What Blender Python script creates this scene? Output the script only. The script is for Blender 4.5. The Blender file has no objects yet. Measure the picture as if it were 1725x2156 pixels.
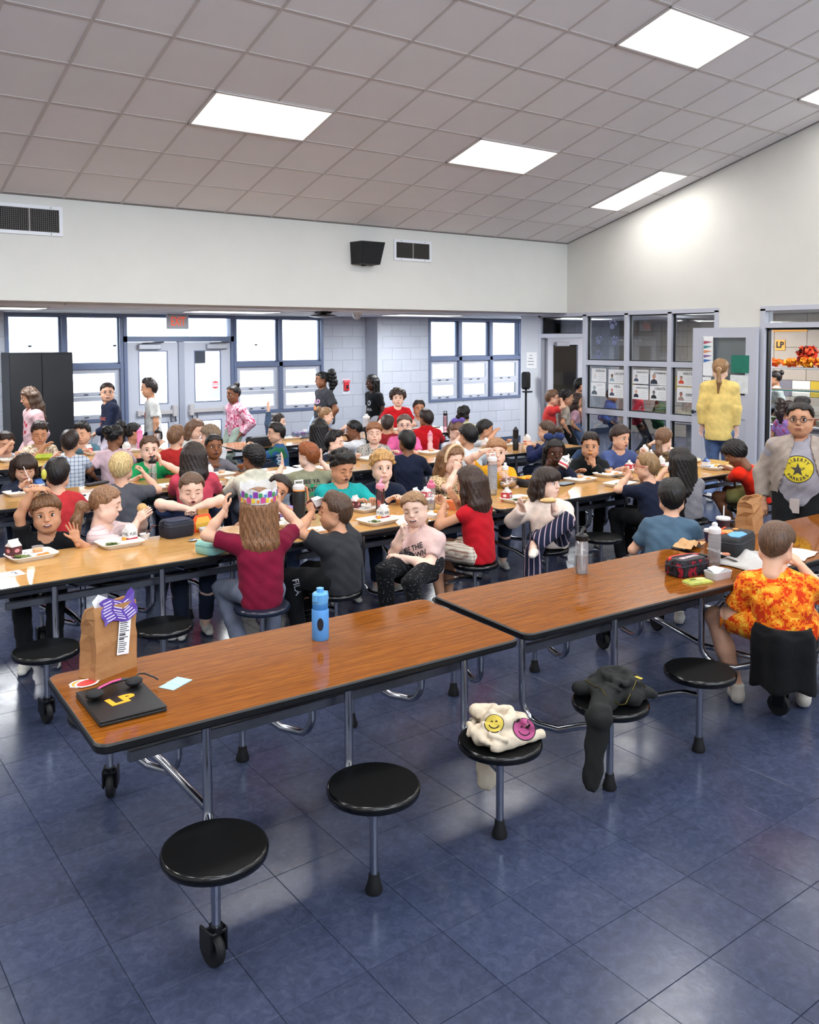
import bpy, bmesh, math, random
import numpy as np
from math import sin, cos, pi, radians, hypot, atan2, sqrt
from mathutils import Vector, Matrix
from mathutils.bvhtree import BVHTree

SC = bpy.context.scene
COL = SC.collection
random.seed(7)
RNG = np.random.default_rng(7)

# ---------------------------------------------------------------- camera
FPX, CX, CY, YAW, PITCH, ROLL, EYE = 1850.77, 862.5, 818.94, 0.639981, 0.056296, -0.002731, 1.98
_F = np.array([sin(YAW) * cos(PITCH), cos(YAW) * cos(PITCH), -sin(PITCH)])
_R0 = np.array([cos(YAW), -sin(YAW), 0.0])
_U0 = np.cross(_R0, _F)
_R = cos(ROLL) * _R0 + sin(ROLL) * _U0
_U = -sin(ROLL) * _R0 + cos(ROLL) * _U0
cam_d = bpy.data.cameras.new('camera')
cam = bpy.data.objects.new('camera', cam_d)
COL.objects.link(cam)
cam_d.sensor_fit = 'HORIZONTAL'
cam_d.sensor_width = 36.0
cam_d.lens = FPX / 1725 * 36
cam_d.shift_x = 0.0
cam_d.shift_y = (CY - 1078) / 1725
cam_d.clip_start = 0.05
cam.matrix_world = Matrix(((_R[0], _U[0], -_F[0], 0), (_R[1], _U[1], -_F[1], 0), (_R[2], _U[2], -_F[2], EYE), (0, 0, 0, 1)))
SC.camera = cam

# ---------------------------------------------------------------- exposure and sky
SC.view_settings.view_transform = 'Standard'
SC.view_settings.look = 'None'
SC.view_settings.gamma = 1.0
SC.view_settings.use_curve_mapping = False
SC.view_settings.exposure = 0.25
world = bpy.data.worlds.new('sky')
SC.world = world
world.use_nodes = True
_bg = world.node_tree.nodes['Background']
_bg.inputs[0].default_value = (0.92, 0.96, 1.0, 1)
_bg.inputs[1].default_value = 9.0
LAMP_W = 34.0      # watts of each 2x4 ceiling panel
SC.cycles.max_bounces = 6
SC.cycles.diffuse_bounces = 4
SC.cycles.glossy_bounces = 3
SC.cycles.transmission_bounces = 4
SC.cycles.transparent_max_bounces = 12
SC.cycles.caustics_reflective = False
SC.cycles.caustics_refractive = False
SC.cycles.sample_clamp_indirect = 4.0


def ray(x, y):
    return _F + _R * (x - CX) / FPX - _U * (y - CY) / FPX


def onz(x, y, z=0.0):
    d = ray(x, y); t = (z - EYE) / d[2]
    return np.array([0, 0, EYE]) + t * d


def ony(x, y, Y):
    d = ray(x, y)
    return np.array([0, 0, EYE]) + d * (Y / d[1])


def onx(x, y, X):
    d = ray(x, y)
    return np.array([0, 0, EYE]) + d * (X / d[0])


# ---------------------------------------------------------------- materials
def lin(c):
    if isinstance(c, str):
        c = [int(c[i:i + 2], 16) / 255 for i in (0, 2, 4)]
    return tuple(v / 12.92 if v <= 0.04045 else ((v + 0.055) / 1.055) ** 2.4 for v in c[:3]) + (1.0,)


_M = {}


class NT:
    def __init__(s, m):
        s.m = m; m.use_nodes = True; s.t = m.node_tree; s.n = s.t.nodes; s.b = s.n['Principled BSDF']

    def new(s, typ, **kw):
        n = s.n.new(typ)
        for k, v in kw.items():
            if k.startswith('i_'):
                n.inputs[int(k[2:])].default_value = v
            else:
                setattr(n, k, v)
        return n

    def link(s, a, ao, b, bi):
        s.t.links.new(a.outputs[ao], b.inputs[bi])

    def ramp(s, src, so, stops, const=False):
        r = s.new('ShaderNodeValToRGB')
        if const:
            r.color_ramp.interpolation = 'CONSTANT'
        e = r.color_ramp.elements
        while len(e) < len(stops):
            e.new(0.5)
        for el, (p, c) in zip(e, stops):
            el.position = p; el.color = lin(c)
        s.link(src, so, r, 0)
        return r

    def coords(s, scale=(1, 1, 1), kind='Object', rot=(0, 0, 0)):
        if kind == 'World':
            g = s.new('ShaderNodeNewGeometry'); o = 'Position'
        else:
            g = s.new('ShaderNodeTexCoord'); o = kind
        mp = s.new('ShaderNodeMapping')
        mp.inputs['Scale'].default_value = scale
        mp.inputs['Rotation'].default_value = rot
        s.link(g, o, mp, 0)
        return mp

    def noise(s, src, scale, detail=3, rough=0.55, dist=0.0):
        n = s.new('ShaderNodeTexNoise')
        n.inputs['Scale'].default_value = scale; n.inputs['Detail'].default_value = detail
        n.inputs['Roughness'].default_value = rough; n.inputs['Distortion'].default_value = dist
        s.link(src, 0, n, 'Vector')
        return n

    def bump(s, src, so, strength=0.3, dist=0.01):
        b = s.new('ShaderNodeBump')
        b.inputs['Strength'].default_value = strength; b.inputs['Distance'].default_value = dist
        s.link(src, so, b, 'Height'); s.link(b, 0, s.b, 'Normal')
        return b


def P(name, color, rough=0.5, metal=0.0, spec=0.5, emit=None, es=1.0, noise=0.0, nscale=30, bump=0.0, bscale=80, coat=0.0, alpha=1.0, trans=0.0, vary=0.0, kind='Object', sheen=0.0, bdist=0.004):
    """plain procedural material: colour with a slight noise variation and fine relief"""
    if name in _M:
        return _M[name]
    m = bpy.data.materials.new(name); t = NT(m); b = t.b
    b.inputs['Base Color'].default_value = lin(color)
    b.inputs['Roughness'].default_value = rough
    b.inputs['Metallic'].default_value = metal
    b.inputs['Specular IOR Level'].default_value = spec
    if coat:
        b.inputs['Coat Weight'].default_value = coat; b.inputs['Coat Roughness'].default_value = 0.08
    if sheen:
        b.inputs['Sheen Weight'].default_value = sheen
    if trans:
        b.inputs['Transmission Weight'].default_value = trans
    if alpha < 1:
        b.inputs['Alpha'].default_value = alpha
    if emit:
        b.inputs['Emission Color'].default_value = lin(emit); b.inputs['Emission Strength'].default_value = es
    if noise or bump or vary:
        co = t.coords(kind=kind)
    if noise or vary:
        n = t.noise(co, nscale, 4)
        hsv = t.new('ShaderNodeHueSaturation')
        hsv.inputs['Color'].default_value = lin(color)
        mr = t.new('ShaderNodeMapRange')
        mr.inputs['From Min'].default_value = 0.3; mr.inputs['From Max'].default_value = 0.7
        mr.inputs['To Min'].default_value = 1 - noise; mr.inputs['To Max'].default_value = 1 + noise
        t.link(n, 0, mr, 0)
        if vary:
            oi = t.new('ShaderNodeObjectInfo')
            mr2 = t.new('ShaderNodeMapRange'); mr2.inputs['To Min'].default_value = 1 - vary; mr2.inputs['To Max'].default_value = 1 + vary
            t.link(oi, 'Random', mr2, 0)
            mu = t.new('ShaderNodeMath', operation='MULTIPLY')
            t.link(mr, 0, mu, 0); t.link(mr2, 0, mu, 1); t.link(mu, 0, hsv, 'Value')
        else:
            t.link(mr, 0, hsv, 'Value')
        t.link(hsv, 0, b, 'Base Color')
    if bump:
        n2 = t.noise(co, bscale, 3)
        t.bump(n2, 0, bump, bdist)
    _M[name] = m
    return m


def thin_glass(name, tint='ffffff', refl=0.1, rough=0.02):
    if name in _M:
        return _M[name]
    m = bpy.data.materials.new(name); t = NT(m)
    tr = t.new('ShaderNodeBsdfTransparent'); tr.inputs[0].default_value = lin(tint)
    gl = t.new('ShaderNodeBsdfGlossy'); gl.inputs['Roughness'].default_value = rough
    fr = t.new('ShaderNodeFresnel'); fr.inputs[0].default_value = 1.45
    mx = t.new('ShaderNodeMixShader')
    ad = t.new('ShaderNodeMath', operation='ADD'); ad.inputs[1].default_value = refl * 0.3; ad.use_clamp = True
    t.link(fr, 0, ad, 0); t.link(ad, 0, mx, 0); t.link(tr, 0, mx, 1); t.link(gl, 0, mx, 2)
    t.link(mx, 0, t.n['Material Output'], 0)
    _M[name] = m
    return m


# ---------------------------------------------------------------- mesh builder
class MB:
    def __init__(s):
        s.v = []; s.f = []; s.mi = []; s.sm = []; s.T = None; s.n = 0

    def add(s, V, F, mi=0, smooth=False):
        V = np.asarray(V, float).reshape(-1, 3)
        if s.T is not None:
            V = V @ np.array(s.T)[:3, :3].T + np.array(s.T)[:3, 3]
        s.v.append(V)
        for f in F:
            s.f.append([int(i) + s.n for i in f]); s.mi.append(mi); s.sm.append(smooth)
        s.n += len(V)
        return s

    def box(s, lo, hi, mi=0, bev=0.0):
        lo = [min(a, b) for a, b in zip(lo, hi)] if False else list(lo); hi = list(hi)
        for i in range(3):
            if lo[i] > hi[i]:
                lo[i], hi[i] = hi[i], lo[i]
        if bev > 0:
            x0, y0, z0 = lo; x1, y1, z1 = hi
            bev = min(bev, (x1 - x0) / 2.01, (y1 - y0) / 2.01, (z1 - z0) / 2.01)
            P2 = [(x0 + bev, y0), (x1 - bev, y0), (x1, y0 + bev), (x1, y1 - bev), (x1 - bev, y1), (x0 + bev, y1), (x0, y1 - bev), (x0, y0 + bev)]
            Pi = [(min(max(x, x0 + bev), x1 - bev), min(max(y, y0 + bev), y1 - bev)) for x, y in P2]
            rings = [[(x, y, z0) for x, y in Pi], [(x, y, z0 + bev) for x, y in P2], [(x, y, z1 - bev) for x, y in P2], [(x, y, z1) for x, y in Pi]]
            return s.loft(rings, mi, cap=True)
        V = [(x, y, z) for x in (lo[0], hi[0]) for y in (lo[1], hi[1]) for z in (lo[2], hi[2])]
        return s.add(V, [(0, 1, 3, 2), (4, 6, 7, 5), (0, 4, 5, 1), (2, 3, 7, 6), (0, 2, 6, 4), (1, 5, 7, 3)], mi)

    def loft(s, rings, mi=0, cap=True, smooth=False, capmi=None):
        k = len(rings[0]); V = [p for r in rings for p in r]; F = []
        for i in range(len(rings) - 1):
            for j in range(k):
                a = i * k + j; b = i * k + (j + 1) % k
                F.append((a, b, b + k, a + k))
        s.add(V, F, mi, smooth)
        if cap:
            base = s.n - len(V)
            s.f.append([base + j for j in range(k)][::-1]); s.mi.append(mi); s.sm.append(False)
            s.f.append([base + (len(rings) - 1) * k + j for j in range(k)]); s.mi.append(mi if capmi is None else capmi); s.sm.append(False)
        return s

    def lathe(s, prof, c=(0, 0, 0), n=20, mi=0, smooth=True, cap=True, sx=1, sy=1):
        rings = [[(c[0] + r * sx * cos(2 * pi * j / n), c[1] + r * sy * sin(2 * pi * j / n), c[2] + z) for j in range(n)] for r, z in prof]
        return s.loft(rings, mi, cap, smooth)

    def tube(s, pts, r, n=10, mi=0, cap=True, smooth=True):
        pts = [Vector(p) for p in pts]
        rs = r if isinstance(r, (list, tuple)) else [r] * len(pts)
        rings = []; up = None
        for i, p in enumerate(pts):
            d = (pts[min(i + 1, len(pts) - 1)] - pts[max(i - 1, 0)]).normalized()
            if up is None:
                up = Vector((0, 0, 1)) if abs(d.z) < 0.9 else Vector((1, 0, 0))
            x = d.cross(up).normalized(); up = x.cross(d).normalized()
            rings.append([tuple(p + x * (rs[i] * cos(2 * pi * j / n)) + up * (rs[i] * sin(2 * pi * j / n))) for j in range(n)])
        rings = [r_[::-1] for r_ in rings]
        return s.loft(rings, mi, cap, smooth)

    def prism(s, poly, z0, z1, mi=0, axis='z', capmi=None):
        def P3(p, z):
            if axis == 'z':
                return (p[0], p[1], z)
            if axis == 'y':
                return (p[0], z, p[1])
            return (z, p[0], p[1])
        return s.loft([[P3(p, z0) for p in poly], [P3(p, z1) for p in poly]], mi, True, False, capmi)

    def ell(s, c, r, mi=0, nu=12, nv=8):
        V = [(c[0], c[1], c[2] - r[2])]; F = []
        for i in range(1, nv):
            a = -pi / 2 + pi * i / nv
            for j in range(nu):
                b = 2 * pi * j / nu
                V.append((c[0] + r[0] * cos(a) * cos(b), c[1] + r[1] * cos(a) * sin(b), c[2] + r[2] * sin(a)))
        V.append((c[0], c[1], c[2] + r[2]))
        for j in range(nu):
            F.append((0, 1 + (j + 1) % nu, 1 + j))
            for i in range(nv - 2):
                a = 1 + i * nu + j; b = 1 + i * nu + (j + 1) % nu
                F.append((a, b, b + nu, a + nu))
            F.append((len(V) - 1, len(V) - 1 - nu + j, len(V) - 1 - nu + (j + 1) % nu))
        return s.add(V, F, mi, True)

    def poly(s, pts, mi=0):
        return s.add(pts, [list(range(len(pts)))], mi)

    def mesh(s, name, mats, sharp=35):
        me = bpy.data.meshes.new(name)
        V = np.concatenate(s.v) if s.v else np.zeros((0, 3))
        me.from_pydata(V.tolist(), [], s.f)
        me.polygons.foreach_set('material_index', np.array(s.mi, dtype=np.int32))
        me.polygons.foreach_set('use_smooth', np.array(s.sm, dtype=bool))
        for m in (mats if isinstance(mats, (list, tuple)) else [mats]):
            me.materials.append(m)
        if any(s.sm) and sharp:
            me.set_sharp_from_angle(angle=radians(sharp))
        me.update()
        return me


def obj(name, mb, mats, parent=None, loc=None, rz=None, sharp=35):
    me = mb.mesh(name, mats, sharp) if isinstance(mb, MB) else mb
    o = bpy.data.objects.new(name, me); COL.objects.link(o)
    if parent is not None:
        o.parent = parent
    if loc is not None:
        o.location = loc
    if rz is not None:
        o.rotation_euler = (0, 0, rz)
    return o


def tag(o, label, cat, group=None):
    o['label'] = label; o['category'] = cat
    if group:
        o['group'] = group
    return o


def thing(name, label, cat, loc=(0, 0, 0), rz=0.0, group=None):
    o = bpy.data.objects.new(name, None); COL.objects.link(o)
    o.empty_display_size = 0.1
    o.location = loc; o.rotation_euler = (0, 0, rz)
    return tag(o, label, cat, group)


def struct(name, mb, mats, parent=None, **kw):
    o = obj(name, mb, mats, parent, **kw)
    if parent is None:
        o['kind'] = 'structure'
    return o


def rrect(w, d, r, n=4):
    out = []
    for cx, cy, a0 in ((w / 2 - r, d / 2 - r, 0), (-w / 2 + r, d / 2 - r, 90), (-w / 2 + r, -d / 2 + r, 180), (w / 2 - r, -d / 2 + r, 270)):
        for i in range(n + 1):
            a = radians(a0 + 90 * i / n)
            out.append((cx + r * cos(a), cy + r * sin(a)))
    return out


_TXT = {}


def text_mesh(body, size=1.0, ext=0.0, bold=0.0):
    key = (body, size, ext, bold)
    if key in _TXT:
        return _TXT[key]
    c = bpy.data.curves.new('lettering', 'FONT')
    c.body = body; c.size = size; c.extrude = ext; c.align_x = 'CENTER'; c.align_y = 'CENTER'; c.resolution_u = 2; c.offset = bold
    o = bpy.data.objects.new('lettering', c); COL.objects.link(o)
    dg = bpy.context.evaluated_depsgraph_get()
    me = bpy.data.meshes.new_from_object(o.evaluated_get(dg))
    V = np.array([v.co[:] for v in me.vertices]); F = [list(p.vertices) for p in me.polygons]
    bpy.data.objects.remove(o); bpy.data.curves.remove(c); bpy.data.meshes.remove(me)
    _TXT[key] = (V, F)
    return V, F


def frame_mat(loc, right, up):
    """matrix whose local x runs along right, y along up, z out of the plane"""
    r = Vector(right).normalized(); u = Vector(up); u = (u - r * u.dot(r)).normalized(); n = r.cross(u)
    return Matrix(((r.x, u.x, n.x, loc[0]), (r.y, u.y, n.y, loc[1]), (r.z, u.z, n.z, loc[2]), (0, 0, 0, 1)))


def lettering(name, body, size, mat, M, parent=None, ext=0.0006, bold=0.0, wide=1.0):
    V, F = text_mesh(body, size, ext, bold)
    mb = MB(); mb.T = M; mb.add(V * np.array([wide, 1, 1]), F)
    return obj(name, mb, mat, parent, sharp=0)
# ================================================================ the room
XR, YH, SLOPE, CZ0 = 10.44, 9.805, 0.27, 3.49     # right wall, header wall, ceiling slope and its low edge
YL, YB, XJ, ZA = 12.815, 12.45, 8.588, 2.37       # annex: left part, right part, jog, annex ceiling


def ceil_z(y):
    return CZ0 + SLOPE * (YH - y)


m_wall = P('painted_wall', 'dad9d3', 0.75, noise=0.02, nscale=3, bump=0.08, bscale=180, bdist=0.002)
m_block = P('painted_block', 'b4b8c2', 0.6, noise=0.03, nscale=5, bump=0.25, bscale=120, vary=0.025, bdist=0.003)
m_mortar = P('mortar_joint', 'a4a8b2', 0.8)
m_dark_frame = P('blue_grey_metal', '66728e', 0.4, 0.2)
m_light_frame = P('light_grey_metal', 'b9bdc8', 0.45, 0.1)
m_store_frame = P('pale_aluminium', 'c3c6d2', 0.45, 0.1)
m_black = P('black_gasket', '08090c', 0.6)
m_glass = thin_glass('window_glass', 'f4f9ff', 0.05)
m_store_glass = thin_glass('interior_glass', 'eef2f4', 0.12)
m_base = P('dark_blue_rubber_base', '39455c', 0.5, noise=0.04)
m_white = P('white_paint', 'e6e8ec', 0.5)
m_paper = P('white_paper', 'f0f1f2', 0.8)
m_black_plastic = P('black_plastic', '0d0e11', 0.35, noise=0.1)
m_screw = P('screw_metal', '6e6a68', 0.4, 0.8)

# -- floor tile material: marbled blue vinyl, scuffed
_mt = bpy.data.materials.new('blue_vinyl_tile'); _t = NT(_mt)
_co = _t.coords((1, 1, 1), 'World')
_n1 = _t.noise(_co, 26, 6, 0.72, 0.8)
_r1 = _t.ramp(_n1, 0, [(0.30, '2a3042'), (0.50, '394159'), (0.70, '50566e')])
_n2 = _t.noise(_co, 1.3, 3, 0.5)
_r2 = _t.ramp(_n2, 0, [(0.35, '38415a'), (0.65, '454a60')])
_mx = _t.new('ShaderNodeMix', data_type='RGBA'); _mx.inputs[0].default_value = 0.45
_t.link(_r1, 0, _mx, 6); _t.link(_r2, 0, _mx, 7)
_oi = _t.new('ShaderNodeObjectInfo')
_mr = _t.new('ShaderNodeMapRange'); _mr.inputs['To Min'].default_value = 0.90; _mr.inputs['To Max'].default_value = 1.10
_t.link(_oi, 'Random', _mr, 0)
_hs = _t.new('ShaderNodeHueSaturation'); _t.link(_mr, 0, _hs, 'Value'); _t.link(_mx, 2, _hs, 'Color')
# pale scuffs
_n3 = _t.noise(_co, 9, 8, 0.8, 2.5)
_r3 = _t.ramp(_n3, 0, [(0.70, '000000'), (0.78, '555555')])
_mx2 = _t.new('ShaderNodeMix', data_type='RGBA'); _mx2.inputs[7].default_value = lin('8f93ad')
_t.link(_r3, 0, _mx2, 0); _t.link(_hs, 0, _mx2, 6); _t.link(_mx2, 2, _t.b, 'Base Color')
_n4 = _t.noise(_co, 5, 5, 0.6)
_r4 = _t.ramp(_n4, 0, [(0.3, '686868'), (0.7, '8a8a8a')])
_t.link(_r4, 0, _t.b, 'Roughness'); _t.b.inputs['Specular IOR Level'].default_value = 0.22
_n5 = _t.noise(_co, 60, 3)
_t.bump(_n5, 0, 0.06, 0.003)
m_tile = _mt

floor = struct('floor', MB().box((-5, -4, -0.12), (XR, 13.0, -0.0035)), P('floor_joint', '1e2233', 0.8))


def tile_mb(w, d, h, x=0, y=0, mb=None):
    mb = mb or MB(); e = 0.0012
    a, b = w / 2, d / 2
    V = [(x - a, y - b, -h), (x + a, y - b, -h), (x + a, y + b, -h), (x - a, y + b, -h), (x - a, y - b, -e), (x + a, y - b, -e), (x + a, y + b, -e), (x - a, y + b, -e),
         (x - a + e, y - b + e, 0), (x + a - e, y - b + e, 0), (x + a - e, y + b - e, 0), (x - a + e, y + b - e, 0)]
    F = [(0, 1, 5, 4), (1, 2, 6, 5), (2, 3, 7, 6), (3, 0, 4, 7), (4, 5, 9, 8), (5, 6, 10, 9), (6, 7, 11, 10), (7, 4, 8, 11), (8, 9, 10, 11)]
    return mb.add(V, F)


def in_frame(p, mx=40):
    v = np.array(p, float) - [0, 0, EYE]; c = v @ _F
    if c < 0.3:
        return None
    x = CX + FPX * (v @ _R) / c; y = CY - FPX * (v @ _U) / c
    return c if (-mx < x < 1725 + mx and -mx < y < 2156 + mx) else None


TS = 0.3048
_vis = []; _rest = []
for i in range(-19, 32):
    for j in range(-21, 35):
        x0 = 0.864 + TS * i; y0 = 2.516 + TS * j
        if x0 + TS > XR + 0.01 or y0 + TS > 12.85 or x0 < -4.9 or y0 < -3.8:
            continue
        c = in_frame((x0 + TS / 2, y0 + TS / 2, 0), 60)
        (_vis if c else _rest).append((c, x0 + TS / 2, y0 + TS / 2))
_vis.sort(key=lambda a: a[0])
_rest += _vis[300:]
_tm = tile_mb(TS - 0.0016, TS - 0.0016, 0.0035).mesh('floor_tile', m_tile)
for c, x, y in _vis[:300]:
    obj('floor_tile', _tm, None, floor, (x, y, 0))
_mb = MB()
for c, x, y in _rest:
    tile_mb(TS - 0.0016, TS - 0.0016, 0.0035, x, y, _mb)
_o = obj('floor_tile', _mb, m_tile, floor); _o['kind'] = 'stuff'
# strip that closes the floor against the walls
struct('floor', MB().box((XR, 3, -0.12), (15.2, 13.2, -0.001)), P('kitchen_floor', '4c4f66', 0.25, noise=0.08, nscale=4))
struct('trim_1', MB().box((XR - 0.02, 3.6, -0.01), (XR + 0.16, 6.35, 0.006), 0, 0.003), P('door_threshold', 'b8bac0', 0.4, 0.6))

# -- walls
hole_mat = [m_wall]
# header wall above the annex
struct('wall_back', MB().prism([(-5, 2.395), (XR, 2.395), (XR, CZ0 + 0.06), (-5, CZ0 + 0.06)], YH, YH + 0.2, axis='y'), m_wall)
# right wall with its two openings
ys0, ys1, yd0, yd1 = 7.04, 10.43, 3.35, 6.42
mb = MB()
mb.prism([(-4, 2.395), (YH, 2.395), (YH, ceil_z(YH) + 0.05), (-4, ceil_z(-4) + 0.05)], XR, XR + 0.16, axis='x')
mb.box((XR, yd1, 0), (XR + 0.16, ys0, 2.395))
mb.box((XR, -4, 0), (XR + 0.16, yd0, 2.395))
mb.box((XR, YH, 2.395), (XR + 0.16, ys1 + 0.42, 2.5))
struct('wall_right', mb, m_wall)
mb = MB().box((XR - 0.005, ys1, 0), (XR + 0.165, ys1 + 0.42, 2.395), 0, 0.004)
struct('wall_pier', mb, P('pier_paint', 'd3d6dc', 0.6, noise=0.02))
struct('wall_left', MB().prism([(-4, 0), (13, 0), (13, 3.6), (YH, 3.6), (-4, ceil_z(-4) + 0.05)], -5.15, -5, axis='x'), m_wall)
# wall behind the photographer: solid below, above it unseen high windows, added to bring in daylight
CL0, CL1 = 3.6, 6.0
struct('wall_front', MB().box((-5.15, -4.15, 0), (XR + 0.16, -4, CL0)).box((-5.15, -4.15, CL1), (XR + 0.16, -4, ceil_z(-4) + 0.1)), m_wall)
mb = MB()
mb.box((-5.15, -4.13, CL0), (XR + 0.16, -4.02, CL0 + 0.06)).box((-5.15, -4.13, CL1 - 0.06), (XR + 0.16, -4.02, CL1))
for k in range(9):
    xx = -5.0 + k * (XR + 4.9) / 8
    mb.box((xx - 0.03, -4.13, CL0), (xx + 0.03, -4.02, CL1))
w5 = struct('window_added_5', mb, m_dark_frame)
for k in range(8):
    xx = -5.0 + k * (XR + 4.9) / 8
    obj('window_pane', MB().box((xx + 0.03, -4.08, CL0 + 0.06), (xx + (XR + 4.9) / 8 - 0.03, -4.074, CL1 - 0.06)), m_glass, w5)

# -- sloped ceiling: backing, grid bars and lay-in tiles
u = Vector((0, -1, SLOPE)).normalized()             # uphill
nrm = Vector((1, 0, 0)).cross(u)                     # local z; uphill = local y
CM = Matrix(((1, u.x, nrm.x, 0), (0, u.y, nrm.y, YH), (0, u.z, nrm.z, CZ0), (0, 0, 0, 1)))
if nrm.z > 0:
    CM = Matrix(((1, u.x, -nrm.x, 0), (0, u.y, -nrm.y, YH), (0, u.z, -nrm.z, CZ0), (0, 0, 0, 1)))
# local z of CM points DOWN into the room
ceiling = struct('ceiling', MB().box((-5.1, -0.1, -0.2), (XR + 0.16, 14.6, -0.03)), P('ceiling_backing', '7d7775', 0.9))
ceiling.matrix_world = CM
TX, TSL, GX0, GS0 = 0.6187, 0.638, 2.083, 0.04
gx = [GX0 + TX * i for i in range(-11, 14)]; gs = [GS0 + TSL * j for j in range(0, 23)]
m_grid = P('ceiling_grid_bar', 'c4bdba', 0.5)
mb = MB()
for x in gx:
    if x < XR:
        mb.box((x - 0.012, -0.05, -0.02), (x + 0.012, 14.5, 0.0015))
for s_ in gs:
    mb.box((-5, s_ - 0.012, -0.02), (XR, s_ + 0.012, 0.001))
obj('grid_bar', mb, m_grid, ceiling)['kind'] = 'stuff'
mb = MB().box((-5, -0.02, -0.02), (XR, 0.012, 0.006)).box((XR - 0.02, 0, -0.02), (XR, 14.5, 0.006))
obj('edge_angle', mb, P('edge_angle', '837b79', 0.5), ceiling)
m_ctile = P('ceiling_tile', 'e2dfe0', 0.85, noise=0.02, nscale=2, bump=0.35, bscale=240, vary=0.02, bdist=0.003)
LAMPS = []
for j in range(0, 5):
    s0 = gs[3] + 4 * TSL * j
    for k in range(-2, 2):
        LAMPS.append((gx[11 + 2 + 5 * k], s0, 2, 1))
    LAMPS.append((gx[11 + 12], s0 - TSL * (1 if j == 0 else 0), 1, 2))
LSET = set()
for x, s_, a, b in LAMPS:
    for i in range(a):
        for j in range(b):
            LSET.add((round((x - GX0) / TX) + i, round((s_ - GS0) / TSL) + j))
_tmb = tile_mb(TX - 0.022, TSL - 0.022, 0.012).mesh('ceiling_tile', m_ctile)
_list = []
for i in range(-11, 14):
    for j in range(-1, 22):
        if (i, j) in LSET:
            continue
        x0, x1 = GX0 + TX * i, min(GX0 + TX * (i + 1), XR - 0.01)
        s0, s1 = max(GS0 + TSL * j, 0.01), GS0 + TSL * (j + 1)
        if x1 - x0 < 0.05 or s1 - s0 < 0.05 or x0 < -5:
            continue
        p = CM @ Vector(((x0 + x1) / 2, (s0 + s1) / 2, 0))
        _list.append((in_frame(p, 150) or 999, x0, x1, s0, s1))
_list.sort()
mb = MB()
for n, (c, x0, x1, s0, s1) in enumerate(_list):
    full = abs(x1 - x0 - TX) < 1e-3 and abs(s1 - s0 - TSL) < 1e-3
    if c < 900 and n < 290:
        if full:
            obj('ceiling_tile', _tmb, None, ceiling, ((x0 + x1) / 2, (s0 + s1) / 2, -0.004 + random.uniform(-0.0008, 0.0008)))
        else:
            obj('ceiling_tile', tile_mb(x1 - x0 - 0.022, s1 - s0 - 0.022, 0.012), m_ctile, ceiling, ((x0 + x1) / 2, (s0 + s1) / 2, -0.004))
    else:
        tile_mb(x1 - x0 - 0.022, s1 - s0 - 0.022, 0.012, (x0 + x1) / 2, (s0 + s1) / 2, mb)
if mb.n:
    o = obj('ceiling_tile', mb, m_ctile, ceiling, (0, 0, -0.004)); o['kind'] = 'stuff'

m_diff = P('lamp_diffuser', 'ffffff', 0.4, emit='fffdf8', es=1.6)
m_lampframe = P('lamp_frame', 'cfc9c6', 0.5)
names = {(3, 1): ('leftmost and nearest of the big bright ceiling panels', 0)}
LAMP_LABEL = {
    (6.42, 0): 'bright ceiling panel in the middle of the four, above the back wall speaker side',
    (3.33, 0): 'bright ceiling panel at the left, longest one over the left tables',
    (6.42, 1): 'big bright ceiling panel near the top right of the ceiling',
    (9.52, 0): 'narrow bright ceiling panel close to the right wall slope, lowest one',
    (9.52, 1): 'bright ceiling panel cut by the right edge of the photo'}
for x, s_, a, b in LAMPS:
    w, d = TX * a, TSL * b
    jj = 0 if s_ < 2.2 else (1 if s_ < 5.2 else 2)
    lab = [v for (lx, lj), v in LAMP_LABEL.items() if abs(lx - x) < 0.2 and lj == jj]
    t = thing('ceiling_light', lab[0] if lab else 'recessed fluorescent ceiling panel above and behind the camera', 'ceiling light', group='recessed ceiling light panels')
    t.matrix_world = CM @ Matrix.Translation((x + w / 2, s_ + d / 2, 0.007))
    fr = MB()
    for sx in (-1, 1):
        fr.box((sx * (w / 2 - 0.012) - 0.012, -d / 2, -0.03), (sx * (w / 2 - 0.012) + 0.012, d / 2, 0.004))
        fr.box((-w / 2, sx * (d / 2 - 0.012) - 0.012, -0.03), (w / 2, sx * (d / 2 - 0.012) + 0.012, 0.004))
    obj('lamp_frame', fr, m_lampframe, t)
    obj('diffuser', MB().box((-w / 2 + 0.02, -d / 2 + 0.02, -0.02), (w / 2 - 0.02, d / 2 - 0.02, -0.002)), m_diff, t)
    ld = bpy.data.lights.new('lamp_light', 'AREA'); ld.shape = 'RECTANGLE'; ld.size = w - 0.05; ld.size_y = d - 0.05
    ld.energy = LAMP_W * (0.5 if a == 1 else 1.0); ld.color = (1.0, 0.975, 0.94)
    lo = bpy.data.objects.new('lamp_light', ld); COL.objects.link(lo); lo.parent = t
    lo.matrix_local = Matrix.Translation((0, 0, 0.008)) @ Matrix.Rotation(pi, 4, 'X')

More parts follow.
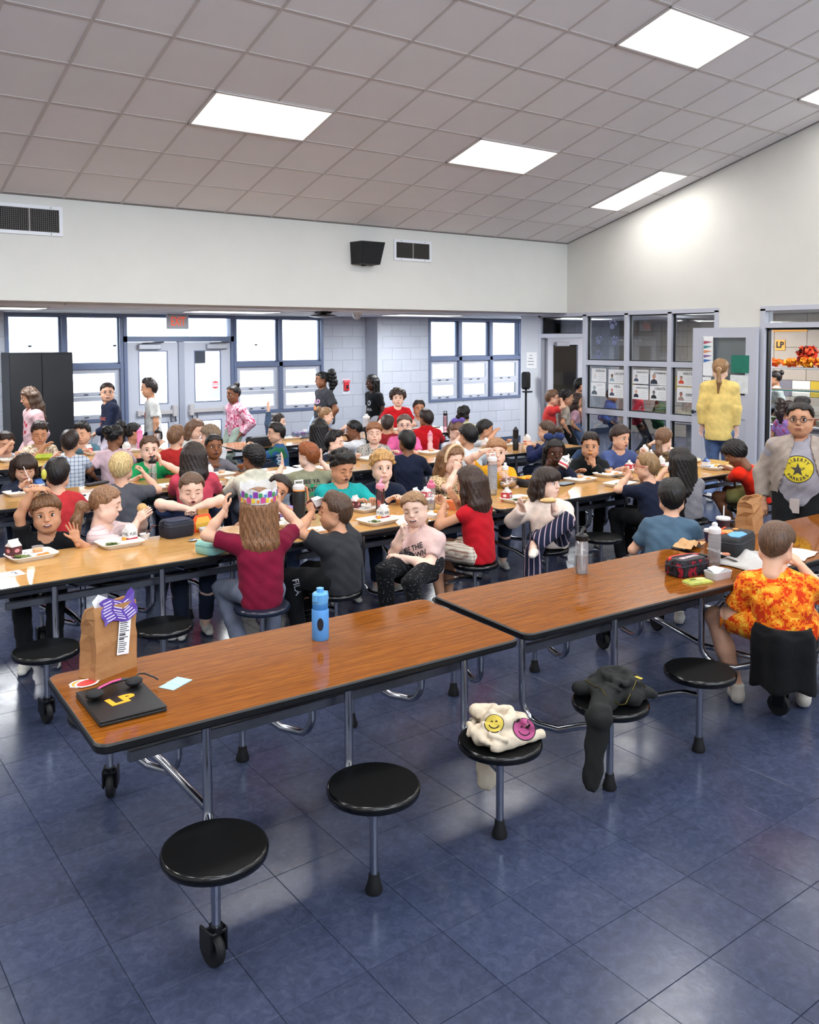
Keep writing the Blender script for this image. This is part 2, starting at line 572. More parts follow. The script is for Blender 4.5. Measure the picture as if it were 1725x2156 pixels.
# -- annex beyond the header
mb = MB().box((-5, YH + 0.2, ZA), (15.2, 13.2, ZA + 0.12))
acl = struct('ceiling', mb, P('annex_ceiling', 'd8dbe2', 0.8, noise=0.02))
mb = MB()
m_agrid = P('annex_grid', 'eceef2', 0.5)
for k in range(-5, 16):
    mb.box((k * 1.22 - 0.012 + 0.3, YH + 0.2, ZA - 0.004), (k * 1.22 + 0.012 + 0.3, 12.8, ZA + 0.01))
for y in (10.6, 11.21, 11.82, 12.43):
    mb.box((-5, y - 0.012, ZA - 0.004), (13, y + 0.012, ZA + 0.01))
obj('grid_bar', mb, m_agrid, acl)['kind'] = 'stuff'
for n, x in enumerate((2.2, 5.3, 8.6, 11.6)):
    t = thing('ceiling_light', ['low annex ceiling light strip over the black cabinet', 'low annex ceiling light strip in front of the double doors', 'low annex ceiling light strip before the three part window', 'low annex ceiling light strip beyond the pier'][n], 'ceiling light', (x, 11.2, ZA - 0.004), group='annex ceiling lights')
    obj('lamp_frame', MB().box((-0.62, -0.31, -0.006), (0.62, 0.31, 0.0)), m_lampframe, t)
    obj('diffuser', MB().box((-0.59, -0.28, -0.010), (0.59, 0.28, -0.0055)), m_diff, t)
    ld = bpy.data.lights.new('lamp_light', 'AREA'); ld.shape = 'RECTANGLE'; ld.size = 1.1; ld.size_y = 0.5; ld.energy = 55; ld.color = (0.95, 0.98, 1)
    lo = bpy.data.objects.new('lamp_light', ld); COL.objects.link(lo); lo.parent = t; lo.location = (0, 0, -0.02)


def block_wall(name, y, x0, x1, holes, depth=0.2):
    """painted concrete block wall facing -y with recessed joints"""
    back = MB()
    xs = sorted({x0, x1, *[h[0] for h in holes], *[h[1] for h in holes]})
    zs = sorted({0, ZA, *[h[2] for h in holes], *[h[3] for h in holes]})

    def inside(x, z):
        return any(h[0] < x < h[1] and h[2] < z < h[3] for h in holes)
    for a, b in zip(xs, xs[1:]):
        for c, d in zip(zs, zs[1:]):
            if not inside((a + b) / 2, (c + d) / 2):
                back.box((a, y + 0.004, c), (b, y + depth, d))
    w = struct(name, back, m_mortar)
    bw, bh = 0.4064, 0.2032
    for r in range(12):
        z0, z1 = r * bh, min((r + 1) * bh, ZA)
        x = x0 - (bw / 2 if r % 2 else 0) - 0.1
        while x < x1:
            a, b = max(x, x0), min(x + bw, x1)
            segs = [(a, b, z0, z1)]
            for h in holes:
                ns = []
                for (p, q, c, d) in segs:
                    if h[0] >= q or h[1] <= p or h[2] >= d or h[3] <= c:
                        ns.append((p, q, c, d)); continue
                    if p < h[0]:
                        ns.append((p, h[0], c, d))
                    if q > h[1]:
                        ns.append((h[1], q, c, d))
                    p2, q2 = max(p, h[0]), min(q, h[1])
                    if c < h[2]:
                        ns.append((p2, q2, c, h[2]))
                    if d > h[3]:
                        ns.append((p2, q2, h[3], d))
                segs = ns
            for p, q, c, d in segs:
                if q - p > 0.02 and d - c > 0.02 and p > 1.5:
                    j = random.uniform(-0.0006, 0.0006)
                    obj('concrete_block', MB().box((p + 0.004, y + j, c + 0.004), (q - 0.004, y + 0.006, d - 0.004), 0, 0.0025), m_block, w)
            x += bw
    return w


H1, HD, H2, H3 = (2.72, 4.33, 0.80, ZA), (4.33, 6.07, 0.0, ZA), (6.07, 7.72, 0.80, ZA), (9.70, 11.99, 0.85, 2.355)
block_wall('wall_annex_left', YL, -5, XJ, [H1, HD, H2])
block_wall('wall_annex_right', YB, XJ, 15.0, [H3])
struct('wall_jog', MB().box((XJ - 0.003, YB, 0), (XJ + 0.1, YL + 0.1, ZA)), m_block)
struct('baseboard_left', MB().box((-5, YL - 0.012, 0), (4.3, YL, 0.1)).box((6.1, YL - 0.012, 0), (XJ, YL, 0.1)), m_base)
struct('baseboard_right', MB().box((XJ - 0.012, YB - 0.012, 0), (15, YB, 0.1)), m_base)


def bars(mb, x0, x1, z0, z1, w, y0, y1, mi=0):
    """a rectangular frame of bars around an opening"""
    mb.box((x0, y0, z0), (x0 + w, y1, z1), mi); mb.box((x1 - w, y0, z0), (x1, y1, z1), mi)
    mb.box((x0 + w, y0, z0), (x1 - w, y1, z0 + w), mi); mb.box((x0 + w, y0, z1 - w), (x1 - w, y1, z1), mi)


def window(name, y, x0, x1, z0, z1, zm, cols):
    fr = MB(); d0, d1 = y - 0.015, y + 0.13
    bars(fr, x0, x1, z0, z1, 0.045, d0, d1)
    xs = [x0] + cols + [x1]
    for c in cols:
        fr.box((c - 0.032, d0, z0 + 0.04), (c + 0.032, d1, z1 - 0.04))
    fr.box((x0 + 0.04, d0, zm - 0.035), (x1 - 0.04, d1, zm + 0.035))
    w = struct(name, fr, m_dark_frame)
    for a, b in zip(xs, xs[1:]):
        a += 0.04; b -= 0.035
        ins = MB(); bars(ins, a, b, zm + 0.035, z1 - 0.04, 0.022, y + 0.05, y + 0.09)
        obj('glazing_bead', ins, m_dark_frame, w)
        obj('window_pane', MB().box((a + 0.02, y + 0.066, zm + 0.05), (b - 0.02, y + 0.072, z1 - 0.06)), m_glass, w)
        zc = z0 + (zm - 0.035 - z0 - 0.04) * 0.45 + 0.04
        for lo_, hi_ in ((z0 + 0.042, zc), (zc + 0.004, zm - 0.037)):
            sh = MB(); bars(sh, a + 0.012, b - 0.012, lo_, hi_, 0.062, y + 0.03, y + 0.08)
            s_ = obj('hopper_sash', sh, m_light_frame, w)
            obj('window_pane', MB().box((a + 0.07, y + 0.052, lo_ + 0.055), (b - 0.07, y + 0.058, hi_ - 0.055)), m_glass, s_)
            for q in (0.34, 0.62):
                xx = a + (b - a) * q
                obj('latch', MB().box((xx - 0.03, y + 0.012, lo_ + 0.025), (xx + 0.03, y + 0.03, lo_ + 0.036), 0, 0.004), m_black_plastic, s_)
    return w


window('window_1', YL, H1[0], H1[1] - 0.01, H1[2], ZA - 0.005, 1.60, [3.49])
window('window_2', YL, H2[0] + 0.01, H2[1], H2[2], ZA - 0.005, 1.585, [6.91])
window('window_3', YB, H3[0], H3[1], H3[2], H3[3], 1.625, [10.44, 11.20])

# double exit doors with transom
mb = MB(); d0, d1 = YL - 0.02, YL + 0.13
bars(mb, HD[0], HD[1], -0.02, ZA - 0.005, 0.05, d0, d1)
mb.box((HD[0], d0, 1.955), (HD[1], d1, 2.035))
wdr = struct('door_1', mb, m_dark_frame)
obj('transom_pane', MB().box((HD[0] + 0.05, YL + 0.06, 2.035), (HD[1] - 0.05, YL + 0.066, ZA - 0.05)), m_glass, wdr)
xm = 5.205
obj('center_post', MB().box((xm - 0.045, YL - 0.02, 0), (xm + 0.045, YL + 0.08, 1.955), 0, 0.004), P('grey_post', '9aa0ae', 0.45, 0.2), wdr)
for n, (a, b) in enumerate(((HD[0] + 0.055, xm - 0.05), (xm + 0.05, HD[1] - 0.055))):
    lf = MB(); y0, y1 = YL + 0.0, YL + 0.045
    g1 = (a + 0.16, b - 0.16, 1.02, 1.82); g2 = (a + 0.16, b - 0.16, 0.12, 0.74)
    for (p, q) in ((a, a + 0.16), (b - 0.16, b)):
        lf.box((p, y0, 0.01), (q, y1, 1.95))
    for (c, d) in ((0.01, 0.12), (0.74, 1.02), (1.82, 1.95)):
        lf.box((a + 0.16, y0, c), (b - 0.16, y1, d))
    leaf = obj('door_leaf', lf, m_light_frame, wdr)
    for g in (g1, g2):
        gb = MB(); bars(gb, g[0], g[1], g[2], g[3], 0.014, y0 - 0.004, y0 + 0.02)
        obj('glazing_bead', gb, m_dark_frame, leaf)
        obj('door_pane', MB().box((g[0], YL + 0.02, g[2]), (g[1], YL + 0.026, g[3])), m_glass, leaf)
    inner = b if n == 0 else a; sg = -1 if n == 0 else 1
    bar = MB().box((min(inner + sg * 0.04, inner + sg * 0.62), YL - 0.06, 0.86), (max(inner + sg * 0.04, inner + sg * 0.62), YL - 0.02, 0.93), 0, 0.01)
    bar.box((inner + sg * 0.05, YL - 0.08, 0.82), (inner + sg * 0.12, YL, 1.0), 0, 0.01)
    bar.box((inner + sg * 0.60, YL - 0.06, 0.85), (inner + sg * 0.65, YL, 0.94), 0, 0.006)
    obj('push_bar', bar, P('push_bar_metal', 'c9c6c6', 0.35, 0.4), leaf)
    hd = MB().tube([(inner + sg * 0.085, YL - 0.07, 0.83), (inner + sg * 0.085, YL - 0.10, 0.76), (inner + sg * 0.16, YL - 0.10, 0.75), (inner + sg * 0.16, YL - 0.07, 0.85)], 0.012, 8)
    obj('lever_handle', hd, P('dark_steel', '3b3d44', 0.35, 0.7), leaf)
    cx_ = a + 0.32 if n == 0 else b - 0.24
    cl = MB().box((cx_ - 0.17, YL - 0.07, 1.84), (cx_ + 0.17, YL, 1.92), 0, 0.01)
    obj('door_closer', cl, P('closer_grey', 'b4b7c0', 0.4, 0.3), leaf)
    ar = MB().tube([(cx_ - 0.12, YL - 0.05, 1.93), (cx_ + 0.05, YL - 0.10, 1.945), (cx_ + 0.22, YL - 0.03, 1.95)], 0.011, 6)
    obj('closer_arm', ar, P('closer_arm_metal', '6c6f7a', 0.4, 0.6), leaf)
# notice with round red sign on the right door leaf and dark note above it
t = tag(obj('notice', MB().box((5.66, YL + 0.005, 1.08), (5.86, YL + 0.012, 1.36)), P('notice_sheet', 'dfe4ea', 0.8)), 'pale sheet with a round red stop mark on the right exit door', 'notice')
mb = MB()
mb.prism([(5.76 + 0.058 * cos(a), 1.28 + 0.058 * sin(a)) for a in [radians(x) for x in range(28, 153, 12)]], YL + 0.002, YL + 0.005, axis='y')
mb.prism([(5.76 + 0.058 * cos(a), 1.28 + 0.058 * sin(a)) for a in [radians(x) for x in range(208, 333, 12)]], YL + 0.002, YL + 0.005, axis='y')
obj('red_mark', mb, P('red_mark', 'e2575a', 0.7), t)
lettering('lettering', 'STOP', 0.036, P('red_mark', 'e2575a'), frame_mat((5.76, YL + 0.004, 1.28), (1, 0, 0), (0, 0, 1)), t, wide=1.3)
tag(obj('dark_note', MB().box((5.42, YL + 0.005, 1.62), (5.60, YL + 0.012, 1.82)), P('dark_note', '39404c', 0.7)), 'dark square sheet taped at the top corner of the right exit door', 'notice')

# exit sign
ex = ony(375, 674, YL - 0.25)
t = thing('exit_sign', 'grey exit sign with red letters hanging above the double doors', 'exit sign', (ex[0], ex[1], 0))
obj('sign_box', MB().box((-0.165, 0, 2.145), (0.165, 0.05, 2.36), 0, 0.008), P('sign_grey', 'b3b6bd', 0.5), t)
lettering('sign_letters', 'EXIT', 0.185, P('exit_red', 'f4623f', 0.5, emit='ff5a30', es=0.4), frame_mat((0, -0.003, 2.25), (1, 0, 0), (0, 0, 1)), t, ext=0.003, bold=0.001, wide=0.6)

# -- outdoors: courtyard, pale building, canopy post
og = MB().box((-20, 13.05, -0.25), (40, 45, -0.12))
tag(obj('courtyard', og, P('concrete_paving', 'd3d2cc', 0.9, noise=0.06, nscale=2)), 'sunlit pale concrete courtyard outside the windows', 'courtyard')
bl = thing('building', 'pale brick school wing across the courtyard seen through the exit doors', 'building', (0, 0, -0.12))
obj('facade', MB().box((-14, 21, 0), (11, 21.4, 5.2)), P('pale_brick', 'd9d4cc', 0.9, noise=0.05, nscale=14), bl)
for x in (1.5, 4.3, 6.2, 8.1, 9.9):
    f = MB(); bars(f, x, x + 1.3, 1.9, 3.4, 0.09, 20.93, 21.0); f.box((x + 0.62, 20.93, 1.95), (x + 0.70, 21.0, 3.35))
    w_ = obj('window', f, P('far_frame', 'c5ccd8', 0.6), bl)
    obj('pane', MB().box((x + 0.08, 20.96, 1.95), (x + 1.22, 20.98, 3.35)), P('far_pane', '9fb2c6', 0.2), w_)
obj('ledge', MB().box((-14, 20.9, 1.15), (11, 21, 1.5)), P('pale_ledge', 'efeeea', 0.9), bl)
for n, (x, y) in enumerate(((8.9, 17.2), (16.6, 17.4), (20.5, 19.0))):
    tag(obj('canopy_post', MB().box((x - 0.12, y - 0.12, -0.12), (x + 0.12, y + 0.12, 3.4), 0, 0.01), P('post_white', 'e3e4e6', 0.8)), ['white post outside behind the right exit door', 'white post outside behind the three part window', 'farthest white post outside the three part window'][n], 'post')
w2 = thing('building', 'second pale building wing behind the three part window', 'building', (0, 0, -0.12))
obj('facade', MB().box((13.5, 24, 0), (34, 24.4, 5)), P('pale_brick', 'd9d4cc', 0.9), w2)
obj('ledge', MB().box((13.5, 23.85, 1.0), (34, 24, 1.3)), P('pale_ledge', 'efeeea', 0.9), w2)
for x in (16, 19, 22):
    obj('window', MB().box((x, 23.95, 1.7), (x + 1.4, 24.0, 3.2)), P('far_pane', '9fb2c6', 0.2), w2)

# daylight portals in the window openings
PORT = [(-4.9, XR - 0.05, CL0 + 0.06, CL1 - 0.06, -4.14)]
for x0, x1, z0, z1, y in PORT + [(2.76, 4.3, 0.84, 2.33, YL + 0.14), (4.4, 6.0, 0.1, 2.33, YL + 0.14), (6.1, 7.68, 0.84, 2.33, YL + 0.14), (9.74, 11.95, 0.9, 2.32, YB + 0.14)]:
    ld = bpy.data.lights.new('daylight_portal', 'AREA'); ld.shape = 'RECTANGLE'; ld.size = x1 - x0; ld.size_y = z1 - z0; ld.cycles.is_portal = True
    lo = bpy.data.objects.new('daylight_portal', ld); COL.objects.link(lo)
    lo.location = ((x0 + x1) / 2, y, (z0 + z1) / 2); lo.rotation_euler = (-pi / 2 if y > 0 else pi / 2, 0, 0)
# ================================================================ glazed wall and serving room
def xbars(mb, y0, y1, z0, z1, w, x0, x1):
    mb.box((x0, y0, z0), (x1, y0 + w, z1)); mb.box((x0, y1 - w, z0), (x1, y1, z1))
    mb.box((x0, y0 + w, z0), (x1, y1 - w, z0 + w)); mb.box((x0, y0 + w, z1 - w), (x1, y1 - w, z1))


X0, X1 = XR - 0.01, XR + 0.10
fr = MB()
for y0, y1 in ((ys0, ys0 + 0.06), (7.79, 7.86), (8.565, 8.635), (9.385, 9.46), (ys1 - 0.06, ys1)):
    fr.box((X0, y0, 0), (X1, y1, 2.36))
fr.box((X0, ys0, 2.335), (X1, ys1, 2.395))
for z0, z1 in ((0, 0.12), (0.815, 0.90), (1.575, 1.65)):
    for y0, y1 in ((ys0 + 0.06, 7.79), (7.86, 8.565), (8.635, 9.385)):
        fr.box((X0, y0, z0), (X1, y1, z1))
fr.box((X0, 9.46, 2.0), (X1, ys1 - 0.06, 2.065))
w4 = struct('window_4', fr, m_store_frame)
for y0, y1 in ((ys0 + 0.06, 7.79), (7.86, 8.565), (8.635, 9.385)):
    for z0, z1 in ((0.12, 0.815), (0.90, 1.575), (1.65, 2.335)):
        g = MB(); xbars(g, y0, y1, z0, z1, 0.014, XR + 0.035, XR + 0.075)
        obj('gasket', g, m_black, w4)
        obj('window_pane', MB().box((XR + 0.05, y0 + 0.01, z0 + 0.01), (XR + 0.056, y1 - 0.01, z1 - 0.01)), m_store_glass, w4)
g = MB(); xbars(g, 9.46, ys1 - 0.06, 2.065, 2.335, 0.012, XR + 0.035, XR + 0.075); obj('gasket', g, m_black, w4)
obj('window_pane', MB().box((XR + 0.05, 9.47, 2.075), (XR + 0.056, ys1 - 0.07, 2.325)), m_store_glass, w4)


def glazed_leaf(name, M, wd, ht, zs, stile=0.11):
    """door leaf in local x (width) and z, with a glass light and optional lower panel"""
    mb = MB(); T = 0.045
    (g0, g1) = zs
    mb.box((0, 0, 0.01), (stile, T, ht)); mb.box((wd - stile, 0, 0.01), (wd, T, ht))
    mb.box((stile, 0, 0.01), (wd - stile, T, 0.14)); mb.box((stile, 0, ht - stile * 0.8), (wd - stile, T, ht))
    mb.box((stile, 0, g0 - 0.3), (wd - stile, T, g0)); mb.box((stile, 0.014, 0.14), (wd - stile, T - 0.014, g0 - 0.3))
    o = struct(name, mb, m_store_frame); o.matrix_world = M
    bd = MB(); bars(bd, stile, wd - stile, g0, ht - stile * 0.8, 0.012, -0.004, T + 0.004)
    obj('glazing_bead', bd, m_store_frame, o)
    obj('door_pane', MB().box((stile, 0.018, g0), (wd - stile, 0.024, ht - stile * 0.8)), m_store_glass, o)
    return o


# inner door, swung open into the serving room on its far jamb
d2 = glazed_leaf('door_2', Matrix.Translation((XR + 0.09, ys1 - 0.125, 0)) @ Matrix.Rotation(radians(2), 4, 'Z'), 0.88, 1.99, (0.92, 1.9), 0.12)
obj('door_closer', MB().box((0.16, -0.06, 1.86), (0.48, 0.0, 1.93), 0, 0.008), P('closer_grey', 'b4b7c0', 0.4, 0.3), d2)
jb = MB().box((XR - 0.01, ys1 - 0.075, 0), (XR + 0.1, ys1 - 0.06, 2.0)); obj('jamb_strip', jb, P('jamb_grey', '8f929a', 0.5, 0.3), w4)
# right door, folded back against the wall
d3 = glazed_leaf('door_3', Matrix.Translation((XR - 0.085, 7.38, 0)) @ Matrix.Rotation(radians(-90), 4, 'Z'), 0.97, 2.125, (1.22, 2.0), 0.15)
obj('door_knob', MB().tube([(0.06, 0.0, 0.98), (0.06, -0.05, 0.98)], 0.012, 8).ell((0.06, -0.06, 0.98), (0.028, 0.02, 0.028)), P('dark_steel', '3b3d44', 0.35, 0.7), d3)
fr = MB()
fr.box((XR - 0.012, yd1 - 0.07, 0), (XR + 0.165, yd1, 2.36)); fr.box((XR - 0.012, yd0, 0), (XR + 0.165, yd0 + 0.07, 2.36))
fr.box((XR - 0.012, yd0, 2.335), (XR + 0.165, yd1, 2.395)); fr.box((XR - 0.012, yd0 + 0.07, 2.115), (XR + 0.165, yd1 - 0.07, 2.18))
dfr = struct('door_4', fr, m_store_frame)
obj('gasket', MB().box((XR + 0.03, yd1 - 0.095, 0), (XR + 0.10, yd1 - 0.07, 2.115)).box((XR + 0.03, yd0 + 0.07, 2.09), (XR + 0.10, yd1 - 0.07, 2.115)), m_black, dfr)
obj('window_pane', MB().box((XR + 0.05, yd0 + 0.08, 2.185), (XR + 0.056, yd1 - 0.08, 2.33)), m_store_glass, dfr)

# serving room shell
m_tan = P('tan_wall_tile', 'a5998c', 0.45, noise=0.03, nscale=6, vary=0.05)
XK = 14.9
kw = struct('wall_kitchen', MB().box((XK, 3, 0), (XK + 0.15, 13.2, 2.5)), P('tile_grout', '8d8478', 0.9))
band = [P('mustard_tile', 'b89b2e', 0.4, vary=0.04), P('cream_tile', 'd9d3c8', 0.4), P('grey_tile', '76727a', 0.4), P('mustard_tile', 'b89b2e', 0.4)]
zrow = [0.0, 0.30, 0.62, 0.94, 1.23, 1.52, 1.82, 2.13, 2.42]
_k = 0
for r in range(len(zrow) - 1):
    y = 6.4
    while y < 13.1:
        if r == 3:
            w_ = (0.34, 0.34, 0.42, 0.34)[_k % 4]; mt_ = band[_k % 4]; _k += 1
        else:
            w_ = 0.62; mt_ = m_tan
        obj('wall_tile', MB().box((XK - 0.012, y + 0.004, zrow[r] + 0.004), (XK, y + w_ - 0.004, zrow[r + 1] - 0.004), 0, 0.003), mt_, kw)
        y += w_
struct('wall_kitchen_end', MB().box((XR + 0.16, 2.85, 0), (XK, 3, 2.5)), m_wall)
kc = struct('ceiling', MB().box((XR + 0.16, 3, 2.43), (XK + 0.1, YH + 0.2, 2.52)), P('kitchen_ceiling', 'b8bac0', 0.7))
m_kl = P('kitchen_diffuser', 'ffffff', 0.5, emit='fdfcff', es=2.0)
for n, (x, y) in enumerate(((11.6, 5.3), (11.6, 8.2), (13.6, 6.6), (13.6, 9.2))):
    t = thing('ceiling_light', ['serving room ceiling light just inside the right doorway', 'serving room ceiling light over the queue behind the glazed wall', 'serving room ceiling light over the counter', 'serving room ceiling light beyond the counter end'][n], 'ceiling light', (x, y, 2.428), group='serving room lights')
    obj('lamp_frame', MB().box((-0.16, -0.62, -0.008), (0.16, 0.62, 0.0)), m_lampframe, t)
    obj('diffuser', MB().box((-0.14, -0.6, -0.012), (0.14, 0.6, -0.007)), m_kl, t)
    ld = bpy.data.lights.new('lamp_light', 'AREA'); ld.shape = 'RECTANGLE'; ld.size = 0.26; ld.size_y = 1.15; ld.energy = 62
    lo = bpy.data.objects.new('lamp_light', ld); COL.objects.link(lo); lo.parent = t; lo.location = (0, 0, -0.02)

# serving counter with sneeze guard and shelf
m_steel = P('brushed_steel', 'a3a5aa', 0.35, 0.8, noise=0.05, nscale=8)
t = thing('serving_counter', 'stainless serving counter with glass sneeze guard and upper shelf seen through the right doorway', 'counter', (12.0, 0, 0))
obj('counter_base', MB().box((0.06, 4.2, 0.1), (0.75, 8.7, 0.68), 0, 0.01), P('counter_grey', '8f8d8f', 0.5), t)
obj('counter_top', MB().box((0.0, 4.1, 0.68), (0.8, 8.8, 0.72), 0, 0.008), m_steel, t)
obj('tray_rail', MB().tube([(-0.08, 4.1, 0.62), (-0.08, 8.8, 0.62)], 0.014, 8), m_steel, t)
obj('tray_rail', MB().tube([(-0.16, 4.1, 0.62), (-0.16, 8.8, 0.62)], 0.014, 8), m_steel, t)
for y in (4.6, 6.2, 7.6, 8.7):
    obj('guard_post', MB().box((0.3, y - 0.02, 0.72), (0.34, y + 0.02, 1.55), 0, 0.004), m_steel, t)
obj('guard_shelf', MB().box((0.12, 4.4, 1.53), (0.52, 8.75, 1.555), 0, 0.004), P('shelf_steel', 'c4c6c8', 0.3, 0.5), t)
obj('guard_glass', MB().box((0.06, 4.4, 1.215), (0.46, 8.75, 1.227)), thin_glass('green_edge_glass', 'd8ece8', 0.2), t)
obj('glass_edge', MB().box((0.052, 4.4, 1.213), (0.06, 8.75, 1.229)), P('glass_edge_green', '3d7a78', 0.2), t)
obj('guard_glass', MB().box((0.02, 4.4, 0.80), (0.028, 8.75, 1.20)), m_store_glass, t)
_cols = ['d9b54a', 'f0e9da', 'c96a3a', '6f8a4a', 'e8e2d6', '8a5a3a', 'e3a23a', 'efe9e4']
for n in range(8):
    y = 6.1 + n * 0.34
    tag(obj('food_pan', MB().loft([[(12.28 + a * s_, y + b * s_, z) for a, b in ((-0.15, -0.14), (0.15, -0.14), (0.15, 0.14), (-0.15, 0.14))] for s_, z in ((0.85, 0.721), (1, 0.80), (0.93, 0.80), (0.85, 0.765))], [0, 0][0]), P('food_' + _cols[n], _cols[n], 0.6, noise=0.25, nscale=60, bump=0.6)), ['food pan of yellow corn on the serving counter, nearest the doorway jamb', 'food pan of white rice on the serving counter', 'food pan of orange pasta on the serving counter', 'food pan of greens on the serving counter', 'food pan of bread rolls on the serving counter', 'food pan of brown meat on the serving counter', 'food pan of golden nuggets on the serving counter', 'food pan of pale mash at the far end of the serving counter'][n], 'food pan', 'food pans on the serving counter')


def leaf_cluster(name, label, cat, y, z, ry, rz, cols, n, seed, x=12.3):
    rg = random.Random(seed); t = thing(name, label, cat, (x, y, z))
    ms = [P('petal_' + c, c, 0.7) for c in cols]
    mb = MB()
    for i in range(n):
        a, b = rg.uniform(0, 2 * pi), rg.uniform(0.1, 1) ** 0.6
        p = Vector((rg.uniform(-0.1, 0.1), ry * b * cos(a), rz * (0.5 + 0.5 * b * sin(a)) + 0.02))
        M = Matrix.Translation(p) @ Matrix.Rotation(rg.uniform(0, 6.3), 4, 'X') @ Matrix.Rotation(rg.uniform(-1, 1), 4, 'Y') @ Matrix.Rotation(rg.uniform(0, 6.3), 4, 'Z')
        s_ = rg.uniform(0.03, 0.055)
        mb.T = M
        mb.add([(0, -s_, 0), (s_ * .8, 0, s_ * .25), (0, s_, 0), (-s_ * .8, 0, s_ * .25), (0, 0, -s_ * .15)], [(0, 1, 4), (1, 2, 4), (2, 3, 4), (3, 0, 4)], rg.randrange(len(ms)))
    mb.T = None
    o = obj('petals', mb, ms, t); o['kind'] = 'stuff'
    return t


leaf_cluster('flower_bunch', 'tall bunch of red orange silk flowers on the serving shelf', 'flowers', 6.82, 1.64, 0.12, 0.2, ['e8431c', 'd92f18', 'f05a22', '4a1c14'], 130, 1)
leaf_cluster('autumn_leaves', 'yellow orange silk leaves heaped under the red flower bunch', 'leaves', 6.80, 1.555, 0.22, 0.12, ['f5a31e', 'f7b733', 'f08a1c', '8a1020'], 130, 2)
leaf_cluster('autumn_leaves', 'small heap of orange silk leaves left of the flower bunch', 'leaves', 7.10, 1.555, 0.10, 0.10, ['f5a31e', 'f08a1c', 'f26a1c'], 50, 3)
leaf_cluster('autumn_leaves', 'red orange silk leaves at the doorway jamb end of the shelf', 'leaves', 7.31, 1.555, 0.06, 0.09, ['f26a1c', 'e8431c', 'f08a1c'], 36, 4)
leaf_cluster('autumn_leaves', 'yellow silk leaves at the right photo edge of the shelf', 'leaves', 6.55, 1.555, 0.12, 0.10, ['f5a31e', 'f7b733', 'c23a1c'], 50, 5)

# signs on the serving room wall
t = tag(obj('wall_sign', MB().box((XK - 0.03, 8.66, 1.765), (XK - 0.014, 8.85, 1.955), 0, 0.003), P('orange_sign', 'e2a24c', 0.7)), 'square orange sign with black LP letters on the serving room wall', 'sign')
lettering('lettering', 'LP', 0.15, m_black, frame_mat((XK - 0.032, 8.755, 1.86), (0, -1, 0), (0, 0, 1)), t, bold=0.007)
t = tag(obj('wall_sign', MB().box((XK - 0.03, 8.25, 2.10), (XK - 0.014, 9.15, 2.22), 0, 0.003), P('orange_sign', 'e2a24c', 0.7)), 'long orange banner sign high on the serving room wall', 'sign')
tag(obj('round_sign', MB().lathe([(0.13, -0.008), (0.13, 0.008)], n=24), P('lemon_yellow', 'd9cf63', 0.7)), 'round yellow paper sign standing behind the serving guard glass', 'sign')
bpy.data.objects['round_sign'].matrix_world = Matrix.Translation((12.05, 7.33, 1.02)) @ Matrix.Rotation(radians(90), 4, 'Y')

# posters taped inside the glazing; words as in the photo
m_print = P('black_print', '2a2b30', 0.8)
m_pgrey = P('pale_print', 'c9cbd0', 0.8)


def bust(mb, y, z, s, mi_skin, mi_coat, mi_hair, x):
    """flat printed portrait: hair, face, shoulders"""
    def disc(cy, cz, ry, rz, n=14):
        return [(cy + ry * cos(2 * pi * i / n), cz + rz * sin(2 * pi * i / n)) for i in range(n)]
    for k, (poly, mi) in enumerate(((disc(y, z + 0.012 * s / 0.1, 0.034 * s / 0.1, 0.04 * s / 0.1), mi_hair), (disc(y, z, 0.027 * s / 0.1, 0.036 * s / 0.1), mi_skin),
                                    ([(y - 0.07 * s / 0.1, z - 0.11 * s / 0.1), (y + 0.07 * s / 0.1, z - 0.11 * s / 0.1), (y + 0.055 * s / 0.1, z - 0.055 * s / 0.1), (y + 0.015 * s / 0.1, z - 0.035 * s / 0.1), (y - 0.015 * s / 0.1, z - 0.035 * s / 0.1), (y - 0.055 * s / 0.1, z - 0.055 * s / 0.1)], mi_coat))):
        mb.prism(poly, x - 0.0004 * (k + 1), x, mi, axis='x')


POST = [('DESIGN', 9.17, 1.42, 'e8cdb8', 'd8d8da', 'd8c8b8', 0.5), ('LAUGH', 8.83, 1.41, '8a6a5c', '9fb4bd', '3a3238', 0.8), ('LEAD', 9.18, 1.20, 'a8b4bc', '5a6470', '8d98a2', 1.0), ('HEAL', 8.83, 1.19, 'c98a86', '4a5068', 'd07a76', 0.8),
        ('PASSIONATE', 8.37, 1.42, 'b9a8a0', '4f5a6c', '8a8488', 0.75), ('DETERMINED', 8.05, 1.415, 'd09a84', '343a48', 'b0a8a4', 1.1), ('INVESTIGATE', 8.37, 1.19, 'd8a890', '2c2c3a', 'd8a890', 0.8), ('CREATE', 8.05, 1.19, '8a8684', '2c2e34', '1c1c20', 0.85),
        ('WRITE', 7.58, 1.42, 'c98f78', 'd8502c', '3a2a26', 0.8), ('DEEP', 7.58, 1.19, 'a8745c', 'a8908a', '5a4a50', 0.9)]
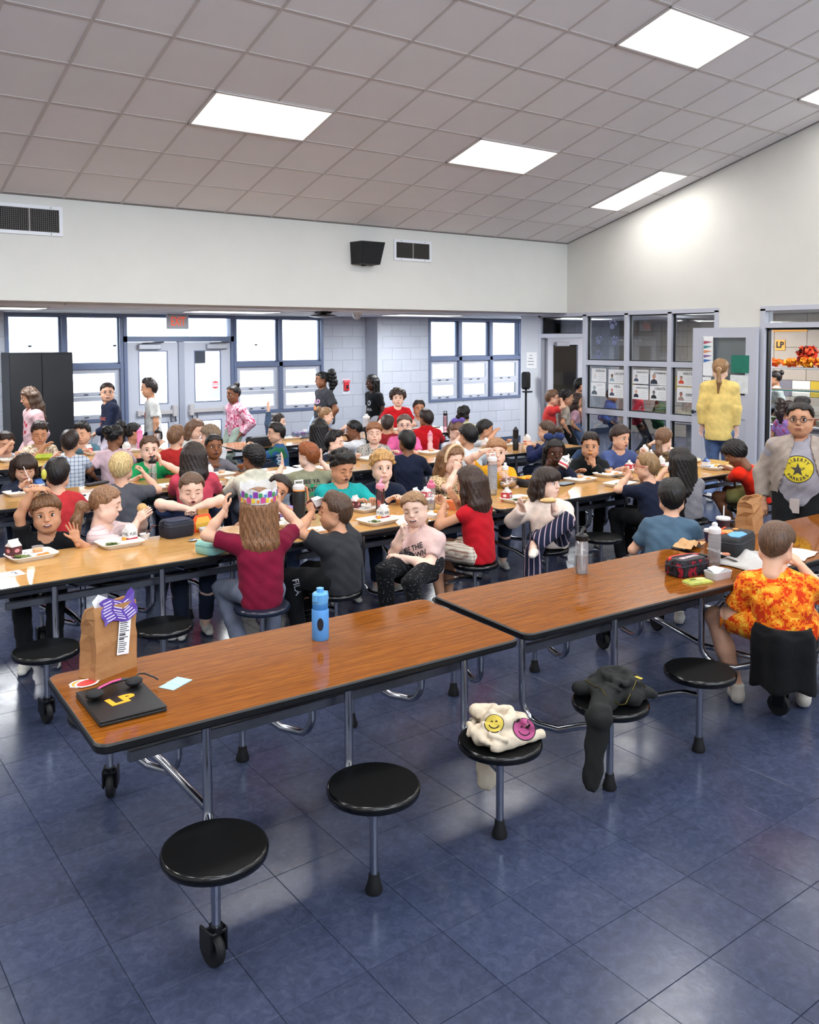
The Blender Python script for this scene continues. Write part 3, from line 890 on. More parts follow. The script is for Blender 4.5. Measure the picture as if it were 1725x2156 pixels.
for n, (wd, y, z, sk, ct, hr, bs) in enumerate(POST):
    xp = XR + 0.048
    faded = n < 4
    t = tag(obj('poster', MB().box((xp - 0.0012, y - 0.145, z - 0.105), (xp, y + 0.145, z + 0.105)), m_paper), 'white poster on the glazed wall headed ' + wd + ' beside a small printed portrait', 'poster', 'word posters on the glazed wall')
    nw = len(wd)
    wy, wz = (y - 0.03, z + 0.065) if wd not in ('DEEP', 'LAUGH') else (y - 0.06, z + (0.0 if wd == 'DEEP' else 0.04))
    lettering('heading', wd, 0.052 if nw < 7 else 0.036, m_pgrey if wd == 'LEAD' else m_print, frame_mat((xp - 0.002, wy, wz), (0, -1, 0), (0, 0, 1)), t, ext=0.0003, bold=0.0006)
    mb = MB(); bust(mb, y + 0.075, z - 0.0 if bs < 1 else z + 0.01, 0.085 * bs, 0, 1, 2, xp - 0.0014)
    obj('portrait', mb, [P('print_' + sk, sk, 0.8), P('print_' + ct, ct, 0.8), P('print_' + hr, hr, 0.8)], t)['kind'] = 'stuff'
    tl = MB()
    for k in range(4):
        tl.box((xp - 0.0018, y - 0.12, z - 0.08 + 0.028 * k), (xp - 0.0012, y + 0.01 - 0.02 * (k % 2), z - 0.074 + 0.028 * k))
    obj('text_lines', tl, m_pgrey, t)['kind'] = 'stuff'
m_paw = P('slate_violet_vinyl', '757a9c', 0.6)
for n, (y, z, s_) in enumerate(((8.90, 2.20, 1.0), (9.17, 1.965, 0.9), (8.86, 1.95, 0.95), (9.17, 1.73, 0.9))):
    mb = MB(); xp = XR + 0.048

    def dsk(cy, cz, ry, rz, rot=0):
        mb.prism([(y + s_ * (cy + ry * cos(a) * cos(rot) - rz * sin(a) * sin(rot)), z + s_ * (cz + ry * cos(a) * sin(rot) + rz * sin(a) * cos(rot))) for a in [2 * pi * i / 12 for i in range(12)]], xp - 0.001, xp, axis='x')
    t = thing('paw_decal', ['violet paw print decal at the top of the first glazed pane', 'violet paw print decal left in the middle of the first glazed pane', 'violet paw print decal right in the middle of the first glazed pane', 'violet paw print decal lowest on the first glazed pane'][n], 'decal', (0, 0, 0), group='paw prints on the glass')
    dsk(0.015, -0.03, 0.048, 0.042, 0.4); obj('pad', mb, m_paw, t)
    for cy, cz in ((0.055, 0.035), (0.012, 0.062), (-0.036, 0.048), (-0.06, 0.005)):
        mb = MB(); dsk(cy, cz, 0.016, 0.024, 0.3); obj('toe', mb, m_paw, t)
# sheets on the folded back door
for nm, lab, y0, y1, z0, z1, c in (('poster', 'green sheet taped inside the glass of the folded back door', 6.52, 6.78, 1.53, 1.76, '1d7560'), ('notice', 'white sheets in plastic sleeves under the green sheet on the folded back door', 6.53, 6.79, 1.26, 1.50, 'dfe2e2')):
    tag(obj(nm, MB().box((XR - 0.09, y0, z0), (XR - 0.085, y1, z1)), P('sheet_' + c, c, 0.35, noise=0.1, nscale=12)), lab, nm)
t = tag(obj('poster', MB().box((XR - 0.09, 7.06, 1.48), (XR - 0.085, 7.21, 2.01)), m_paper), 'white poster with coloured pencil stripes behind the folded back door glass', 'poster')
for n, c in enumerate(('b0506a', '3f8a8c', 'd8906a', '8a6a9c', '3d6ab0')):
    z = 1.95 - n * 0.062
    obj('pencil_stripe', MB().prism([(7.20, z), (7.20, z - 0.045), (7.07, z - 0.012)], XR - 0.093, XR - 0.09, axis='x'), P('stripe_' + c, c, 0.7), t)
t = tag(obj('notice', MB().box((XR - 0.09, 7.08, 1.33), (XR - 0.085, 7.21, 1.46)), m_paper), 'small white card below the striped poster on the folded back door', 'notice')
lettering('lettering', 'TAIN', 0.04, m_print, frame_mat((XR - 0.092, 7.145, 1.40), (0, -1, 0), (0, 0, 1)), t)
lettering('lettering', 'ZKS', 0.075, m_print, frame_mat((XR - 0.092, 6.745, 1.19), (0, 0, -1), (0, -1, 0)), d3).matrix_parent_inverse = d3.matrix_world.inverted()

# ---------------------------------------------------------------- wall fittings
def vent(label, x0, x1, z0, z1, split):
    t = thing('air_vent', label, 'vent', (0, YH, 0), group='return air grilles')
    f = MB(); bars(f, x0, x1, z0, z1, 0.036, -0.018, 0.0); obj('vent_frame', f, m_white, t)
    obj('vent_backing', MB().box((x0 + 0.03, -0.003, z0 + 0.03), (x1 - 0.03, 0.0, z1 - 0.03)), P('vent_dark', '0c0c0e', 0.8), t)
    g = MB(); m_g = P('vent_mesh_metal', '55504c', 0.5, 0.5)
    n = int((x1 - x0) / 0.022)
    for i in range(n):
        xx = x0 + 0.04 + i * (x1 - x0 - 0.08) / max(1, n - 1)
        g.box((xx - 0.0025, -0.012, z0 + 0.034), (xx + 0.0025, -0.004, z1 - 0.034))
    for i in range(12):
        zz = z0 + 0.045 + i * (z1 - z0 - 0.09) / 11
        g.box((x0 + 0.034, -0.009, zz - 0.002), (x1 - 0.034, -0.004, zz + 0.002))
    obj('grille', g, m_g, t)['kind'] = 'stuff'
    for q in split:
        obj('divider', MB().box((q - 0.008, -0.016, z0 + 0.03), (q + 0.008, -0.004, z1 - 0.03)), P('vent_divider', '8f8782', 0.5), t)
    for xx in (x0 + 0.12, x1 - 0.12):
        for zz in (z0 + 0.018, z1 - 0.018):
            obj('screw', MB().box((xx - 0.006, -0.022, zz - 0.006), (xx + 0.006, -0.018, zz + 0.006), 0, 0.002), m_screw, t)


vent('wide white framed return air grille high on the wall at the left edge', 1.65, 2.685, 3.085, 3.395, (2.35,))
vent('small white framed air grille right of the black wall speaker', 7.035, 7.68, 3.06, 3.345, (7.36,))
t = thing('wall_speaker', 'black wedge loudspeaker on the white back wall', 'speaker', (6.53, YH, 3.12))
mb = MB().loft([[(-0.185, 0, -0.15), (0.165, 0, -0.15), (0.165, -0.17, -0.15), (-0.15, -0.17, -0.15)], [(-0.20, 0, 0.14), (0.20, 0, 0.14), (0.20, -0.24, 0.14), (-0.17, -0.24, 0.14)]])
obj('cabinet', mb, P('speaker_black', '121316', 0.6, noise=0.1), t)
obj('grille_cloth', MB().loft([[(-0.135, -0.172, -0.14), (0.15, -0.172, -0.14), (0.15, -0.178, -0.14), (-0.135, -0.178, -0.14)], [(-0.155, -0.236, 0.13), (0.185, -0.236, 0.13), (0.185, -0.243, 0.13), (-0.155, -0.243, 0.13)]]), P('speaker_cloth', '191a1d', 0.9, bump=0.4, bscale=900), t)
obj('bracket', MB().box((-0.02, -0.05, -0.165), (0.02, 0, -0.15)), m_black_plastic, t)
t = thing('dome_mirror', 'round dark rimmed ceiling fixture hanging below the header', 'ceiling fixture', (6.36, 10.55, ZA))
obj('mount', MB().box((-0.09, -0.09, -0.03), (0.09, 0.09, 0), 0, 0.01), m_black_plastic, t)
obj('disc', MB().lathe([(0.02, -0.03), (0.15, -0.045), (0.20, -0.06), (0.19, -0.07), (0.10, -0.085), (0.01, -0.09)], n=24), P('dome_grey', '55565c', 0.35), t)
t = thing('dome_camera', 'white security dome on the annex ceiling', 'camera', (7.15, 10.9, ZA))
obj('mount', MB().lathe([(0.075, -0.02), (0.08, 0)], n=20), m_white, t)
obj('dome', MB().lathe([(0.005, -0.095), (0.04, -0.085), (0.06, -0.055), (0.065, -0.02)], n=20), P('dome_white', 'd4d6dc', 0.3), t)
t = thing('fire_alarm', 'red fire alarm pull station on the grey block wall', 'fire alarm', (8.17, YL, 1.17))
obj('plate', MB().box((-0.075, -0.006, -0.13), (0.075, 0, 0.13), 0, 0.003), P('clear_plate', 'd9dade', 0.3), t)
obj('body', MB().box((-0.05, -0.045, -0.07), (0.05, -0.006, 0.08), 0, 0.008), P('alarm_red', 'd12b35', 0.4), t)
obj('cover', MB().box((-0.065, -0.055, 0.07), (0.065, -0.006, 0.115), 0, 0.01), P('alarm_red_light', 'dd6a72', 0.4), t)
obj('pull_handle', MB().box((-0.02, -0.056, -0.035), (0.025, -0.045, 0.03), 0, 0.003), P('alarm_dark', '3a1a24', 0.4), t)
t = thing('sanitizer_stand', 'black hand sanitizer dispenser on a tall black pole by the pier', 'dispenser', (10.22, 10.50, 0))
obj('base', MB().lathe([(0.17, 0), (0.17, 0.015), (0.03, 0.03)], n=20), m_black_plastic, t)
obj('pole', MB().tube([(0, 0, 0.02), (0, 0, 1.2)], 0.018, 10), m_black_plastic, t)
obj('dispenser', MB().box((-0.075, -0.06, 1.15), (0.075, 0.06, 1.44), 0, 0.03), m_black_plastic, t)
obj('drip_tray', MB().box((-0.08, -0.11, 1.10), (0.06, 0.02, 1.125), 0, 0.01), m_black_plastic, t)
t = tag(obj('notice', MB().box((XR - 0.012, 10.46, 1.49), (XR - 0.006, 10.70, 1.76)), m_paper), 'white notice sheet taped to the pier above the sanitizer', 'notice')
mb = MB()
for k, w_ in enumerate((0.06, 0.10, 0.15, 0.13)):
    mb.box((XR - 0.014, 10.60 - w_ / 2, 1.70 - 0.05 * k), (XR - 0.012, 10.60 + w_ / 2, 1.712 - 0.05 * k))
obj('text_lines', mb, P('grey_print', '8a8c92', 0.8), t)['kind'] = 'stuff'
t = thing('black_cabinet', 'tall black two door storage cabinet by the left windows', 'cabinet', (3.05, 12.28, 0))
obj('carcass', MB().box((-0.40, 0, 0.02), (0.40, 0.46, 1.82), 0, 0.004), P('cabinet_black', '0b0c10', 0.45, noise=0.1), t)
for sx in (-1, 1):
    d_ = obj('door', MB().box((0.003 if sx > 0 else -0.398, -0.02, 0.06), (0.398 if sx > 0 else -0.003, -0.001, 1.80), 0, 0.003), P('cabinet_black', '0b0c10', 0.45), t)
    obj('handle', MB().box((sx * 0.03 - 0.008, -0.04, 0.95), (sx * 0.03 + 0.008, -0.02, 1.08), 0, 0.004), P('handle_dark', '24262c', 0.35, 0.5), d_)
obj('lock', MB().lathe([(0.012, 0), (0.012, 0.004)], n=10).box((0, 0, 0), (0.001, 0.001, 0.001)), P('lock_chrome', 'b5b7bc', 0.25, 0.9), t, (0.05, -0.022, 0.88)).rotation_euler = (pi / 2, 0, 0)

# ================================================================ folding tables with fixed stools
TZ, SZ = 0.68, 0.40


def wood(name, c0, c1, c2):
    m = bpy.data.materials.new(name); t = NT(m)
    co = t.coords((1.1, 26, 26))
    n1 = t.noise(co, 3.0, 5, 0.65, 0.6)
    r1 = t.ramp(n1, 0, [(0.32, c0), (0.5, c1), (0.68, c2)])
    co2 = t.coords((6, 150, 100)); n2 = t.noise(co2, 2.5, 3, 0.6)
    r2 = t.ramp(n2, 0, [(0.35, 'b8a898'), (0.6, 'ffffff')])
    mx = t.new('ShaderNodeMix', data_type='RGBA', blend_type='MULTIPLY'); mx.inputs[0].default_value = 0.55
    t.link(r1, 0, mx, 6); t.link(r2, 0, mx, 7); t.link(mx, 2, t.b, 'Base Color')
    n3 = t.noise(t.coords((2, 2, 2)), 3, 3)
    r3 = t.ramp(n3, 0, [(0.3, '424242'), (0.7, '585858')]); t.link(r3, 0, t.b, 'Roughness')
    t.b.inputs['Specular IOR Level'].default_value = 0.34
    return m


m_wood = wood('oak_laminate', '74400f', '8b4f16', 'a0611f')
m_wood2 = wood('oak_laminate_sheen', 'bd8a4e', 'd0a061', 'dcb274')  # back-row copy of the oak, paler: gloss reflection and lighting put into the colour
m_edge = P('black_vinyl_edge', '0a0a0c', 0.4)
m_chrome = P('chrome_tube', 'b4b8c2', 0.16, 1.0)
m_dchrome = P('dull_steel_tube', '73767f', 0.35, 0.9, noise=0.1, nscale=20)
m_seat = P('black_stool_seat', '030405', 0.5, spec=0.1, bump=0.05, bscale=300)
m_seat2 = P('lit_stool_seat', '1b2232', 0.4, spec=0.4, bump=0.05, bscale=300)  # black seat again, with the bluish cast of light on it painted in
m_rubber = P('black_rubber', '0d0d0f', 0.6)


def top_mesh(L, W, mat):
    mb = MB(); R_ = 0.045
    r0 = [(x, y, -0.032) for x, y in rrect(L - 0.006, W - 0.006, R_)]
    r1 = [(x, y, -0.026) for x, y in rrect(L, W, R_)]
    r2 = [(x, y, -0.006) for x, y in rrect(L, W, R_)]
    r3 = [(x, y, -0.0008) for x, y in rrect(L - 0.010, W - 0.010, R_)]
    r4 = [(x, y, 0.0) for x, y in rrect(L - 0.016, W - 0.016, R_)]
    mb.loft([r0, r1, r2, r3, r4], 1, True, False, 0)
    return mb.mesh('tabletop', [mat, m_edge])


_seat = {}
for nm, mm in (('black', m_seat), ('navy', m_seat2)):  # navy is the lit-looking copy of the black seat
    _seat[nm] = MB().lathe([(0.1605, -0.0005), (0.159, 0.0), (0.152, -0.0012), (0.08, -0.0014), (0.004, -0.0015)], n=40, mi=1).lathe([(0.02, -0.062), (0.045, -0.06), (0.055, -0.034), (0.158, -0.034), (0.166, -0.029), (0.1685, -0.018), (0.1685, -0.010), (0.165, -0.003), (0.1605, -0.0005)], n=40, cap=False).mesh('seat', [P('glossy_' + nm, '050608' if nm == 'black' else '1b2232', 0.16, spec=0.5), mm], 50)
_post = MB().tube([(0, 0, 0.05), (0, 0, SZ - 0.05)], 0.0155, 12).mesh('stool_post', m_chrome)
_postc = MB().tube([(0, 0, 0.135), (0, 0, SZ - 0.05)], 0.0155, 12).mesh('stool_post', m_chrome)
_foot = MB().lathe([(0.030, 0.001), (0.032, 0.012), (0.022, 0.045), (0.019, 0.07), (0.004, 0.072)], n=14).mesh('rubber_foot', m_rubber)
_fork = MB().lathe([(0.022, 0.125), (0.022, 0.145)], n=12).box((-0.032, -0.02, 0.055), (-0.022, 0.05, 0.135), 0, 0.004).box((0.022, -0.02, 0.055), (0.032, 0.05, 0.135), 0, 0.004).box((-0.03, -0.02, 0.118), (0.03, 0.02, 0.13), 0, 0.003).mesh('caster_fork', P('fork_black', '17181c', 0.35, 0.4))
_wb = MB(); _wb.T = Matrix.Rotation(pi / 2, 4, 'Y'); _wb.lathe([(0.02, -0.018), (0.052, -0.016), (0.058, -0.008), (0.058, 0.008), (0.052, 0.016), (0.02, 0.018)], n=20)
_wheel = _wb.mesh('wheel', m_rubber)


def arm_mesh(dx, dy):
    """J shaped tube: straight leg down from the frame, bend outward, rise to the stool post (side +y)"""
    a = Vector((dx, -0.40, 0.625)); pts = [a, Vector((dx, -0.395, 0.30))]
    for k in range(1, 5):
        q = k / 4 * pi / 2
        pts.append(Vector((dx - dx * 0.15 * k / 4, -0.395 + 0.085 * (1 - cos(q)), 0.30 - 0.085 * sin(q))))
    pts += [Vector((dx * 0.6, -0.22, 0.212)), Vector((dx * 0.3, -0.13, 0.25)), Vector((dx * 0.15, -0.07, 0.268)), Vector((0, 0.0, 0.27))]
    return MB().tube(pts, 0.0175, 10).mesh('stool_arm', m_chrome, 60)


_arm = {1: arm_mesh(0.15, 0), -1: arm_mesh(-0.15, 0)}
_brace = {1: MB().tube([(0, 0, 0.235), (0.03, -0.20, 0.30), (0.05, -0.38, 0.335), (0.065, -0.46, 0.325), (0.10, -0.80, 0.275), (-0.03, -1.20, 0.255)], 0.0165, 10).mesh('cross_tube', m_chrome, 60)}


def half_table(t, cx, cy, rz, L, W, near, far, mat, right, seatkind='black', caster=None):
    """one folding half: top, rails, and its stools given by local x lists"""
    h = bpy.data.objects.new('tabletop', top_mesh(L, W, mat)); COL.objects.link(h); h.parent = t
    h.location = (cx, cy, TZ); h.rotation_euler = (0, 0, radians(rz))
    ct = Vector((cx, cy, 0))
    for sy in (-1, 1):
        obj('frame_rail', MB().box((-L / 2 + 0.16, -0.014, -0.02), (L / 2 - 0.1, 0.014, 0.02), 0, 0.003), m_dchrome, t, (cx, cy + sy * 0.12, 0.515), radians(rz * 0.5))
    for q in (-0.28, 0.08, 0.36):
        obj('cross_rail', MB().box((-0.014, -0.2, -0.012), (0.014, 0.2, 0.012), 0, 0.003), m_dchrome, t, (cx + q * L, cy, 0.622), radians(rz * 0.5))
        sx = 1 if q < 0.2 else -1
        obj('brace', MB().tube([(0, -0.15, 0.635), (0.14 * sx, -0.17, 0.575)], 0.010, 6), m_chrome, t, (cx + q * L, cy, 0))
    for side, xs, ys in ((-1, near[0], near[1]), (1, far[0], far[1])):
        for k, (x, y) in enumerate(zip(xs, ys)):
            end = (k == len(xs) - 1) if right else (k == 0)
            obj('seat', _seat[seatkind if isinstance(seatkind, str) else seatkind(x, side)], None, t, (x, y, SZ), random.uniform(0, 6))
            if end:
                p = obj('stool_post', _postc, None, t, (x, y, 0))
                f = obj('caster', _fork, None, t, (x, y, 0), random.uniform(-0.6, 0.6) if side > 0 else 0.15)
                obj('wheel', _wheel, None, f, (0, 0.022, 0.059))
            else:
                p = obj('stool_post', _post, None, t, (x, y, 0))
                obj('rubber_foot', _foot, None, p)
            a = obj('stool_arm', _arm[-1 if right else 1], None, t, (x, y, 0), 0 if side > 0 else 0)
            if side < 0:
                a.scale = (1, -1, 1)
            if end and side > 0:
                b = obj('cross_tube', _brace[1], None, t, (x, y, 0)); b.scale = (-1 if right else 1, 1, 1)


def snap(defaults, people):
    xs = list(defaults); used = set()
    for p in sorted(people):
        c = [(abs(p - x), i) for i, x in enumerate(defaults) if i not in used]
        if c:
            d, i = min(c)
            if d < 0.34:
                xs[i] = p; used.add(i)
    return xs


SEATX = {  # where somebody sits, by row and side
    ('B', -1): [2.38, 2.90, 3.52, 4.06, 4.78, 6.04, 6.55, 7.42], ('B', 1): [1.42, 1.86, 2.42, 3.05, 3.66, 4.10, 4.76, 5.26, 6.02, 6.55, 7.0, 7.62],
    ('C', -1): [1.86, 2.36, 2.97, 3.53, 4.10, 5.24, 6.03, 7.22], ('C', 1): [1.86, 2.98, 3.63, 5.05, 5.58, 6.0, 6.82, 7.26],
    ('D', -1): [2.57, 3.02, 3.71, 4.15, 4.96, 5.55, 6.1, 6.59, 7.22, 7.87], ('D', 1): [2.19, 2.54, 3.02, 3.61, 4.40, 5.54, 6.28, 7.53, 7.91]}


def straight_table(label, row, cy, x0, x1, mat, group, seatkind='black', half=None):
    t = thing('folding_table', label, 'table', ((x0 + x1) / 2, cy, 0), group=group)
    L = (x1 - x0 - 0.04) / (1 if half else 2)
    ox = (x0 + x1) / 2
    segs = [(x0, x1)] if half else [(x0, ox - 0.02), (ox + 0.02, x1)]
    for k, (a, b) in enumerate(segs):
        right = (half == 'R') if half else k == 1
        Lh = b - a
        dft = [a + q for q in ((0.31, 0.93, 1.55) if right else (0.25, 0.87, 1.49)) if q < Lh - 0.1]
        n_ = snap(dft, SEATX.get((row, -1), [])); f_ = snap(dft, SEATX.get((row, 1), []))
        half_table(t, (a + b) / 2 - ox, 0, 0, Lh, 0.74, ([x - ox for x in n_], [-0.6] * len(n_)), ([x - ox for x in f_], [0.6] * len(f_)), mat, right, seatkind)
    return t


# front row, measured stool by stool
tA = thing('folding_table', 'nearest long folding lunch table, brown top, six free black stools in front', 'table', (2.67, 3.1, 0), group='folding lunch tables with stools')
ox, oy = 2.67, 3.1
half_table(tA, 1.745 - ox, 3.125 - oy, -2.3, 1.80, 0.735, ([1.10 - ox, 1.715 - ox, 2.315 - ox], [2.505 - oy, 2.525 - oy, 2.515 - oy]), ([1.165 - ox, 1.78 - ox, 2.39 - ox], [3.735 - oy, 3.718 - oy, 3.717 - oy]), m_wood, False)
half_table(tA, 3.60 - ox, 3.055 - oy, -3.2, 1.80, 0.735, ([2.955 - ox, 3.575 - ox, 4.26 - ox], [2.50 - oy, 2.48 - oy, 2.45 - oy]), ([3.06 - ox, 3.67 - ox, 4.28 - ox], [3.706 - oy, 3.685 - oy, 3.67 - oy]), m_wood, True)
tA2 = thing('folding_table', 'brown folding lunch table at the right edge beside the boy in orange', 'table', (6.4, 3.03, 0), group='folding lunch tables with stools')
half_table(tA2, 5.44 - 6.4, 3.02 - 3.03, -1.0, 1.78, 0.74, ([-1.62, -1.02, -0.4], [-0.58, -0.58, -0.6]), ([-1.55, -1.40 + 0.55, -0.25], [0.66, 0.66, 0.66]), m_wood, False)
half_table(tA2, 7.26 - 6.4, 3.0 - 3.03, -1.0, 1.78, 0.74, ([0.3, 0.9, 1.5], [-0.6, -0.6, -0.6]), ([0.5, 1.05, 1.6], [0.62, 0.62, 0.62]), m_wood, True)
G = 'folding lunch tables with stools'
straight_table('second row lunch table at the left with the waving boy, crowned girl and lunch trays', 'B', 5.28, 0.90, 4.50, m_wood2, G, lambda x, s_: 'navy' if s_ < 0 and x > -0.4 and x < 0 else 'black')  # navy seats here are black ones, coloured as if lit
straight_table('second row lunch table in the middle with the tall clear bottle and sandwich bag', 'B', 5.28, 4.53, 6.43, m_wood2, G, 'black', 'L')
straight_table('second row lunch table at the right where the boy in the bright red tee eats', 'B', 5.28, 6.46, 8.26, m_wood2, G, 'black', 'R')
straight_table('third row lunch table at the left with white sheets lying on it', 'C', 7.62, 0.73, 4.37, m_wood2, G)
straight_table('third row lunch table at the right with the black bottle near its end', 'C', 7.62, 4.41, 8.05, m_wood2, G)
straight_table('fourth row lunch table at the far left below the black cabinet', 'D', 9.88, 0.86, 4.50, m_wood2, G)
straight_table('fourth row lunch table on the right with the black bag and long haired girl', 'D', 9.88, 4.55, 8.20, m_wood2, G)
# ================================================================ people: signed distance bodies meshed with surface nets
def sdf_grid(prims, h, cuts=(), pad=0.02):
    """prims: (a, b, ra, rb, k, squash) round cones joined smoothly; returns D, origin"""
    A = np.array([p[0] for p in prims] + [p[1] for p in prims]); Rm = np.array([max(p[2], p[3]) for p in prims] * 2)
    lo = (A - Rm[:, None]).min(0) - pad - h; hi = (A + Rm[:, None]).max(0) + pad + h
    n = np.ceil((hi - lo) / h).astype(int) + 1
    D = np.full(n, 0.15, dtype=np.float32)
    ax = [(lo[i] + h * np.arange(n[i])).astype(np.float32) for i in range(3)]
    for a, b, ra, rb, k, sq in prims:
        a = np.asarray(a, np.float32); b = np.asarray(b, np.float32)
        m = max(ra, rb) + max(k, 0.0) + 2.5 * h + (0.02 if sq else 0)
        i0 = np.maximum(((np.minimum(a, b) - m - lo) / h).astype(int), 0); i1 = np.minimum(((np.maximum(a, b) + m - lo) / h).astype(int) + 2, n)
        sl = tuple(slice(i0[i], i1[i]) for i in range(3))
        X = ax[0][sl[0]][:, None, None] - a[0]; Y = ax[1][sl[1]][None, :, None] - a[1]; Z = ax[2][sl[2]][None, None, :] - a[2]
        ab = b - a
        flat = sq == 'flat'
        if flat:
            sq = None
        if sq:
            (dv, f_) = sq; dv = np.asarray(dv, np.float32); g = (1 / f_ - 1)
            pd = X * dv[0] + Y * dv[1] + Z * dv[2]
            X = X + g * pd * dv[0]; Y = Y + g * pd * dv[1]; Z = Z + g * pd * dv[2]
            q = float(ab @ dv); ab = ab + g * q * dv
        L = float(ab @ ab)
        if flat:
            t = (X * ab[0] + Y * ab[1] + Z * ab[2]) / L
            X = X - t * ab[0]; Y = Y - t * ab[1]; Z = Z - t * ab[2]; Lw = sqrt(L)
            tc = np.clip(t, 0, 1)
            d = np.maximum(np.sqrt(X * X + Y * Y + Z * Z) - (ra + (rb - ra) * tc), np.maximum((t - 1) * Lw, -t * Lw - ra * 0.5))
        elif L > 1e-10:
            t = np.clip((X * ab[0] + Y * ab[1] + Z * ab[2]) / L, 0, 1)
            X = X - t * ab[0]; Y = Y - t * ab[1]; Z = Z - t * ab[2]
            d = np.sqrt(X * X + Y * Y + Z * Z) - (ra + (rb - ra) * t)
        else:
            d = np.sqrt(X * X + Y * Y + Z * Z) - ra
        if sq:
            d = d * max(f_, 0.6)
        o = D[sl]
        if k < 0:      # smooth subtraction
            kk = -k; hh = np.maximum(kk - np.abs(o + d), 0) / kk
            D[sl] = np.maximum(o, -d) + hh * hh * kk * 0.25
        else:
            hh = np.maximum(k - np.abs(o - d), 0) / k
            D[sl] = np.minimum(o, d) - hh * hh * k * 0.25
    if cuts:
        X = ax[0][:, None, None]; Y = ax[1][None, :, None]; Z = ax[2][None, None, :]
        for c in cuts:
            D = c(D, X, Y, Z)
    D[0] = D[-1] = 0.1; D[:, 0] = D[:, -1] = 0.1; D[:, :, 0] = D[:, :, -1] = 0.1
    return D, lo, h


_E = [((0, 0, 0), (1, 0, 0)), ((0, 1, 0), (1, 1, 0)), ((0, 0, 1), (1, 0, 1)), ((0, 1, 1), (1, 1, 1)), ((0, 0, 0), (0, 1, 0)), ((1, 0, 0), (1, 1, 0)), ((0, 0, 1), (0, 1, 1)), ((1, 0, 1), (1, 1, 1)),
      ((0, 0, 0), (0, 0, 1)), ((1, 0, 0), (1, 0, 1)), ((0, 1, 0), (0, 1, 1)), ((1, 1, 0), (1, 1, 1))]


def snets(D, lo, h):
    n = np.array(D.shape) - 1
    S = D < 0

    def cs(c, A):
        return A[c[0]:c[0] + n[0], c[1]:c[1] + n[1], c[2]:c[2] + n[2]]
    cnt = np.zeros(n, np.int8)
    for c in [(i, j, k) for i in (0, 1) for j in (0, 1) for k in (0, 1)]:
        cnt += cs(c, S)
    act = (cnt > 0) & (cnt < 8)
    I = np.argwhere(act)
    idx = np.full(n, -1, np.int32); idx[act] = np.arange(len(I))
    pos = np.zeros((len(I), 3), np.float32); w = np.zeros(len(I), np.float32)
    for a, b in _E:
        da = D[I[:, 0] + a[0], I[:, 1] + a[1], I[:, 2] + a[2]]; db = D[I[:, 0] + b[0], I[:, 1] + b[1], I[:, 2] + b[2]]
        m = (da < 0) != (db < 0)
        t = np.where(m, da / np.where(m, da - db, 1), 0)
        pos += np.where(m[:, None], np.array(a) + t[:, None] * (np.array(b) - np.array(a)), 0); w += m
    V = lo + h * (I + pos / w[:, None])
    Fs = []
    for ax in range(3):
        u_, v_ = (ax + 1) % 3, (ax + 2) % 3
        s0 = [slice(None)] * 3; s1 = [slice(None)] * 3
        s0[ax] = slice(0, -1); s1[ax] = slice(1, None)
        a = S[tuple(s0)]; b = S[tuple(s1)]
        E = np.argwhere(a != b)
        E = E[(E[:, u_] > 0) & (E[:, v_] > 0) & (E[:, u_] < n[u_]) & (E[:, v_] < n[v_])]
        fl = a[E[:, 0], E[:, 1], E[:, 2]]

        def g(du, dv):
            q = E.copy(); q[:, u_] -= du; q[:, v_] -= dv
            return idx[q[:, 0], q[:, 1], q[:, 2]]
        Q = np.stack([g(1, 1), g(0, 1), g(0, 0), g(1, 0)], 1)
        Q[~fl] = Q[~fl][:, ::-1]
        Fs.append(Q)
    return V.astype(np.float64), np.concatenate(Fs)


def sdf_mesh(prims, h, cuts=(), pad=0.02):
    return snets(*sdf_grid(prims, h, cuts, pad))


def quad_mesh(name, parts, mats):
    """parts: list of (V, F(n,4) array or list, material index)"""
    me = bpy.data.meshes.new(name)
    Vs = []; Fa = []; mi = []; off = 0; extra = []
    for V, F, m in parts:
        Vs.append(np.asarray(V)); F = np.asarray(F)
        Fa.append(F + off); mi.append(np.full(len(F), m, np.int32)); off += len(V)
    V = np.concatenate(Vs); F = np.concatenate(Fa); mi = np.concatenate(mi)
    me.vertices.add(len(V)); me.vertices.foreach_set('co', V.astype(np.float32).ravel())
    me.loops.add(F.size); me.loops.foreach_set('vertex_index', F.astype(np.int32).ravel())
    me.polygons.add(len(F)); me.polygons.foreach_set('loop_start', np.arange(0, F.size, 4, dtype=np.int32))
    me.polygons.foreach_set('material_index', mi)
    me.polygons.foreach_set('use_smooth', np.ones(len(F), bool))
    for m in mats:
        me.materials.append(m)
    me.update(calc_edges=True); me.validate()
    return me


def mirror(P_):
    return [((-a[0], a[1], a[2]), (-b[0], b[1], b[2]), ra, rb, k, s) for a, b, ra, rb, k, s in P_]


def ep(c, r, k=0.01, sq=None):
    return (c, c, r, r, k, sq)


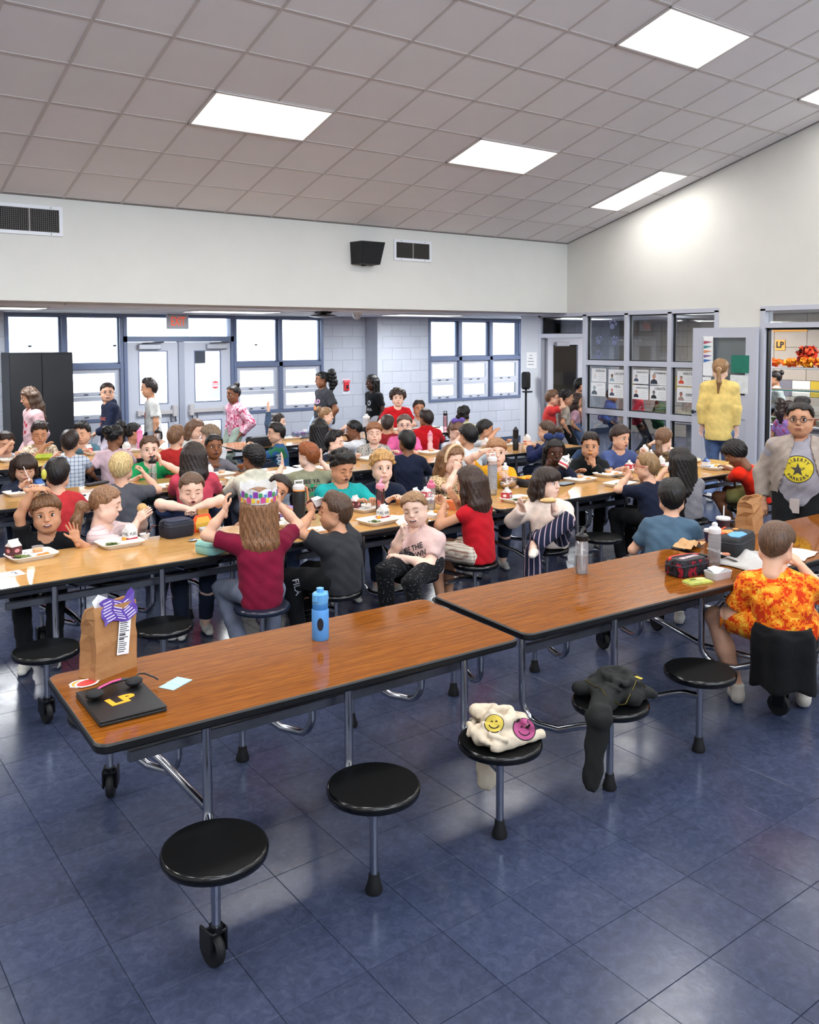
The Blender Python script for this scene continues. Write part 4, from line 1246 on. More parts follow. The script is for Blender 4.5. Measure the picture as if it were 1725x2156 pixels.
# ---------------------------------------------------------------- heads (local: +y face, +z up, origin mid head)
def head_parts(eyes='open', mouth='shut'):
    p = [((0, -0.014, 0.022), (0, -0.010, 0.028), 0.080, 0.080, 0.02, ((1, 0, 0), 0.92)),
         ((0, 0.012, 0.005), (0, 0.022, -0.035), 0.066, 0.052, 0.03, None),
         ((0, 0.042, -0.082), (0, 0.046, -0.080), 0.026, 0.024, 0.035, None),
         ((0, 0.030, 0.040), (0, 0.034, 0.030), 0.050, 0.050, 0.03, None)]
    for s in (-1, 1):
        p += [ep((s * 0.034, 0.036, -0.038), 0.034, 0.025), ((s * 0.05, 0.0, -0.055), (s * 0.026, 0.036, -0.083), 0.026, 0.02, 0.03, None)]
    for s in (-1, 1):
        p += [((s * 0.029, 0.096, 0.004), (s * 0.033, 0.094, 0.003), 0.013, 0.013, -0.016, None)]
    p += [((0, 0.080, 0.012), (0, 0.094, -0.022), 0.008, 0.0105, 0.012, None)]
    for s in (-1, 1):
        p += [ep((s * 0.0095, 0.086, -0.025), 0.0075, 0.008)]
        p += [((s * 0.073, -0.012, 0.008), (s * 0.071, -0.004, -0.022), 0.017, 0.011, 0.008, ((1, 0.35 * s, 0), 0.5))]
    # mouth mound
    p += [((-0.013, 0.074, -0.055), (0.013, 0.074, -0.055), 0.012, 0.012, 0.014, None)]
    p += [((0, -0.012, -0.05), (0, -0.026, -0.150), 0.047, 0.046, 0.025, None)]
    V, F = sdf_mesh(p, 0.0062)
    return V, F


_HB = head_parts()
_bvh = BVHTree.FromPolygons([tuple(v) for v in _HB[0]], [tuple(f) for f in _HB[1]])


def face_y(x, z):
    r = _bvh.ray_cast(Vector((x, 0.3, z)), Vector((0, -1, 0)))
    return r[0].y if r[0] else 0.08


def q4(mb):
    V = np.concatenate(mb.v); F = []
    for f in mb.f:
        if len(f) == 4:
            F.append(f)
        else:
            for i in range(1, len(f) - 1, 2):
                F.append([f[0], f[i], f[i + 1], f[i + 2] if i + 2 < len(f) else f[i + 1]])
    F = [f if f[2] != f[3] else [f[0], f[1], f[2], f[2]] for f in F]
    return V, F


def tri_fix(V, F):
    """degenerate quads (repeated last index) get a mid point so that every face is a quad"""
    V = list(map(list, V)); out = []
    for f in F:
        if f[2] == f[3]:
            m = [(V[f[2]][i] + V[f[0]][i]) / 2 for i in range(3)]; V.append(m); out.append([f[0], f[1], f[2], len(V) - 1])
        else:
            out.append(list(f))
    return np.array(V), np.array(out)


_HC = {}
BROW, SKIN, EYEW, IRIS, LIP, TEETH, DARK = 4, 0, 1, 2, 3, 5, 6


def head_mesh(eyes, mouth):
    key = (eyes, mouth)
    if key in _HC:
        return _HC[key]
    parts = [(_HB[0], _HB[1], SKIN)]

    def add(mb, mi):
        V, F = tri_fix(*q4(mb)); parts.append((V, F, mi))
    for s in (-1, 1):
        y = face_y(s * 0.031, 0.003)
        if eyes == 'open':
            mb = MB(); mb.ell((s * 0.031, y - 0.0045, 0.003), (0.0155, 0.008, 0.0100), 0, 12, 8); add(mb, EYEW)
            mb = MB(); mb.ell((s * 0.0305, y + 0.0005, 0.003), (0.0083, 0.0040, 0.0094), 0, 10, 6); add(mb, IRIS)
            mb = MB(); mb.tube([(s * 0.0165, y + 0.000, 0.005), (s * 0.024, y + 0.0035, 0.0118), (s * 0.033, y + 0.0035, 0.0128), (s * 0.041, y + 0.0005, 0.0085), (s * 0.046, y - 0.006, 0.004)], [0.0012, 0.002, 0.0024, 0.0022, 0.001], 5); add(mb, DARK)
        else:
            zz = -0.001 if eyes == 'shut' else 0.0
            mb = MB(); mb.ell((s * 0.031, y - 0.006, 0.003), (0.016, 0.0085, 0.0098), 0, 12, 8); add(mb, SKIN)
            mb = MB(); mb.tube([(s * 0.0165, y - 0.001, 0.001 + zz), (s * 0.024, y + 0.003, -0.003 + zz), (s * 0.032, y + 0.0035, -0.004 + zz), (s * 0.040, y + 0.001, -0.002 + zz), (s * 0.0455, y - 0.005, 0.001 + zz)], [0.001, 0.0018, 0.0021, 0.002, 0.001], 5); add(mb, DARK)
        pts = [(s * q, face_y(s * q, z) + 0.0005, z) for q, z in ((0.014, 0.022), (0.024, 0.0265), (0.035, 0.027), (0.047, 0.021))]
        mb = MB(); mb.tube(pts, [0.002, 0.0032, 0.0030, 0.0012], 5); add(mb, BROW)
    if mouth in ('shut', 'smile'):
        up = 0.004 if mouth == 'smile' else -0.001
        w = 0.023 if mouth == 'smile' else 0.018
        for dz, r in ((0.0022, 0.0030), (-0.0030, 0.0036)):
            xs_ = np.linspace(-w, w, 7)
            pts = [(x, face_y(x, -0.056 + dz) - 0.0008, -0.056 + dz + up * (x / w) ** 2) for x in xs_]
            mb = MB(); mb.tube(pts, [0.0008, r * 0.8, r, r, r, r * 0.8, 0.0008], 6); add(mb, LIP)
    elif mouth == 'grin':
        mb = MB(); mb.ell((0, face_y(0, -0.057) - 0.002, -0.057), (0.023, 0.006, 0.0075), 0, 12, 6); add(mb, DARK)
        mb = MB(); mb.ell((0, face_y(0, -0.055) - 0.0008, -0.054), (0.018, 0.005, 0.0036), 0, 10, 6); add(mb, TEETH)
        for dz, sg in ((0.007, 1), (-0.008, -1)):
            xs_ = np.linspace(-0.024, 0.024, 7)
            pts = [(x, face_y(x, -0.057) + 0.0002, -0.057 + dz * (1 - (x / 0.024) ** 2) + 0.004 * (x / 0.024) ** 2) for x in xs_]
            mb = MB(); mb.tube(pts, [0.001, 0.0024, 0.003, 0.003, 0.003, 0.0024, 0.001], 6); add(mb, LIP)
    else:   # open
        mb = MB(); mb.ell((0, face_y(0, -0.058) - 0.002, -0.058), (0.013, 0.006, 0.009), 0, 12, 6); add(mb, DARK)
        pts = [(0.0145 * cos(a), face_y(0.0145 * cos(a), -0.058) + 0.0005, -0.058 + 0.0105 * sin(a)) for a in [2 * pi * i / 12 for i in range(13)]]
        mb = MB(); mb.tube(pts, 0.0028, 6); add(mb, LIP)
    _HC[key] = parts
    return parts


# ---------------------------------------------------------------- hair
_front = ((-0.018, 0.022, 0.046), (0.018, 0.022, 0.046), 0.0645, 0.0645, 0.03, None)
_back = ((0, -0.040, -0.010), (0, -0.034, -0.052), 0.058, 0.050, 0.03, None)
_cap = [((0, -0.016, 0.028), (0, -0.012, 0.036), 0.090, 0.088, 0.01, ((1, 0, 0), 0.92)), _front]


def cut_face(line=0.058, side=0.012, nape=-0.062, ear=True):
    """removes the face: hairline height at the forehead, sideburn depth, nape height"""
    def c(D, X, Y, Z):
        # face region: in front of a slanted line
        yb = 0.010 + np.clip((Z + 0.015) / 0.06, 0, 1) * 0.034
        f1 = np.maximum(-(Y - yb), (Z - line - 0.011 + 0.13 * np.abs(X) + 0.0055 * np.sin(X * 95 + 1 + 40 * Z) + 0.0035 * np.sin(X * 260)))      # <0 inside removed region
        low = (nape - Z) + (Y + 0.075) * 0.75
        D = np.maximum(D, -f1)
        D = np.maximum(D, np.minimum(np.minimum(low, (Y + 0.102) * 2), 0.2))
        D = np.maximum(D, -(np.sqrt((np.abs(X) - 0.085) ** 2 * 0.5 + (Y - 0.012) ** 2 + (Z + 0.028) ** 2) - 0.046)) if ear else D
        return D
    return c


def strands(amp=0.003, fr=46):
    def c(D, X, Y, Z):
        a = np.arctan2(X, -(Y + 0.01))
        return D + amp * np.sin(a * fr + 6 * np.sin(Z * 40)) * 0.6 + amp * 0.5 * np.sin(a * 23 + Z * 90)
    return c


def lumps(amp, sc, seed=0):
    o = np.random.default_rng(seed).uniform(0, 6, 6)

    def c(D, X, Y, Z):
        return D + amp * (np.sin(X * sc + o[0] + 2 * np.sin(Y * sc * 0.7 + o[3])) * np.sin(Y * sc * 1.1 + o[1]) + np.sin(Z * sc * 1.05 + o[2] + 1.5 * np.sin(X * sc * 0.6)) * 0.6)
    return c


def sheet(n, x0, x1, y, z0, z1, r, yb=-0.02, k=0.015, flare=1.1, wob=0.0):
    out = []
    for i in range(n):
        q = i / (n - 1); x = x0 + (x1 - x0) * q
        bow = -0.02 * (1 - (2 * q - 1) ** 2)
        m = (z0 + z1) / 2
        e = z1 + 0.03 * sin(i * 2.1) - 0.02 * (1 - (2 * q - 1) ** 2)
        out.append(((x, y + bow, z0), (x * flare, y + bow + yb, m), r, r, k, None)); out.append(((x * flare, y + bow + yb, m), (x * flare, y + bow + yb * 1.2 + wob * sin(i * 1.7), e), r, r * 0.32, k, None))
    return out


def hair_geo(style):
    h = 0.0068; P_ = list(_cap) + [_back]; C = []
    if style == 'buzz':
        P_ = [((0, -0.016, 0.026), (0, -0.012, 0.032), 0.0850, 0.0835, 0.01, ((1, 0, 0), 0.92)), ((-0.018, 0.022, 0.044), (0.018, 0.022, 0.044), 0.0635, 0.0635, 0.03, None), _back]; C = [cut_face(0.060, nape=-0.066)]
    elif style == 'short':
        P_ += [((-0.03, 0.040, 0.095), (0.03, 0.036, 0.098), 0.028, 0.028, 0.03, None)]; C = [cut_face(0.060), strands(0.003)]
    elif style == 'quiff':
        P_ += [((-0.035, 0.045, 0.098), (0.03, 0.040, 0.104), 0.034, 0.032, 0.03, None), ((-0.03, -0.02, 0.11), (0.03, -0.02, 0.112), 0.025, 0.025, 0.03, None)]; C = [cut_face(0.066), strands(0.004, 40)]
    elif style == 'bowl':
        P_ = [((0, -0.016, 0.026), (0, -0.006, 0.036), 0.096, 0.094, 0.01, ((1, 0, 0), 0.93)), ((-0.035, 0.062, 0.055), (0.035, 0.062, 0.055), 0.026, 0.026, 0.03, None), _back]; C = [cut_face(0.034, nape=-0.058), strands(0.003, 50)]
    elif style == 'fringe':
        P_ += [((-0.04, 0.055, 0.072), (0.035, 0.058, 0.066), 0.03, 0.028, 0.03, None)]; C = [cut_face(0.040), strands(0.005, 34)]
    elif style == 'shag':
        P_ = [((0, -0.016, 0.024), (0, -0.006, 0.036), 0.102, 0.098, 0.01, ((1, 0, 0), 0.95)), ((-0.04, 0.055, 0.060), (0.04, 0.055, 0.060), 0.032, 0.03, 0.03, None)]; C = [cut_face(0.036, nape=-0.075, ear=False), strands(0.006, 30)]
    elif style == 'curly':
        rg = random.Random(3); P_ += [((-0.03, 0.045, 0.10), (0.03, 0.045, 0.10), 0.036, 0.036, 0.03, None)]
        for i in range(110):
            a, b = rg.uniform(0, 2 * pi), rg.uniform(-0.1, 1)
            cz = sqrt(max(0, 1 - b * b)); p = (0.09 * cz * cos(a), -0.012 + 0.098 * cz * sin(a), 0.034 + 0.094 * b)
            P_.append(ep(p, rg.uniform(0.013, 0.02), 0.006))
        C = [cut_face(0.052, nape=-0.05), lumps(0.002, 150)]
    elif style == 'mop':
        rg = random.Random(5); P_ = [((0, -0.016, 0.022), (0, -0.008, 0.04), 0.10, 0.10, 0.01, None)]
        for i in range(130):
            a, b = rg.uniform(0, 2 * pi), rg.uniform(-0.5, 1)
            cz = sqrt(max(0, 1 - b * b)); p = (0.105 * cz * cos(a), -0.012 + 0.105 * cz * sin(a), 0.032 + 0.102 * b)
            P_.append(ep(p, rg.uniform(0.014, 0.024), 0.008))
        C = [cut_face(0.044, nape=-0.085, ear=False), lumps(0.003, 120)]
    elif style == 'afro':
        P_ = [((0, -0.016, 0.028), (0, -0.012, 0.038), 0.096, 0.095, 0.01, ((1, 0, 0), 0.94)), ((-0.018, 0.022, 0.046), (0.018, 0.022, 0.046), 0.069, 0.069, 0.03, None), _back]; C = [cut_face(0.064), lumps(0.0035, 230)]
    elif style in ('pony', 'highpony', 'bigpony', 'sleekpony', 'lowpony'):
        P_ = [((0, -0.016, 0.027), (0, -0.012, 0.034), 0.087, 0.085, 0.01, ((1, 0, 0), 0.92)), _front]
        z0 = {'pony': 0.02, 'highpony': 0.085, 'bigpony': 0.09, 'sleekpony': -0.01, 'lowpony': -0.03}[style]
        r = {'pony': 0.026, 'highpony': 0.028, 'bigpony': 0.058, 'sleekpony': 0.024, 'lowpony': 0.03}[style]
        L = {'pony': 0.15, 'highpony': 0.17, 'bigpony': 0.26, 'sleekpony': 0.24, 'lowpony': 0.17}[style]
        y0 = -0.095
        P_ += [((0, y0, z0), (0, y0 - 0.045, z0 + 0.006), 0.02, r, 0.012, None), ((0, y0 - 0.045, z0 + 0.006), (0.012, y0 - 0.05 - r * .4, z0 - L * 0.5), r, r * 1.05, 0.02, None), ((0.012, y0 - 0.05 - r * .4, z0 - L * 0.5), (0.0, y0 - 0.035, z0 - L), r * 1.05, r * 0.35, 0.02, None)]
        C = [cut_face(0.056, nape=-0.05), strands(0.0022, 60)] + ([lumps(0.005, 110)] if style == 'bigpony' else [])
    elif style in ('bun', 'topbun', 'sidebuns', 'puff'):
        P_ = [((0, -0.016, 0.027), (0, -0.012, 0.034), 0.086, 0.084, 0.01, ((1, 0, 0), 0.92)), _front]
        if style == 'bun':
            P_ += [ep((0.0, -0.085, 0.088), 0.042, 0.008)]
        elif style == 'topbun':
            P_ += [((-0.02, -0.045, 0.125), (0.02, -0.05, 0.125), 0.034, 0.034, 0.012, None)]
        elif style == 'puff':
            P_ += [ep((-0.015, -0.09, 0.075), 0.052, 0.008)]
        else:
            P_ += [ep((-0.055, -0.085, -0.03), 0.034, 0.008), ep((0.055, -0.085, -0.03), 0.034, 0.008)]
        C = [cut_face(0.062, nape=-0.05), strands(0.0022, 60)] + ([lumps(0.003, 160)] if style in ('puff', 'sidebuns') else [])
    else:   # long hair: long, longer, bob, bangs, wavy, braids
        P_ = [((0, -0.016, 0.027), (0, -0.012, 0.036), 0.093, 0.091, 0.01, ((1, 0, 0), 0.93)), _front]
        bang = style in ('bobbangs', 'bangs')
        bot = {'long': -0.27, 'longer': -0.38, 'bob': -0.13, 'bobbangs': -0.14, 'bangs': -0.17, 'wavy': -0.25, 'braids': -0.20, 'longest': -0.50}[style]
        if style == 'braids':
            for i in range(11):
                a = radians(-120 + 24 * i); x, y = 0.088 * sin(a), -0.012 - 0.088 * cos(a)
                P_.append(((x, y, 0.03), (x * 1.12, y - 0.006, bot + 0.03 * (i % 2)), 0.016, 0.012, 0.006, None))
        else:
            P_ += sheet(8, -0.072, 0.072, -0.058, 0.02, bot, 0.036 if style != 'longest' else 0.040, -0.02, 0.02, 1.05, 0.012 if style == 'wavy' else 0.0)
            for s in (-1, 1):
                P_ += [((s * 0.078, 0.0, 0.03), (s * 0.086, -0.004, -0.06), 0.024, 0.024, 0.02, None), ((s * 0.086, -0.004, -0.06), (s * 0.082, -0.012, max(bot, -0.24) + 0.03), 0.024, 0.014, 0.02, None)]
        if bang:
            P_ += [((-0.042, 0.062, 0.05), (0.042, 0.062, 0.05), 0.026, 0.026, 0.03, None)]

        def c(D, X, Y, Z, line=(0.020 if bang else 0.062)):
            f1 = np.maximum(-(Y - 0.022 - np.clip((Z + 0.015) / 0.06, 0, 1) * 0.026), (Z - line - (0.0 if bang else 0.008) + 0.10 * np.abs(X) * (0 if bang else 1) + 0.003 * np.sin(X * 170)))
            D = np.maximum(D, -f1)
            neck = np.sqrt(X ** 2 + (Y - 0.01) ** 2) - 0.055
            return np.maximum(D, -np.maximum(neck, Z + 0.05))
        C = [c, strands(0.0035, 44)] + ([lumps(0.006, 75)] if style == 'wavy' else [])
        h = 0.0076
    return sdf_mesh(P_, h, C)


_HG = {}; _HM = {}


def hair_mat(col):
    nm = 'hair_' + col
    if nm in _M:
        return _M[nm]
    m = bpy.data.materials.new(nm); t = NT(m)
    co = t.coords((90, 90, 7)); n = t.noise(co, 2.0, 4, 0.6)
    c = [int(col[i:i + 2], 16) / 255 for i in (0, 2, 4)]
    dk = [v * 0.62 for v in c]; lt = [min(1, v * 1.3 + 0.02) for v in c]
    r = t.ramp(n, 0, [(0.32, dk), (0.52, c), (0.72, lt)]); t.link(r, 0, t.b, 'Base Color')
    t.b.inputs['Roughness'].default_value = 0.42; t.b.inputs['Specular IOR Level'].default_value = 0.35
    t.bump(n, 0, 0.5, 0.004)
    _M[nm] = m
    return m


def hair_obj(style, col, parent, M):
    if style not in _HG:
        _HG[style] = hair_geo(style)
    if (style, col) not in _HM:
        _HM[(style, col)] = quad_mesh('hair', [(*_HG[style], 0)], [hair_mat(col)])
    o = obj('hair', _HM[(style, col)], None, parent); o.matrix_local = M
    return o


# ---------------------------------------------------------------- hands (right hand: fingers +y, palm -z, thumb on -x)
def hand_geo(pose):
    curl = {'relax': (22, 30, 22), 'grip': (48, 62, 40), 'fist': (74, 88, 50), 'flat': (4, 6, 4), 'pinch': (40, 55, 30), 'point': (52, 80, 45)}[pose]
    spread = 9 if pose == 'flat' else 3
    p = []
    bx = (-0.0265, -0.009, 0.009, 0.0265); ln = ((0.030, 0.019, 0.016), (0.033, 0.022, 0.017), (0.031, 0.020, 0.016), (0.024, 0.015, 0.014)); by = (0.074, 0.078, 0.075, 0.068)
    for x, y in zip(bx, by):
        p.append(((x * 0.55, 0.012, 0), (x, y - 0.008, 0), 0.0155, 0.0125, 0.014, ((0, 0, 1), 0.85)))
    p.append(((0, -0.04, 0), (0, 0.012, 0), 0.022, 0.0215, 0.016, ((0, 0, 1), 0.8)))
    for i in range(4):
        a = radians((i - 1.5) * spread * -1.0)
        P0 = np.array([bx[i], by[i], 0.0]); ang = 0
        c = list(curl)
        if pose == 'pinch' and i > 1:
            c = [q * 0.55 for q in c]
        if pose == 'point' and i in (0, 1):
            c = [6, 6, 4]
        r = 0.0082 if i < 3 else 0.0072
        for k in range(3):
            ang += radians(c[k])
            d = np.array([sin(-a) * cos(ang), cos(a) * cos(ang), -sin(ang)])
            P1 = P0 + d * ln[i][k]
            p.append((tuple(P0), tuple(P1), r, r - 0.0007, 0.0035, None)); P0 = P1; r -= 0.0007
    if pose == 'flat':
        th = [(-0.018, 0.018, -0.004), (-0.042, 0.040, -0.008), (-0.060, 0.058, -0.010), (-0.070, 0.074, -0.010)]
    elif pose in ('grip', 'fist', 'point'):
        th = [(-0.018, 0.018, -0.008), (-0.036, 0.040, -0.024), (-0.030, 0.062, -0.040), (-0.014, 0.074, -0.044)]
    else:
        th = [(-0.018, 0.018, -0.006), (-0.038, 0.042, -0.018), (-0.040, 0.064, -0.030), (-0.030, 0.082, -0.036)]
    for i, (a, b) in enumerate(zip(th, th[1:])):
        p.append((a, b, (0.0125, 0.0098, 0.0088)[i], (0.0098, 0.0088, 0.0078)[i], 0.006, None))
    return sdf_mesh(p, 0.0046)


_HAND = {}


def hand_at(wrist, direc, palm, side, pose, s):
    if pose not in _HAND:
        _HAND[pose] = hand_geo(pose)
    V, F = _HAND[pose]
    V = V.copy() * s; F = F
    if side < 0:
        V[:, 0] *= -1; F = F[:, ::-1]
    y = Vector(direc).normalized(); z = -Vector(palm); z = (z - y * z.dot(y)).normalized(); x = y.cross(z)
    M = np.array([[x.x, y.x, z.x], [x.y, y.y, z.y], [x.z, y.z, z.z]])
    return V @ M.T + np.array(wrist), F


# ---------------------------------------------------------------- clothing materials
def cloth(name, col, pattern=None, c2=None, c3=None, scale=1.0):
    nm = 'cloth_' + name
    if nm in _M:
        return _M[nm]
    m = bpy.data.materials.new(nm); t = NT(m)
    t.b.inputs['Roughness'].default_value = 0.85; t.b.inputs['Specular IOR Level'].default_value = 0.2
    t.b.inputs['Sheen Weight'].default_value = 0.04
    co = t.coords()
    base = None
    if pattern is None:
        n = t.noise(co, 9, 3); c = [int(col[i:i + 2], 16) / 255 for i in (0, 2, 4)]
        base = t.ramp(n, 0, [(0.3, [v * 0.88 for v in c]), (0.7, [min(1, v * 1.06) for v in c])])
    elif pattern == 'blotch':      # camouflage, florals, tie dye: thresholds of distorted noise
        n = t.noise(co, 26 * scale, 2, 0.5, 1.2)
        base = t.ramp(n, 0, [(0.0, c2), (0.44, col), (0.56, col if c3 is None else c3)], True)
    elif pattern == 'digital':
        mp = t.new('ShaderNodeVectorMath', operation='SNAP'); mp.inputs[1].default_value = (0.009, 0.009, 0.009)
        t.link(co, 0, mp, 0); n = t.noise(mp, 20 * scale, 4, 0.7, 0.4)
        base = t.ramp(n, 0, [(0.0, c2), (0.47, col), (0.56, c3)], True)
    elif pattern == 'sparkle':
        v = t.new('ShaderNodeTexVoronoi'); v.inputs['Scale'].default_value = 75; t.link(co, 0, v, 'Vector')
        base = t.ramp(v, 'Distance', [(0.0, c2), (0.14, col)], True)
    elif pattern == 'spots':
        v = t.new('ShaderNodeTexVoronoi'); v.inputs['Scale'].default_value = 62 * scale; t.link(co, 0, v, 'Vector')
        base = t.ramp(v, 'Distance', [(0.0, c2), (0.36, col)], True)
    elif pattern == 'zebra':
        w = t.new('ShaderNodeTexNoise'); w.inputs['Scale'].default_value = 34 * scale; w.inputs['Distortion'].default_value = 3.0; w.inputs['Detail'].default_value = 1
        mp = t.coords((1, 1, 0.45), rot=(0, 0.5, 0)); t.link(mp, 0, w, 'Vector')
        base = t.ramp(w, 0, [(0.0, col), (0.56, c2)], True)
    elif pattern in ('plaid', 'stripe', 'hstripe'):
        sx = t.new('ShaderNodeSeparateXYZ'); t.link(co, 0, sx, 0)

        def band(axis, per, wd):
            a = t.new('ShaderNodeMath', operation='PINGPONG'); a.inputs[1].default_value = per; t.link(sx, axis, a, 0)
            b = t.new('ShaderNodeMath', operation='LESS_THAN'); b.inputs[1].default_value = wd; t.link(a, 0, b, 0)
            return b
        mx = t.new('ShaderNodeMix', data_type='RGBA'); mx.inputs[6].default_value = lin(col); mx.inputs[7].default_value = lin(c2)
        if pattern == 'plaid':
            b1, b2 = band('X', 0.013 * scale, 0.0032 * scale), band('Z', 0.013 * scale, 0.0032 * scale)
            s_ = t.new('ShaderNodeMath', operation='ADD'); t.link(b1, 0, s_, 0); t.link(b2, 0, s_, 1)
            hf = t.new('ShaderNodeMath', operation='MULTIPLY'); hf.inputs[1].default_value = 0.5; t.link(s_, 0, hf, 0); t.link(hf, 0, mx, 0)
        else:
            t.link(band('X' if pattern == 'stripe' else 'Z', 0.014 * scale, 0.0026 * scale), 0, mx, 0)
        base = mx
    o = 2 if pattern in ('plaid', 'stripe', 'hstripe') else 0
    t.link(base, o, t.b, 'Base Color')
    n2 = t.noise(t.coords((1, 1, 0.6)), 16, 3, 0.6, 0.8)
    t.bump(n2, 0, 0.45, 0.012)
    _M[nm] = m
    return m


SKINS = {'pale': 'eac2ad', 'fair': 'e0ad90', 'tan': 'c99372', 'olive': 'b57f5c', 'brown': '86573d', 'dark': '4e2f22'}


def skin_mat(k):
    nm = 'skin_' + k
    if nm in _M:
        return _M[nm]
    m = P(nm, SKINS[k], 0.5, spec=0.35, noise=0.04, nscale=22)
    m.node_tree.nodes['Principled BSDF'].inputs['Subsurface Weight'].default_value = 0.06
    m.node_tree.nodes['Principled BSDF'].inputs['Subsurface Radius'].default_value = (0.02, 0.008, 0.004)
    return m


LIPS = {'pale': 'c47a72', 'fair': 'b9695f', 'tan': '93544a', 'olive': '8f5348', 'brown': '5f342c', 'dark': '3f2220'}
m_eyew = P('eye_white', 'e8e6e2', 0.25)
m_iris = P('iris_brown', '2a1a12', 0.2)
m_teeth = P('teeth', 'ece8df', 0.35)
m_mouth = P('mouth_dark', '2c1210', 0.5)
m_sole = P('shoe_sole', 'dcdad4', 0.6)


def ik(a, c, l1, l2, pole):
    a = np.array(a, float); c = np.array(c, float); d = c - a; L = np.linalg.norm(d)
    L2 = min(L, (l1 + l2) * 0.995); d = d / max(L, 1e-6); c = a + d * L2
    x = (l1 * l1 - l2 * l2 + L2 * L2) / (2 * L2); y = sqrt(max(l1 * l1 - x * x, 0))
    p = np.array(pole, float); p = p - d * (p @ d); p /= max(np.linalg.norm(p), 1e-6)
    return a + d * x + p * y, c


def shoe_geo():
    p = [((0, -0.03, 0.035), (0, 0.06, 0.028), 0.036, 0.034, 0.02, None), ((0, 0.06, 0.026), (0, 0.135, 0.022), 0.034, 0.030, 0.02, ((0, 0, 1), 0.75)), ((0, -0.03, 0.06), (0, -0.025, 0.10), 0.033, 0.034, 0.02, None)]
    return sdf_mesh(p, 0.009, [lambda D, X, Y, Z: np.maximum(np.maximum(D, 0.004 - Z), Z - 0.105)])


_SHOE = shoe_geo()
_SHM = {}


def shoe(parent, loc, yaw, col, s, pitch=0.0):
    if col not in _SHM:
        V, F = _SHOE
        mi = (V[F[:, 0], 2] < 0.018).astype(int)
        me = quad_mesh('shoe', [(V, F[mi == 0], 0)] + ([(V, F[mi == 1], 1)] if (mi == 1).any() else []), [P('shoe_' + col, col, 0.6, noise=0.06), m_sole])
        _SHM[col] = me
    o = obj('shoe', _SHM[col], None, parent)
    o.matrix_local = Matrix.Translation(loc) @ Matrix.Rotation(-yaw, 4, 'Z') @ Matrix.Rotation(pitch, 4, 'X') @ Matrix.Scale(s, 4)
    return o


